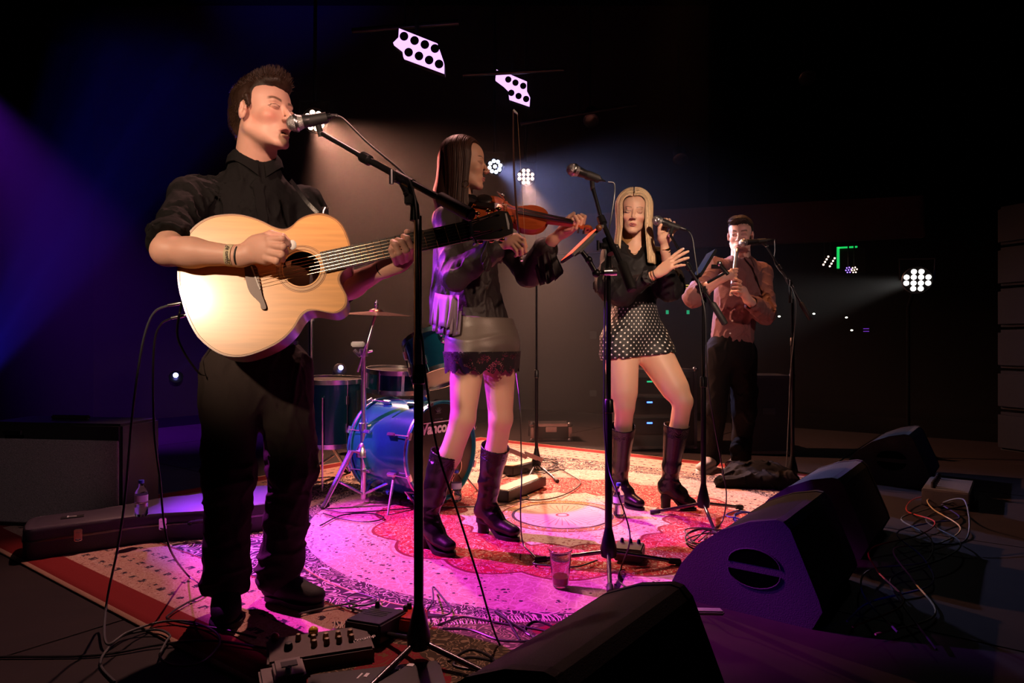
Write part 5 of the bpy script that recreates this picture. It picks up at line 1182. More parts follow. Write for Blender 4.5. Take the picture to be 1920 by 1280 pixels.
M['mic_mesh'] = grille_mat(); M['mic_body'] = mat('mic_body', (.020, .020, .022), .38, .3)
def mic(name, head_c, tail, label, s=1.0):
    h, t = Vector(head_c), Vector(tail); d = (t-h).normalized(); th = thing(name, h, label, 'microphone', None)
    MB().lathe(h, d, [(-.0255*s, .002), (-.0245*s, .008*s), (-.019*s, .0165*s), (-.009*s, .0235*s), (0, .0255*s), (.010*s, .0240*s), (.020*s, .0205*s), (.0235*s, .0195*s)], 24).build('grille', 'mic_mesh', th)
    MB().lathe(h, d, [(-.002*s, .0257*s), (0, .0268*s), (.006*s, .0268*s), (.008*s, .0255*s)], 24, False).build('grille_band', 'steel', th)
    L = (t-h).length; MB().lathe(h, d, [(.022*s, .0190*s), (.030*s, .0200*s), (.040*s, .0185*s), (L*.72, .0125*s), (L*.74, .0120*s)], 20).build('handle', 'mic_body', th)
    MB().lathe(h, d, [(L*.73, .0085*s), (L*.75, .0095*s), (L*.92, .0095*s), (L*.93, .0065*s), (L*1.02, .0045*s), (L*1.10, .0032*s)], 16).build('cable_plug', 'black_metal', th)
    return th, t+d*.0
def cable(name, pts, r, m, label, n=8, parent=None, group=None):
    c = catmull([Vector(p) for p in pts], n); o = MB().tube(c, r, 7).build(name, m, parent)
    if parent is None: tag(o, label, 'cable', group)
    return o
def F(px, py, z=.0): d = F_PX*(CAM_H-z)/(py-640); return Vector(((px-960)*d/F_PX, d, z))      # floor point under a pixel
RZ = .016
# stand 1: in front of the guitar
s1 = thing('microphone_stand', F(785, 1253), 'tall black boom microphone stand standing in front of the guitar neck', 'microphone stand', 'boom microphone stands')
b1_ = F(785, 1250)
tripod(s1, b1_, P(778, 405, b1_.y).z, [b1_+Vector((.26, -.14, 0)), b1_+Vector((-.20, .20, 0)), b1_+Vector((-.14, -.26, 0))], .0125, .0135, P(783, 700, b1_.y).z)
MB().lathe(P(783, 706, b1_.y), (0, 0, 1), [(0, .0128), (P(783, 628, b1_.y).z-P(783, 706, b1_.y).z, .0128)], 16).lathe(P(783, 628, b1_.y), (0, 0, 1), [(0, .0102), (P(783, 412, b1_.y).z-P(783, 628, b1_.y).z, .0102)], 16).build('chrome_sleeve', 'bright_tube', s1)
boom(s1, P(603, 250, 2.10), P(757, 338, b1_.y+.03), P(885, 404, 1.78), P(778, 400, b1_.y), r=.0095)
m1, _ = mic('microphone', P(553, 231, 2.07), P(626, 217, 2.10), 'microphone at the mouth of the singing guitarist'); clip(s1, P(594, 224, 2.087), P(626, 217, 2.10)-P(553, 231, 2.07), P(600, 247, 2.10))
cable('microphone_cable', [P(628, 217, 2.10), P(645, 224, 2.10), P(690, 268, 2.02), P(752, 320, 1.93), P(772, 350, 1.88), P(781, 410, b1_.y-.02), P(787, 600, b1_.y-.016), P(792, 640, b1_.y-.012), P(801, 730, b1_.y-.05), P(822, 850, 1.85), P(858, 960, 1.9), P(896, 1080, 1.95), F(938, 1210, RZ), F(990, 1240, RZ), F(1060, 1225, RZ)], .0032, 'cable', 'black cable curving down from the guitarist microphone to the front', 8)
MB().box(P(766, 374, b1_.y-.02), (.022, .018, .03), None, .004).tube([P(764, 362, b1_.y-.03), P(757, 366, b1_.y-.03)], .006, 8).build('cable_clamp', 'black_metal', s1)
# stand 2: free microphone before the violinist
b2 = F(1141, 1068)
s2 = thing('microphone_stand', b2, 'black boom stand with long tripod legs carrying the free microphone mid stage', 'microphone stand', 'boom microphone stands')
tripod(s2, b2, P(1140, 505, b2.y).z, [F(1003, 1058, 0), F(1276, 1062, 0), F(1144, 1120, 0)], .013, .0145, P(1140, 760, b2.y).z)
boom(s2, P(1112, 352, b2.y+.06), P(1141, 462, b2.y-.02), P(1186, 545, b2.y-.16), P(1141, 500, b2.y), r=.010)
m2, _ = mic('microphone', P(1074, 318, b2.y+.02), P(1130, 338, b2.y+.06), 'microphone pointing at empty space between violinist and blonde woman'); clip(s2, P(1110, 331, b2.y+.047), P(1130, 338, b2.y+.06)-P(1074, 318, b2.y+.02), P(1111, 350, b2.y+.06))
cable('microphone_cable', [P(1140, 341, b2.y+.07), P(1152, 345, b2.y+.07), P(1151, 375, b2.y+.07), P(1143, 425, b2.y+.04), P(1136, 470, b2.y-.03), P(1134, 560, b2.y-.02), P(1133, 700, b2.y-.02), P(1133, 800, b2.y-.02), P(1142, 880, b2.y-.06), P(1160, 930, b2.y-.14), P(1178, 985, 2.6), P(1180, 1020, 2.55), F(1165, 1062, RZ), F(1160, 1085, RZ), F(1180, 1102, RZ), F(1230, 1106, RZ)], .0032, 'cable', 'black cable hanging along the middle microphone stand')
# tablet on an arm
tb = thing('tablet', P(1090, 458, 2.66), 'tablet with glowing orange red screen on the middle stand', 'tablet'); t0, t1 = P(1062, 486, 2.62), P(1120, 430, 2.70); td = (t1-t0).normalized(); tn = Vector((-.70, -.14, .70)); tn = (tn-td*tn.dot(td)).normalized(); tw = td.cross(tn)
if tw.y < 0: tw = -tw
TR = Matrix((td, tw, tn)).transposed(); tc_ = (t0+t1)/2+tw*.0
MB().box(tc_, ((t1-t0).length, .11, .012), TR, .004).build('tablet_case', 'black_paint', tb); M['screen'] = mat('lit_screen', (1.0, .09, .035), .3, emit=1.6)
MB().box(tc_+tn*.0068, ((t1-t0).length*.92, .095, .0012), TR).build('screen', 'screen', tb)
MB().box(tc_-tn*.012, (.10, .05, .012), TR, .003).build('holder', 'black_metal', tb); MB().ball(P(1123, 427, 2.62), .013, 14).build('clamp_knob', 'spruce_side', tb)
arm = thing('tablet_bracket', P(1130, 508, b2.y), 'jointed black arm with chrome clamp holding the tablet', 'bracket')
MB().tube([P(1090, 470, 2.66), P(1104, 488, 2.66), P(1117, 512, 2.67), P(1140, 510, b2.y-.02)], [.009, .011, .011, .010], 10).build('arm', 'black_metal', arm)
MB().tube([P(1132, 510, b2.y-.03), P(1156, 509, b2.y-.03)], .016, 18).build('clamp', 'chrome', arm); MB().ball(P(1104, 487, 2.66), .015, 12).ball(P(1118, 512, 2.67), .017, 12).build('joint', 'black_metal', arm)
# stand 3: blonde singer
b3 = F(1319, 970)
s3 = thing('microphone_stand', b3, 'black boom stand with violet sheen beside the blonde singer', 'microphone stand', 'boom microphone stands')
tripod(s3, b3, P(1320, 560, b3.y).z, [F(1219, 967, 0), F(1392, 957, 0), F(1342, 1008, 0)], .012, .0135, P(1318, 715, b3.y).z)
boom(s3, P(1257, 440, 3.42), P(1315, 545, b3.y-.01), P(1360, 608, 3.44), P(1320, 560, b3.y), r=.009)
m3, _ = mic('microphone', P(1232, 413, 3.46), P(1290, 432, 3.46), 'microphone gripped from behind by the blonde singer'); clip(s3, P(1262, 424, 3.46), P(1290, 432, 3.46)-P(1232, 413, 3.46), P(1257, 438, 3.43))
cable('microphone_cable', [P(1290, 432, 3.46), P(1298, 446, 3.46), P(1304, 485, 3.45), P(1312, 540, 3.44), P(1322, 590, 3.42), P(1326, 700, 3.42), P(1340, 800, 3.42), P(1355, 880, 3.42), P(1362, 930, 3.40), F(1355, 975, RZ), F(1340, 990, RZ), F(1310, 1015, RZ)], .0032, 'cable', 'black cable falling from the blonde singer microphone to the rug')
M['mesh_holder'] = mat('matt_black_plate', (.008, .008, .009), .8, spec=.1)
mh = thing('music_holder', P(1335, 500, 3.46), 'black tilted phone and lyric holder clamped on the stand of the blonde singer', 'holder')
a_, b_ = P(1306, 520, 3.46), P(1334, 474, 3.50); hd_ = (b_-a_).normalized(); hn = Vector((-.8, -.12, .3)); hn = (hn-hd_*hn.dot(hd_)).normalized(); HRm = Matrix((hd_, hn.cross(hd_), hn)).transposed()
MB().box((a_+b_)/2, ((b_-a_).length*1.1, .10, .014), HRm, .004).build('plate', 'mesh_holder', mh)
MB().tube([P(1334, 500, 3.46), P(1352, 500, 3.44), P(1365, 514, 3.42)], [.012, .014, .010], 10).tube([P(1326, 530, 3.44), P(1360, 511, 3.42)], .007, 8).build('arm', 'black_metal', mh); MB().ball(P(1349, 494, 3.43), .014, 12).build('clamp_knob', 'steel', mh)
# stand 4: whistle player
b4 = F(1486, 905)
s4 = thing('microphone_stand', b4, 'thin boom stand at far right behind the whistle player', 'microphone stand', 'boom microphone stands')
tripod(s4, b4, P(1482, 560, b4.y).z, [b4+Vector((.30, .05, 0)), b4+Vector((-.2, .25, 0)), b4+Vector((-.12, -.28, 0))], .011, .012, P(1484, 640, b4.y).z)
boom(s4, P(1437, 462, 4.40), P(1482, 532, 4.35), P(1521, 600, 4.30), P(1483, 562, b4.y), r=.008)
m4, _ = mic('microphone', P(1393, 455, 4.36), P(1450, 449, 4.40), 'microphone in front of the whistle player face'); clip(s4, P(1427, 452, 4.385), P(1450, 449, 4.40)-P(1393, 455, 4.36), P(1436, 460, 4.40))
cable('microphone_cable', [P(1452, 448, 4.40), P(1453, 470, 4.40), P(1451, 488, 4.40), P(1460, 505, 4.38), P(1480, 530, 4.34), P(1492, 570, 4.32), P(1488, 640, 4.32), P(1482, 700, 4.34), P(1478, 800, 4.36), F(1470, 905, .01), F(1440, 915, .01)], .0030, 'cable_grey', 'grey cable trailing down the thin far right stand')
# stand 5: behind the violinist, no microphone in view
b5 = F(1006, 888)
s5 = thing('microphone_stand', b5, 'straight black stand standing behind the violinist near the pedals', 'microphone stand', 'boom microphone stands')
tripod(s5, b5, P(1007, 520, b5.y).z, [F(1046, 908, 0), F(985, 912, 0), F(1000, 866, 0)], .010, .0115, P(1007, 700, b5.y).z)
MB().tube([P(1002, 520, b5.y), P(1030, 528, b5.y-.1)], .008, 8).ball(P(1003, 522, b5.y), .015, 10).build('cross_arm', 'black_metal', s5)
# ------------------------------------------------------------------ drum kit
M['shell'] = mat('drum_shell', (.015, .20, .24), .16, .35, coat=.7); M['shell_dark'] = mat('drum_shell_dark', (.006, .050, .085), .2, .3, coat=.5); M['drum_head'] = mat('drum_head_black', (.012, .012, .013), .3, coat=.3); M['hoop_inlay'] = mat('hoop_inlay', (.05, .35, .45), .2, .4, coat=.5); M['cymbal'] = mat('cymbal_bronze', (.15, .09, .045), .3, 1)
def drum(name, c, ax, r, depth, lugs, parent, m='shell', headm='drum_head', hoop='chrome'):
    c, ax = Vector(c), Vector(ax).normalized(); MB().lathe(c, ax, [(-depth/2, r*.97), (-depth/2, r), (depth/2, r), (depth/2, r*.97)], 44, False).build('shell', m, parent)
    a = ax.orthogonal().normalized(); b = ax.cross(a)
    for s_ in (-1, 1):
        MB().lathe(c+ax*s_*depth/2, ax*s_, [(-.001, r*.97), (.002, r*.96), (.004, .001)], 44, False).build('head', headm, parent)
        MB().lathe(c+ax*s_*(depth/2-.012), ax*s_, [(0, r+.004), (0, r+.010), (.028, r+.010), (.028, r+.002), (.012, r+.002)], 44, False).build('hoop', hoop, parent)
    for i in range(lugs):
        t = 2*pi*(i+.5)/lugs; u = a*math.cos(t)+b*math.sin(t); R = Matrix((u, u.cross(ax), ax)).transposed()
        l = MB().box(c+u*(r+.008)+ax*depth*.22, (.016, .018, .055), R, .003).box(c+u*(r+.008)-ax*depth*.22, (.016, .018, .055), R, .003); l.tube([c+u*(r+.010)-ax*(depth/2+.01), c+u*(r+.010)+ax*(depth/2+.01)], .0028, 6); l.build('lug', 'chrome', parent)
kd = thing('bass_drum', P(770, 820, 3.9), 'teal blue bass drum with black front head reading Vancore', 'drum')
f0 = P(830, 826, 3.76); bx = E1.copy(); bc = f0-bx*.23; R_ = .268
bc.z = R_+.030
drum('bass_drum', bc, bx, R_, .44, 0, kd, 'shell', 'drum_head', 'hoop_inlay')
for i in range(8):
    t = 2*pi*(i+.5)/8; a = N1; b = Vector((0, 0, 1)); u = a*math.cos(t)+b*math.sin(t); R = Matrix((u, u.cross(bx), bx)).transposed()
    for s_ in (-1, 1): MB().box(bc+u*(R_+.010)+bx*s_*.10, (.022, .020, .06), R, .004).tube([bc+u*(R_+.012)+bx*s_*.10, bc+u*(R_+.018)+bx*s_*.245], .003, 6).box(bc+u*(R_+.014)+bx*s_*.24, (.020, .040, .014), R, .003).build('lug', 'chrome', kd)
for s_ in (-1, 1): MB().lathe(bc+bx*s_*(.22-.012+.010), bx, [(-.006, R_+.0105), (-.006, R_+.0125), (.006, R_+.0125), (.006, R_+.0105)], 44, False).build('hoop_stripe', 'chrome', kd)
hf_ = bc+bx*.2265
text('head_lettering', 'Vancore', .080, hf_+Vector((0, 0, .128))-N1*.030, N1, (0, 0, 1), 'white', kd, .12, .0008, .035)
MB().box(hf_+Vector((0, 0, .162))-N1*.02, (.002, .26, .005), Matrix((bx, N1, Vector((0, 0, 1)))).transposed()).build('head_rule', 'white', kd)
text('head_small_print', 'DRUMHEAD', .012, hf_+Vector((0, 0, .178))-N1*.030, N1, (0, 0, 1), 'cable_grey', kd)
cr = MB(); cc = hf_+Vector((0, 0, .222))-N1*.030
for i in range(5): a = -.8+.4*i; d_ = N1*math.sin(a)+Vector((0, 0, 1))*math.cos(a); cr.tube([cc-Vector((0, 0, .012))+d_*.008, cc-Vector((0, 0, .012))+d_*.034], [.004, .0012], 5)
cr.tube([cc-N1*.020-Vector((0, 0, .012)), cc+N1*.020-Vector((0, 0, .012))], .0018, 5); cr.build('crown_emblem', 'cable_grey', kd)
MB().lathe(hf_-Vector((0, 0, .10))+N1*.10, bx, [(0, .062), (.002, .062), (.002, .058)], 30, False).build('port_ring', 'chrome', kd)
for s_ in (-1, 1):
    a = bc+bx*.10+N1*s_*.24-Vector((0, 0, .12)); MB().tube([a, Vector((a.x, a.y, 0))+N1*s_*.12+bx*.08+Vector((0, 0, .008))], [.009, .006], 8).build('spur', 'chrome', kd)
for s_ in (-1, 1): MB().box(bc+bx*s_*.233-Vector((0, 0, R_+.012)), (.02, .05, .02), Matrix((bx, N1, Vector((0, 0, 1)))).transposed(), .004).build('hoop_foot', 'rubber', kd)
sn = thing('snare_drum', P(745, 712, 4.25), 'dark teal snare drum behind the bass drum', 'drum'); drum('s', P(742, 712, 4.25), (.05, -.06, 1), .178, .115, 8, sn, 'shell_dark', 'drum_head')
MB().tube([P(742, 722, 4.25), Vector((P(742, 0, 4.25).x, 4.25, .25))], .012, 8).build('stand_post', 'chrome', sn)
for a in (0, 2.1, 4.2): MB().tube([Vector((P(742, 0, 4.25).x, 4.25, .28)), Vector((P(742, 0, 4.25).x+.2*math.cos(a), 4.25+.2*math.sin(a), .012))], .009, 8).build('stand_leg', 'chrome', sn)
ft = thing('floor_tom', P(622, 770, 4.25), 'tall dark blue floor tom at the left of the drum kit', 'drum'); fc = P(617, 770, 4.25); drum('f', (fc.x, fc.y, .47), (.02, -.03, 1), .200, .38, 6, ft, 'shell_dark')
for a in (.6, 2.7, 4.8): u = Vector((math.cos(a), math.sin(a), 0)); MB().tube([fc*1+u*.222+Vector((0, 0, .10)), Vector((fc.x, fc.y, 0))+u*.222+Vector((0, 0, .012))], .0065, 8).build('leg', 'chrome', ft)
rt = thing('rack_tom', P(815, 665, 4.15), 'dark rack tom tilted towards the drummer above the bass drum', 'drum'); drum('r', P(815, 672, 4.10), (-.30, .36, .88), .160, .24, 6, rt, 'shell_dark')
MB().tube([P(800, 700, 4.05), P(797, 742, 3.98), P(796, 748, 3.95)], .016, 10).tube([P(800, 700, 4.05), P(812, 690, 4.05)], .012, 8).box(P(797, 735, 3.97), (.05, .05, .03), None, .004).build('tom_mount', 'chrome', rt)
def cym_stand(name, base, h, feet, label, arm=None, cym=None, straight=False):
    s_ = thing(name, base, label, 'cymbal stand'); z = Vector((0, 0, 1)); b = Vector(base)
    MB().lathe(b, z, [(.03, .018), (h*.5, .018)], 14).build('lower_tube', 'chrome', s_); MB().lathe(b, z, [(h*.48, .0135), (h, .0135)], 14).build('upper_tube', 'chrome', s_)
    for hh in (.5, .98): MB().lathe(b+z*h*hh, z, [(-.022, .018), (-.020, .026), (.020, .026), (.022, .018)], 14).tube([b+z*h*hh+Vector((.015, 0, 0)), b+z*h*hh+Vector((.05, 0, .01))], .006, 8).build('clamp', 'chrome', s_)
    MB().lathe(b+z*.30, z, [(-.04, .024), (-.036, .042), (.0, .042), (.03, .028), (.04, .019)], 16).build('leg_collar', 'chrome', s_)
    for f in feet:
        f = Vector(f); f.z = .018; u = (f-b); u.z = 0; u.normalize(); t0 = b+z*.29+u*.025; mid = t0.lerp(f, .55); sd = u.cross(z)*.014
        lg = MB()
        for k_ in (-1, 1): lg.tube([t0+sd*k_, t0+sd*k_+u*.05+z*.01, f+sd*k_*.3], .0098, 8)
        lg = lg.build('leg', 'chrome', s_); br = MB()
        for k_ in (-1, 1): br.tube([b+z*.06+sd*k_*.8+u*.01, mid+sd*k_*.8], .007, 6)
        br.build('brace', 'chrome', lg); MB().tube([f-u*.03+z*.012, f+u*.012-z*.004], .013, 10).build('rubber_foot', 'rubber', lg)
    MB().lathe(b+z*.055, z, [(-.015, .014), (-.013, .021), (.013, .021), (.015, .014)], 12).build('brace_collar', 'chrome', s_)
    if arm:
        a0, a1 = map(Vector, arm); MB().tube([a0, a1], .0065, 10).build('boom_arm', 'chrome', s_); MB().ball(b+z*h+Vector((0, 0, .02)), .022, 12).box(b+z*(h+.02), (.06, .03, .03), None, .006).build('tilter', 'chrome', s_)
    return s_
kb = F(682, 945)
cs = cym_stand('cymbal_stand', kb, P(683, 655, kb.y).z, [F(606, 957), F(779, 950), kb+Vector((.02, .30, 0))], 'chrome double braced cymbal stand in front of the drums')
top_ = P(704, 592, 3.82); MB().tube([P(682, 668, kb.y), P(690, 640, 3.76), top_], .010, 10).build('boom_arm', 'chrome', cs); MB().box(P(672, 645, kb.y), (.075, .04, .03), None, .006).tube([P(688, 642, kb.y-.02), P(671, 697, kb.y-.04)], .0045, 8).tube([P(664, 656, kb.y-.02), P(676, 668, kb.y-.02)], .010, 8).build('tilter', 'chrome', cs)
cy = thing('cymbal', top_, 'thin bronze cymbal almost edge on above the drums', 'cymbal'); cn = Vector((.04, -.05, 1)).normalized()
MB().lathe(P(706, 584, 3.82), cn, [(-.018, .195), (-.010, .13), (.0, .045), (.010, .036), (.018, .012), (.017, .006), (.008, .034), (-.003, .044), (-.013, .13), (-.0195, .195)], 48, False).build('plate', 'cymbal', cy)
MB().lathe(P(706, 577, 3.82), cn, [(-.03, .008), (.012, .010), (.014, .012), (.030, .012), (.032, .006), (.045, .005)], 14).build('wing_nut', 'chrome', cy)
hb = F(795, 930); h2 = cym_stand('cymbal_stand', Vector((P(583, 0, 4.5).x, 4.5, 0)), P(583, 590, 4.5).z, [P(583, 0, 4.5)*0+Vector((P(583, 0, 4.5).x+.25*math.cos(a), 4.5+.25*math.sin(a), 0)) for a in (.5, 2.6, 4.7)], 'violet lit chrome stand rising behind the hip of the guitarist')
MB().tube([P(790, 633, 4.05), P(830, 620, 4.0), P(842, 622, 4.0)], .010, 10).tube([P(792, 642, 4.05), P(830, 628, 4.0)], .007, 8).ball(P(830, 640, 4.0), .020, 10).ball(P(812, 655, 3.98), .022, 10).build('tom_bracket', 'chrome', rt)

# ------------------------------------------------------------------ monitor wedges along the stage front
def carpet(name, col, rough=.8): return mat(name, col, rough, bump=.35, scale=260)
M['wedge'] = carpet('wedge_paint', (.018, .016, .017)); M['wedge_back'] = carpet('wedge_textured', (.034, .033, .030)); M['mesh_black'] = mat('wedge_grille', (.012, .012, .012), .6, .4, bump=.5, scale=500)
def wedge(n0, e0, label, s=1.0, L=.56, m='wedge', rot=0, handle=True):
    t = thing('monitor_wedge', EN(e0, n0), label, 'speaker', 'stage monitor wedges'); Rz = Matrix.Rotation(rot, 3, 'Z'); o = EN(e0, n0)
    def Q(e, n, z): return o+Rz @ (E1*e*s+N1*n*s)+Vector((0, 0, z*s))
    prof = [(-.245, .0), (-.250, .055), (-.215, .125), (-.155, .20), (-.075, .262), (.02, .305), (.105, .325), (.128, .322), (.150, .300), (.235, .095), (.245, .06), (.215, .0)]
    def pr(sc=1): return prof
    a = [Q(e, 0, z) for e, z in prof]; b = [Q(e, L, z) for e, z in prof]; n_ = len(prof)
    inn = [(e*.985, .005+z*.975) for e, z in prof]
    for side_, nn in ((0, 0.0), (1, L)):
        MB().prism([Q(e, nn+(-.0 if side_ == 0 else -.024), z) for e, z in prof], Rz @ (N1*.024*s)).build('side_panel', m, t, False)
    bd = MB(); A = [Q(e, .024, z) for e, z in inn]; B = [Q(e, L-.024, z) for e, z in inn]; fs = [(i, (i+1) % n_, (i+1) % n_+n_, i+n_) for i in range(n_) if not (0 <= i <= 5)]
    bd.add(A+B, fs); bd.build('cabinet', 'wedge_back', t, False)
    gr = MB(); gr.add(A+B, [(i, i+1, i+1+n_, i+n_) for i in range(0, 6)]); gr.build('grille', 'mesh_black', t)
    if handle:
        for k in (-1, 1):            # flat black half-round plates painting the shade of the grip holes, bar between
            pts = []
            for j in range(13):
                an = pi*j/12; pts.append((.035+.085*math.cos(an), .155+k*.012+k*.052*math.sin(an)))
            MB().prism([Q(e, -.0015, z) for e, z in pts], Rz @ (N1*.002)).build('grip_shade_plate', 'hole', t, False)
            rim = [Q(e, -.002, z) for e, z in pts]; MB().tube(rim, .0022, 6).build('grip_rim', m, t)
    return t, Q
EQ = {}
wedge(.985, -.775, 'black monitor wedge in the foreground at the bottom, seen from behind', 1.0, .56, 'wedge', 0, False)
w2, Q2 = wedge(2.27, -.745, 'blue lit monitor wedge with half round grip holes in its side')
w3, Q3 = wedge(3.12, -.755, 'monitor wedge with a small white emblem on its violet lit side')
wedge(4.85, -.70, 'farthest monitor wedge with reddish side by the dark floor')
emb = MB()
for i in range(5): a = .5+.42*i; emb.tube([Q3(.075, -.004, .150), Q3(.075+.026*math.cos(a), -.004, .150+.030*math.sin(a))], [.0015, .0045], 5)
emb.build('side_emblem', 'white', w3)
# ------------------------------------------------------------------ guitar case with bottle, amplifier
def loft_case():
    c0, c1 = F(40, 1055), F(560, 985); ax = Vector((c1.x-c0.x, c1.y-c0.y, 0)); L = 1.12; ax.normalize(); pv = Vector((-ax.y, ax.x, 0)); base = c0+pv*.0
    out = [(0, .05), (.02, -.0), (.10, .0), (.30, .015), (.46, .03), (.56, .010), (.66, -.02), (.78, -.03), (.90, -.03), (1.02, -.025), (1.10, .02), (1.135, .10), (1.14, .20), (1.12, .32), (1.06, .39), (.96, .415), (.84, .41), (.74, .385), (.66, .365), (.58, .375), (.50, .365), (.44, .335), (.30, .27), (.12, .24), (.02, .225), (0, .17)]
    t = thing('guitar_case', base+ax*.5, 'black hard guitar case with metal edge lying on the floor at left', 'case'); sm = closed([(x, y, 0) for x, y in out], 4)
    def pt(p, z, k=0): q = Vector((p.x, p.y, 0)); cc = Vector((.57, .18, 0)); q = q+(cc-q).normalized()*k; return base+ax*q.x+pv*(q.y)+Vector((0, 0, z))
    def shell(zs, name, m):
        mb = MB(); n_ = len(sm); vs = []
        for z, k in zs: vs += [pt(p, z, k) for p in sm]
        fs = [(i*n_+j, i*n_+(j+1) % n_, (i+1)*n_+(j+1) % n_, (i+1)*n_+j) for i in range(len(zs)-1) for j in range(n_)]+[tuple(range(n_))[::-1], tuple((len(zs)-1)*n_+j for j in range(n_))]
        mb.add(vs, fs); return mb.build(name, m, t)
    M['case'] = mat('case_vinyl', (.055, .040, .060), .55, bump=.3, scale=300)
    shell([(.0, .010), (.006, .0), (.078, .0)], 'case_body', 'case'); shell([(.085, .0), (.118, .0), (.130, .008), (.134, .022), (.131, .032), (.135, .045)], 'case_lid', 'case')
    shell([(.076, -.0035), (.0795, -.0045), (.0795, -.0045), (.083, -.0045), (.087, -.0035)], 'metal_valance', 'leg_metal')
    for u in (.22, .50, .995):
        j = min(range(len(sm)), key=lambda i: (sm[i].x-u)**2+(sm[i].y*2)**2); p = pt(sm[j], .085)-pv*.006; R = Matrix((ax, pv, Vector((0, 0, 1)))).transposed()
        l = MB().box(p, (.030, .010, .052), R, .003).box(p-pv*.005+Vector((0, 0, .004)), (.020, .008, .022), R, .003); l.tube([p-pv*.010+Vector((0, 0, -.018))-ax*.01, p-pv*.012+Vector((0, 0, -.022)), p-pv*.010+Vector((0, 0, -.018))+ax*.01], .003, 6); l.build('latch', 'chrome', t)
    j0 = pt(Vector((.62, -.02, 0)), .082)-pv*.012; MB().tube(catmull([j0, j0-pv*.03+Vector((0, 0, .012)), j0+ax*.07-pv*.04+Vector((0, 0, .016)), j0+ax*.14-pv*.03+Vector((0, 0, .012)), j0+ax*.16], 5), .008, 8).build('carry_handle', 'leather', t)
    R = Matrix((ax, pv, Vector((0, 0, 1)))).transposed(); q = pt(Vector((.17, .13, 0)), .1365); MB().box(q, (.085, .045, .002), R).build('brand_plate', 'black_paint', t)
    text('case_mark', 'T', .05, q+Vector((0, 0, .002)), pv, -ax, 'white', t, .2, .0006, .01)
    return t, pt
gc, gpt = loft_case()
M['water'] = mat('water', (.9, .95, 1.0), .02, trans=1.0); M['label_paper'] = mat('bottle_label', (.55, .60, .80), .5); M['cap_blue'] = mat('blue_cap', (.03, .06, .55), .4)
def bottle(loc, h, label, s=1.0):
    b = Vector(loc); t = thing('water_bottle', b, label, 'bottle'); z = Vector((0, 0, 1)); r = h*.165; k = h
    prof = [(.002, r*.75), (.012, r), (.06*1, r*.98), (k*.28, r), (k*.34, r*.93), (k*.40, r), (k*.62, r), (k*.70, r*.92), (k*.80, r*.62), (k*.88, r*.40), (k*.90, r*.42), (k*.93, r*.40)]
    pl = MB().lathe(b, z, prof, 24, False); pl.build('bottle_wall', 'plastic', t); MB().lathe(b, z, [(.003, r*.01), (.003, r*.75)], 24, False).build('bottle_base', 'plastic', t)
    MB().lathe(b, z, [(k*.91, r*.44), (k*.98, r*.44), (k, r*.38)], 20).build('cap', 'cap_blue', t); MB().lathe(b, z, [(k*.42, r*1.012), (k*.60, r*1.012)], 24, False).build('bottle_label', 'label_paper', t)
    MB().lathe(b, z, [(.004, r*.72), (.012, r*.96), (k*.36, r*.90)], 24).build('water_fill', 'water', t); return t
bp_ = P(265, 948, 2.98); bottle((bp_.x, bp_.y, .136), .160, 'small water bottle with blue cap standing on the guitar case')
b_ = F(856, 944); bottle((b_.x, b_.y, RZ-.004), .175, 'water bottle with blue cap on the rug beside the boot of the violinist')
b_ = F(1160, 972); bottle((b_.x, b_.y, RZ-.004), .170, 'water bottle with blue cap on the rug at the boots of the blonde woman')
cu = F(1051, 1098, .014); t = thing('plastic_cup', cu, 'clear plastic cup with a little red drink left on the rug', 'cup'); z = Vector((0, 0, 1))
MB().lathe(cu, z, [(.001, .001), (.001, .027), (.004, .0285), (.045, .033), (.050, .0345), (.052, .034), (.128, .041), (.131, .043), (.133, .041), (.131, .0395), (.052, .0328), (.006, .0270), (.006, .001)], 32, False).build('cup_wall', 'plastic', t)
MB().lathe(cu, z, [(.008, .0262), (.034, .0300)], 32).build('red_drink', mat('dark_red_drink', (.30, .012, .025), .1), t)
M['amp_cloth'] = mat('amp_grille_cloth', (.16, .13, .13), .8, bump=.6, scale=240, var=.9)
ap = thing('amplifier', F(110, 1000), 'black guitar amplifier with woven grille cloth at far left', 'amplifier'); ay = 3.25; R = Euler((0, 0, math.radians(-8))).to_matrix(); ac = P(105, 0, ay); ac.z = .25
MB().box((ac.x, ac.y+.14, .262), (.72, .28, .50), R, .012).build('cabinet', 'black_paint', ap); MB().box((ac.x, ac.y-.008, .235), (.665, .012, .40), R, .004).build('grille_cloth', 'amp_cloth', ap)
MB().box((ac.x-.02, ac.y+.14, .525), (.20, .03, .022), R, .006).build('top_handle', 'leather', ap); MB().box((ac.x-.20, ac.y-.012, .468), (.10, .008, .020), R, .002).build('name_plate', 'steel', ap)
for sx in (-.33, .33):
    for sy in (.03, .25): MB().lathe(Vector((ac.x, ac.y, 0))+R @ Vector((sx, sy, 0)), z, [(.0, .016), (.014, .020)], 12).build('foot', 'rubber', ap)
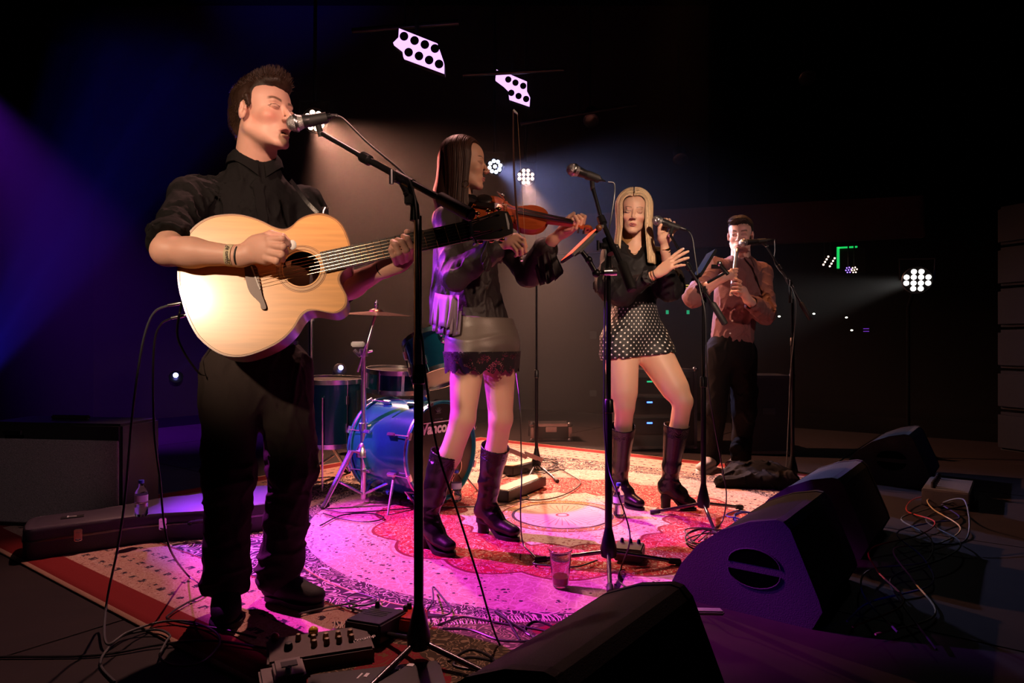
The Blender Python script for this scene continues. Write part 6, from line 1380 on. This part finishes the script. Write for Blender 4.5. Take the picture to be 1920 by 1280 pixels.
# ------------------------------------------------------------------ pedals in the foreground
def pedal(name, p, size, m, label, rot=0, knobs=(), cat='pedal', tilt=0):
    t = thing(name, p, label, cat); R = (Matrix.Rotation(rot, 3, 'Z') @ Matrix.Rotation(tilt, 3, 'X')); c = Vector(p)+Vector((0, 0, size[2]/2)); MB().box(c, size, R, .006).build('housing', m, t)
    top = lambda x, y, h=0: c+R @ Vector((x*size[0], y*size[1], size[2]/2+h))
    for x, y, r, mm in knobs: MB().lathe(top(x, y), R @ Vector((0, 0, 1)), [(0, r), (.010, r*.92), (.017, r*.75), (.0185, r*.4)], 14).build('knob', mm, t)
    return t, top, R
M['tan_wood'] = mat('tan_panel', (.055, .028, .020), .5, var=.15); M['cream'] = mat('cream_knob', (.34, .24, .11), .4); M['yellow'] = mat('yellow_switch', (.75, .55, .02), .35); M['red_paint'] = mat('red_pedal_paint', (.60, .035, .015), .35, coat=.4); M['silver_paint'] = mat('silver_pedal', (.30, .27, .26), .35, .8)
q = F(600, 1226, .03); kn = [(x, y, .0085, 'cream') for x in (-.06, .06, .18, .30) for y in (.12, -.10)]+[(-.30, -.05, .012, 'rubber'), (-.2, .25, .008, 'cream')]
pr_, top, R_ = pedal('acoustic_preamp', (q.x, q.y, .018), (.28, .135, .045), 'tan_wood', 'brown preamp pedal with rows of cream knobs near the front', .36, kn, tilt=.08)
MB().ball(top(-.05, .40, .010), .014, 12, (1, 1, .9)).build('foot_switch', 'yellow', pr_); MB().ball(top(-.42, .40, .008), .012, 12).build('foot_switch', mat('red_switch', (.35, .01, .01), .3), pr_)
text('panel_script', 'Preamp', .022, top(.42, -.12, .001), R_ @ Vector((1, .25, 0)), R_ @ Vector((-.25, 1, 0)), 'white', pr_, .3)
q = F(542, 1262, .05); t_, top, R_ = pedal('tuner_pedal', (q.x, q.y, .018), (.075, .105, .050), 'silver_paint', 'small silver metal pedal at the bottom beside the brown preamp', .42, [])
MB().box(top(.02, .12, .001), (.040, .030, .003), R_).build('display_window', 'black_paint', t_); MB().lathe(top(-.05, -.30), (0, 0, 1), [(0, .011), (.010, .009), (.014, .007)], 12).build('foot_switch', 'chrome', t_)
q = F(514, 1281, .03); t_, top, R_ = pedal('direct_box', (q.x, q.y, .018), (.07, .12, .030), 'silver_paint', 'flat silver box at the bottom edge below the small pedal', .42, [])
q = F(705, 1182, .03); t_, top, R_ = pedal('volume_pedal', (q.x, q.y, .018), (.12, .16, .060), 'black_paint', 'black foot pedal with printed top left of the stand base', -.35, [(-.3, .40, .008, 'rubber')], tilt=-.1)
for k in range(4): MB().box(top(-.05, .22-.09*k, .0008), (.075-.008*(k % 2), .004, .001), R_).build('top_print', 'cable_grey', t_)
q = F(768, 1160, .04); t_, top, R_ = pedal('effect_pedal', (q.x, q.y, .018), (.075, .115, .042), 'red_paint', 'small red effect pedal beside the front stand pole', -.30, [(-.25, .30, .009, 'rubber'), (.10, .30, .009, 'rubber'), (-.25, .05, .008, 'rubber')], tilt=-.08)
q = F(700, 1262, .02); t_, top, R_ = pedal('flat_pedal_board', (q.x+.03, q.y-.10, .012), (.34, .20, .028), 'black_paint', 'black board with white printed marks at the bottom edge', .25, [])
for k, (x, y, w_, h_) in enumerate(((-.12, .28, .005, .028), (-.07, .28, .010, .02), (.10, .30, .003, .034), (.17, .36, .014, .012), (.27, .42, .018, .014))): MB().box(top(x, y, .0008), (w_, h_, .001), R_ @ Matrix.Rotation(-.5, 3, 'Z')).build('printed_mark', 'white', t_)
# ------------------------------------------------------------------ cables of the guitar and on the floor
jk = thing('guitar_plugs', P(330, 570, 2.02), 'two metal jack plugs at the tail of the acoustic guitar', 'plug')
for a, b in (((344, 567), (316, 572)), ((352, 590), (322, 596))): MB().tube([P(*a, 2.02), P(a[0]-10, a[1]+2, 2.02), P(*b, 2.02)], [.003, .0058, .0050], 10).build('plug', 'chrome', jk)
cable('guitar_cable', [P(316, 572, 2.02), P(290, 585, 2.03), P(272, 625, 2.05), P(258, 700, 2.08), P(246, 800, 2.10), P(236, 920, 2.12), P(222, 1020, 2.1), P(200, 1130, 2.15), F(199, 1205, .02), F(240, 1185, .02), F(300, 1166, .020), F(355, 1165, .022), F(400, 1182, .022), F(412, 1205, .02), F(380, 1240, .02), F(330, 1248, .02), F(300, 1232, .02), F(310, 1205, .02), F(318, 1190, .02), F(290, 1180, .018), F(230, 1192, .012), F(195, 1225, .008), F(190, 1250, .006), F(215, 1278, .006)], .0036, 'cable_grey', 'grey guitar cable hanging to the floor and looping over the red rug edge', 9)
cable('guitar_cable', [P(322, 596, 2.02), P(302, 608, 2.03), P(290, 640, 2.05), P(287, 720, 2.08), P(290, 820, 2.12), P(300, 900, 2.16), P(308, 985, 2.2), P(322, 1036, 2.25), F(352, 1078, .020), F(386, 1108, .018), F(350, 1130, .018), F(322, 1148, .018), F(320, 1162, .018), F(420, 1180, .020), F(480, 1195, .02)], .0034, 'cable', 'second guitar cable dropping to the rug behind the first', 9)
cable('floor_cable', [F(0, 1231, .006), F(180, 1228, .006), F(300, 1208, .010), F(400, 1201, .018), F(520, 1218, .020), F(560, 1216, .03)], .0038, 'cable', 'black cable running from the left edge across the rug corner to the pedals')
cable('floor_cable', [F(560, 1150, .018), F(620, 1137, .018), F(660, 1130, .020), F(705, 1118, .022), F(708, 1128, .022), F(672, 1135, .022), F(648, 1124, .022), F(668, 1112, .022), F(695, 1118, .022), F(706, 1124, .022), F(690, 1132, .022), F(660, 1138, .02), F(700, 1150, .02)], .0030, 'cable_grey', 'small coiled blue grey cable by the black pedal')
cable('floor_cable', [F(798, 1150, .02), F(812, 1125, .05), F(812, 1100, .03), F(830, 1120, .02), F(845, 1140, .02), F(838, 1152, .02), F(800, 1155, .02)], .0030, 'cable_grey', 'blue grey cable loop standing up beside the red pedal')
cable('floor_cable', [F(820, 1172, .02), F(860, 1158, .022), F(885, 1158, .022), F(950, 1170, .02), F(1000, 1178, .02), F(1050, 1188, .02)], .0038, 'cable', 'black cable lying along the fringe of the small rug')
cable('floor_cable', [F(830, 1178, .02), F(880, 1180, .02), F(940, 1200, .02), F(1000, 1196, .02), F(935, 1152, .03), F(932, 1146, .035), F(950, 1160, .03), F(975, 1200, .02)], .0038, 'cable', 'black cable making a tall loop in front of the cup')
cable('floor_cable', [F(1050, 1180, .02), F(1010, 1165, .02), F(990, 1170, .02), F(985, 1185, .02), F(1010, 1195, .02), F(1040, 1190, .02)], .0036, 'cable', 'short cable loop beside the foreground wedge')
cable('floor_cable', [F(840, 1240, .02), F(880, 1218, .02), F(915, 1228, .02), F(930, 1245, .02), F(890, 1255, .02), F(850, 1246, .02), F(880, 1232, .02), F(935, 1240, .02)], .0038, 'cable', 'coiled black cable at the bottom beside the stand base')
cable('floor_cable', [F(610, 955, .018), F(650, 960, .018), F(700, 958, .018), F(780, 952, .018), F(860, 950, .018), F(930, 948, .018), F(985, 936, .018), F(990, 930, .018), F(970, 928, .018), F(968, 934, .018), F(1010, 937, .018), F(1050, 930, .018), F(1080, 915, .018), F(1088, 902, .018), F(1070, 890, .018), F(1050, 878, .018)], .0036, 'cable', 'long black cable curving across the rug behind the violinist', 8)
cable('floor_cable', [F(606, 962, .018), F(640, 972, .018), F(690, 978, .018), F(720, 970, .018), F(690, 962, .018), F(640, 966, .018), F(600, 985, .018)], .0034, 'cable', 'cable coil at the feet of the cymbal stand')
cable('violin_cable', [P(968, 700, 3.2), P(975, 760, 3.1), P(977, 840, 3.05), P(978, 900, 3.0), P(976, 960, 2.98), F(980, 1016, .018), F(996, 1036, .018), F(1006, 1048, .02), F(1000, 1056, .02), F(1030, 1060, .02), F(1080, 1062, .02), F(1120, 1050, .02)], .0032, 'cable', 'thin cable hanging from the back of the violinist to the middle stand')
rr = np.random.default_rng(3)
def tangle(name, cpx, rx, ry, n, m, label, zt=.03, r=.0032, group=None):
    pts = []; a = 0
    for k in range(n*7):
        a += .9+rr.uniform(-.15, .15); q = rr.uniform(.45, 1.05); w = .12*math.sin(k*.5); pts.append(F(cpx[0]+rx*(q*math.cos(a)+w), cpx[1]+ry*(q*math.sin(a)+w), .018+zt*rr.uniform(0, 1)))
    cable(name, pts, r, m, label, 6)
tangle('cable_coil', (1405, 968), 48, 12, 5, 'cable_blue', 'coiled blue cable beside the second wedge', .04, group='blue cable coil')
tangle('cable_coil', (1330, 1008), 60, 22, 5, 'cable', 'heap of tangled black cable left of the second wedge', .03, group='black cable heap')
tangle('cable_coil', (1345, 1015), 40, 18, 3, 'cable_tan', 'tangled thin tan wire in the heap left of the second wedge', .03, .0018, 'tan wires')
tangle('cable_coil', (1020, 872), 44, 14, 5, 'cable', 'tangle of black cable around the stand behind the violinist', .03, group='cables behind the violinist')
tangle('cable_coil', (930, 880), 36, 16, 3, 'cable', 'tangle of black cable under the pedal boards at the back', .03, group='cables under the pedal boards')
def E_(e, n, z): return EN(e, n, z)
for i, (m_, lb) in enumerate((('cable_red', 'red cable lying behind the wedges at the stage edge'), ('cable_grey', 'grey cable lying behind the wedges at the stage edge'), ('cable_blue', 'blue cable lying behind the wedges at the stage edge'), ('cable_tan', 'tan cable lying behind the wedges at the stage edge'), ('cable', 'black cable lying behind the wedges at the stage edge'))):
    pts = [E_(-.42+.10*math.sin(j*1.7+i*2)+.03*i, 2.3+.30*j, .012+.035*rr.uniform(0, 1)) for j in range(10)]; cable('edge_cable', pts, .0034, m_, lb, 7)
cable('edge_cable', [E_(-.36, 3.45, .02), E_(-.20, 3.5, .05), E_(-.22, 3.8, .16), E_(-.32, 4.0, .10), E_(-.30, 4.3, .03)], .0036, 'cable_grey', 'grey cable standing up in an arch past the third wedge')
st_ = thing('stage_box', E_(-.34, 4.55, 0), 'grey connector box with many plugs by the farthest wedge', 'box'); MB().box(E_(-.34, 4.55, .05), (.22, .42, .09), Rb, .006).build('housing', 'silver_paint', st_)
for k in range(6): c = E_(-.40, 4.40+.06*k, .095); MB().lathe(c, (0, 0, 1), [(0, .012), (.03, .011), (.035, .006)], 10).build('plug', 'black_metal', st_)
pl_ = F(1215, 1040, .05); t_, top, R_ = pedal('effect_pedal', (F(1180, 1052).x, F(1180, 1052).y, .016), (.115, .12, .05), 'tan_wood', 'small tan pedal under the legs of the middle stand', -.3, [(-.3, .3, .008, 'rubber'), (0, .3, .008, 'rubber'), (.3, .3, .008, 'rubber')])
# pedal boards behind the violinist
for (a, b, w, lb) in (((942, 925), (1005, 900), .11, 'long pale topped pedal board behind the boot of the violinist'), ((955, 880), (1000, 868), .09, 'second pedal board at the back beside the black stand')):
    A, B = F(*a, .05), F(*b, .05); A.z = B.z = 0; d = (B-A).normalized(); pv = Vector((-d.y, d.x, 0)); R = Matrix((d, pv, Vector((0, 0, 1)))).transposed(); t_ = thing('pedal_board', (A+B)/2, lb, 'pedal board'); c = (A+B)/2
    MB().box(c+Vector((0, 0, .045)), ((B-A).length*1.15, w, .060), R, .004).build('board_body', 'black_paint', t_); MB().box(c+Vector((0, 0, .0765)), ((B-A).length*1.1, w*.8, .004), R).build('board_top', 'cream', t_)
t_ = thing('folded_stand', F(975, 862), 'grey folded metal stand lying behind the pedal boards', 'stand'); MB().box(P(968, 848, 4.6), (.16, .03, .03), Euler((0, .35, -.2)).to_matrix(), .004).build('leg', 'silver_paint', t_); MB().box(P(1000, 856, 4.62), (.14, .03, .03), Euler((0, .4, .3)).to_matrix(), .004).build('leg', 'silver_paint', t_)
pa = F(955, 927, .016); pc = MB().box((pa.x, pa.y, .018), (.11, .10, .002), Euler((0, 0, .3)).to_matrix()).build('paper_sheet', 'cream', None); tag(pc, 'small sheet of paper lying on the rug behind the boot', 'paper')
pa = F(1305, 1142, .01); pc = MB().box(P(1322, 1146, 1.85), (.10, .03, .012), Euler((0, .06, .1)).to_matrix(), .004).build('light_strip', 'white', None); tag(pc, 'small pale strip between the two nearest wedges', 'strip')
# ------------------------------------------------------------------ racks and bags at the back
def flight(name, c, size, rot, label):
    t = thing(name, (c.x, c.y, 0), label, 'case'); R = Matrix.Rotation(rot, 3, 'Z'); ctr = Vector((c.x, c.y, size[2]/2+.01)); MB().box(ctr, size, R).build('body', 'black_paint', t, False)
    hx, hy, hz = [v/2 for v in size]; mb = []
    for sx in (-1, 1):
        for sy in (-1, 1): MB().box(ctr+R @ Vector((sx*hx, sy*hy, 0)), (.028, .028, size[2]+.004), R, .003).build('corner_edge', 'leg_metal', t)
        MB().box(ctr+R @ Vector((0, -hy-.001, sx*hz*.96)), (size[0], .010, .026), R, .002).build('front_edge', 'leg_metal', t)
    for sx in (-1, 1):
        for sz in (-1, 1): MB().ball(ctr+R @ Vector((sx*hx, -hy, sz*hz)), .026, 10).build('ball_corner', 'leg_metal', t)
    MB().box(ctr+R @ Vector((0, -hy-.012, .03)), (.10, .016, .05), R, .004).build('butterfly_latch', 'leg_metal', t); return t, ctr, R
t_, c_, R_ = flight('rack_case', P(1220, 0, 5.9), (.60, .5, .66), .12, 'equipment rack behind the blonde woman with blue indicator lights')
M['led_blue'] = mat('led_blue', (.05, .15, 1.0), .3, emit=5); M['led_green'] = mat('led_green', (.02, .9, .40), .3, emit=.35); M['led_white'] = mat('led_white', (1, .95, .8), .3, emit=6)
for k in range(3):
    MB().box(c_+R_ @ Vector((0, -.262, .20-.17*k)), (.50, .02, .13), R_, .004).build('rack_unit', 'black_metal', t_)
    MB().box(c_+R_ @ Vector((-.10, -.275, .23-.17*k)), (.045, .006, .012), R_).build('indicator', ('led_green', 'led_blue', 'led_blue')[k], t_)
flight('flight_case', P(1428, 0, 5.6), (.36, .4, .62), -.1, 'black flight case with metal corners behind the whistle player')
flight('flight_case', P(1030, 0, 6.3), (.34, .3, .14), .05, 'low black case against the back wall behind the black stand')
bg = [ell(F(1420, 905)+Vector((0, 0, .06)), (.22, .15, .07), None, .02), ell(F(1390, 885)+Vector((0, 0, .13)), (.07, .06, .12), None, .04), cone(F(1350, 915)+Vector((0, 0, .04)), F(1480, 918)+Vector((0, 0, .05)), .035, .06, .04), half((0, 0, .012), (0, 0, -1), .002)]
bag = sdf_obj('bag', bg, 'cloth_black', None, .008, folds(.014, 12, 3, (1, 1, 1)), .03); tag(bag, 'crumpled dark bag and cloths lying behind the cables on the right', 'bag')
# ------------------------------------------------------------------ stage lighting fixtures
M['led_core'] = mat('par_lens_glow', (1, .96, .92), .3, emit=6); M['led_core_warm'] = mat('par_lens_warm', (1, .66, .50), .3, emit=5); M['led_core_cool'] = mat('par_lens_cool', (.62, .74, 1.0), .3, emit=6)
M['par_face'] = mat('par_face', (.06, .055, .05), .2, .8)
def par(c, aim, dia, n1, label, core, power=0, on=True, cat='stage light'):
    c = Vector(c); ax = (Vector(aim)-c).normalized(); t = thing('par_light', c, label, cat, 'stage lights'); r = dia/2
    MB().lathe(c, ax, [(-.20, r*.5), (-.18, r*.8), (-.03, r*1.0), (.0, r*1.04), (.004, r*.98), (-.008, r*.96)], 30).build('housing', 'black_metal', t)
    MB().lathe(c, ax, [(-.006, r*.97), (-.006, .001)], 30, False).build('face_plate', 'par_face', t)
    a = ax.orthogonal().normalized(); a = Vector((1, 0, 0)); a = (a-ax*a.dot(ax)).normalized(); b = ax.cross(a); pos = []
    if n1 == 12: pos = [(x, y) for y, row in ((.63, (-.24, .24)), (.22, (-.70, -.235, .235, .70)), (-.22, (-.70, -.235, .235, .70)), (-.63, (-.24, .24))) for x in row]; lr = .185
    elif n1 == 8: pos = [(.62*math.cos(k*pi/4+.2), .62*math.sin(k*pi/4+.2)) for k in range(8)]+[(0, 0)]; lr = .215
    else: pos = [(.68*math.cos(k*2*pi/9), .68*math.sin(k*2*pi/9)) for k in range(9)]+[(.26*math.cos(k*2*pi/3+.5), .26*math.sin(k*2*pi/3+.5)) for k in range(3)]; lr = .20
    for x, y in pos: MB().lathe(c+(a*x+b*y)*r, ax, [(-.004, lr*r), (.002, lr*r*.8), (.005, .001)], 14, False).build('lens', core, t)
    if c.z > 1.6: MB().tube([c-ax*.06+Vector((0, 0, r*1.6)), Vector((c.x, c.y+.06, 5.36))], .016, 10).build('drop_pole', 'black_metal', t)
    else: MB().tube([c-ax*.16, Vector((c.x, c.y+.12, c.z-.2)), Vector((c.x, c.y+.12, -.99))], .014, 10).build('stand_pole', 'void', t)
    MB().tube([c+a*r*1.1-ax*.05, c+a*r*1.15-ax*.06+Vector((0, 0, r*1.6)), c-a*r*1.15-ax*.06+Vector((0, 0, r*1.6)), c-a*r*1.1-ax*.05], .008, 8).build('yoke', 'black_metal', t); return t
par(P(590, 226, 6.2), (0.0, 0, 1.2), .225, 8, 'warm white stage light shining behind the guitarist microphone', 'led_core_warm')
par(P(928, 312, 7.4), (.4, 0, 1.0), .19, 8, 'bluish white stage light right behind the face of the violinist', 'led_core_cool')
par(P(986, 331, 7.4), (.3, 0, 1.0), .20, 12, 'warm white stage light just right of the violin bow', 'led_core_warm')
par(P(1720, 525, 5.2), (.2, 0, 1.0), .205, 12, 'bright white stage light alone in the dark at far right', 'led_core')
for (px, py, d, lb, mm, dia) in ((1548, 490, 11.5, 'left of two slim distant warm lights', 'led_core_warm', .12), (1560, 493, 11.6, 'right of two slim distant warm lights', 'led_core_warm', .12)): 
    t = thing('distant_light', P(px, py, d), lb, 'stage light')
    for k in range(4): MB().ball(P(px-4+3*k, py+6-5*k, d), .016, 8).build('lens', mm, t)
    MB().tube([P(px, py, d)+Vector((0, .05, -.06)), P(px, py, d)+Vector((0, .05, 0)), Vector((P(px, py, d).x, d+.05, 5.36))], .012, 8).build('drop_pole', 'black_metal', t)
M['led_violet'] = mat('led_violet', (.30, .16, 1.0), .3, emit=3)
for (px, lb, mm) in ((1591, 'small distant violet cluster light', 'led_violet'), (1602, 'small distant warm cluster light', 'led_core_warm')):
    t = thing('distant_light', P(px, 506, 11.5), lb, 'stage light')
    for k in range(7): MB().ball(P(px+(0 if k == 0 else 5*math.cos(k)), 506+(0 if k == 0 else 5*math.sin(k)), 11.5), .012, 6).build('lens', mm, t)
    MB().tube([P(px, 506, 11.53), Vector((P(px, 506, 11.5).x, 11.55, 5.36))], .012, 8).build('drop_pole', 'black_metal', t)
for px, py, lb in ((638, 692, 'small blue spotlight glowing on the dark floor behind the floor tom'), (330, 706, 'small blue spotlight on the dark floor left of the guitarist')):
    c = P(px, py, 5.6); t = thing('floor_spotlight', c, lb, 'stage light'); MB().lathe(c, (.35, -.7, .45), [(-.10, .03), (-.08, .05), (0, .055), (.002, .05)], 18).build('housing', 'black_metal', t); MB().ball(c+Vector((.012, -.03, .014)), .020, 12).build('lens', 'led_core_blue' if 'led_core_blue' in M else M.setdefault('led_core_blue', mat('blue_lens', (.30, .30, 1.0), .3, emit=12)), t)
    spot('floor_spot_beam', c+Vector((.02, -.05, .03)), P(px+60, py-60, 5.2), 16, (.10, .10, 1.0), 16, .6, .01)
# glowing panels with dark round lenses, hanging under the ceiling
M['panel_glow'] = mat('panel_glow', (.80, .46, 1.0), .4, emit=1.45); M['lens_dark'] = mat('dark_lens', (.006, .004, .012), .25)
def blinder(pl, holes, d, lb, rr_):
    t = thing('blinder_panel', P(*pl[0], d), lb, 'stage light', 'glowing purple panels'); pts = [P(x, y, d) for x, y in pl]; c = sum(pts, Vector())/len(pts)
    n_ = Vector((.12, -1, -.25)).normalized(); MB().prism(pts, Vector((0, .05, 0))).build('glowing_panel', 'panel_glow', t, False)
    for x, y in holes:
        o = P(x, y, d-.006); MB().lathe(o, (0, -1, 0), [(-.004, rr_), (.003, rr_), (.0035, rr_*.9)], 24).build('lens', 'lens_dark', t)
    MB().tube([c+Vector((0, .1, .05)), Vector((c.x, c.y+.1, 5.36))], .016, 10).build('drop_pole', 'black_metal', t)
    MB().prism([p+Vector((0, .052, 0)) for p in pts], Vector((0, .10, .01))).build('housing', 'black_paint', t, False)
    return t
bl1 = [(748, 53), (821, 82), (822, 90), (832, 116), (832, 134), (756, 106), (754, 92), (744, 84), (736, 82), (747, 70)]
h1 = [(757.5, 68), (777.3, 76), (796.6, 83.5), (815.5, 91), (766.2, 98), (785.6, 105), (804.6, 112.5), (823.2, 120)]
blinder([(748, 53), (820, 81.5), (832, 116), (832, 134), (756, 106), (754, 93), (737, 80), (747, 70)], h1, 5.3, 'left glowing purple panel with eight dark round lenses under the ceiling', .0335)
h2 = [(939, 146), (953, 149), (966.5, 155), (981, 161), (944, 161.5), (958.7, 174), (972.3, 180), (986.5, 185.5)]
blinder([(931, 130), (936, 133), (955, 139), (988, 153), (988, 171), (994, 183), (993, 197), (955, 184), (953, 168), (945, 160), (929, 148)], h2[1:4]+h2[5:], 6.9, 'right glowing purple panel above the violin bow', .032)
for (a, b, d, lb) in (((730, 58), (790, 42), 5.5, 'dark truss pipe above the left purple panel'), ((925, 140), (1000, 130), 6.7, 'dark pipe crossing the right purple panel'), ((1030, 232), (1140, 196), 7.2, 'dark lighting bar under the ceiling above the middle microphone')):
    A_, B_ = P(*a, d)+Vector((-.3, 0, 0)), P(*b, d)+Vector((.3, 0, 0)); o = MB().tube([A_, B_], .022, 12).tube([A_.lerp(B_, .5), Vector((*A_.lerp(B_, .5).xy, 5.36))], .008, 8).build('lighting_pipe', 'black_metal', None); tag(o, lb, 'pipe')
def lantern(c, lb):
    t = thing('theatre_lantern', c, lb, 'stage light', 'unlit lanterns'); MB().lathe(c, (-.1, -.7, -.7), [(-.22, .05), (-.20, .07), (-.02, .075), (0, .085), (.004, .075)], 20).build('housing', 'black_metal', t); MB().lathe(c, (-.1, -.7, -.7), [(.001, .074), (.012, .03)], 20).build('lens', 'black_gloss', t); MB().tube([c+Vector((0, 0.08, .05)), c+Vector((0, .08, 5.36-c.z))], .01, 8).build('hanging_clamp', 'black_metal', t)
lantern(P(1108, 226, 7.3), 'unlit lantern hanging over the middle microphone'); lantern(P(1514, 146, 7.0), 'unlit lantern high up at right'); lantern(P(1276, 300, 7.6), 'unlit lantern above the blonde woman')
# exit sign and far lights through the side opening
ex = thing('exit_sign', P(1585, 485, 12.72), 'green lit exit sign corner on the dark far wall', 'sign'); M['green_glow'] = mat('green_glow', (.01, .55, .10), .4, emit=1.2)
MB().box(P(1571.5, 483, 12.70), (.044, .02, .40)).build('sign_edge', 'green_glow', ex); MB().box(P(1589, 463.5, 12.70), (.36, .02, .030), Euler((0, math.radians(-3), 0)).to_matrix()).build('sign_edge', 'green_glow', ex); MB().box(P(1596, 487, 12.735), (.52, .03, .46)).build('door_frame', 'black_paint', ex)
for k, (px, py, lb) in enumerate(((1461, 593, 'leftmost tiny white light in the dark hall'), (1526, 588, 'tiny yellowish light right of the thin stand'), (1587, 595, 'tiny warm light at mid right of the hall'), (1597, 619, 'lowest tiny yellow light in the hall'), (1435, 594, 'tiny white light beside the burgundy shirt'))):
    o = MB().ball(P(px, py, 12.745), .015, 8, (1.6, 1, .9)).build('hall_lamp', 'led_white', None); tag(o, lb, 'lamp')
for k, (px, py, lb) in enumerate(((1251, 585, 'left of two small green indicator lights behind the blonde woman'), (1290, 585, 'right of two small green indicator lights behind the blonde woman'))):
    o = MB().box(P(px, py, 9.045), (.034, .02, .05)).build('indicator_light', 'led_green', None); tag(o, lb, 'indicator light')
M['yellow_glow'] = mat('yellow_glow', (.75, .5, .12), .4, emit=.8); o = MB().box(P(1282, 534.5, 9.045), (.19, .02, .012)).build('light_strip', 'yellow_glow', None); tag(o, 'upper thin yellow light strip behind the blonde woman', 'light'); o = MB().box(P(1282, 539, 9.045), (.19, .02, .012)).build('light_strip', 'yellow_glow', None); tag(o, 'lower thin yellow light strip behind the blonde woman', 'light')
M['purple_glow'] = mat('purple_glow', (.20, .04, .6), .4, emit=.7)
for y, lb in ((616, 'upper small violet bar light in the hall'), (621, 'lower small violet bar light in the hall')): o = MB().box(P(1624, y, 12.745), (.10, .02, .014)).build('bar_light', 'purple_glow', None); tag(o, lb, 'light')
# loudspeaker column at the far right and a tall socket plate on the back wall
M['array_black'] = mat('array_black', (.006, .006, .007), .7, spec=.1)
la = thing('line_array', P(1900, 620, 4.6), 'dark hanging loudspeaker column with faint blue sheen at far right', 'speaker')
for k in range(6): MB().box(P(1945, 420+78*k, 4.6), (.34, .32, .262), Euler((0, 0, .35)).to_matrix(), .02).build('speaker_cabinet', 'array_black', la)
spot('hall_blue', (3.9, 2.2, 2.6), P(1905, 640, 4.5), 12, (.02, .04, 1.0), 45, 1, .05)
wp = thing('wall_column', P(1030, 520, 8.9), 'flat pilaster on the dark back wall between violinist and blonde woman', 'column'); MB().box((P(1030, 0, 8.95).x, 9.0, 1.95), (.34, .10, 3.98)).build('pilaster', 'wall', wp, False); MB().box(P(1112, 628, 9.03), (.09, .02, .10), None, .006).build('socket_plate', 'wedge_back', wp); MB().box(P(1112, 737, 9.03), (.09, .02, .08), None, .006).build('socket_plate', 'wedge_back', wp)
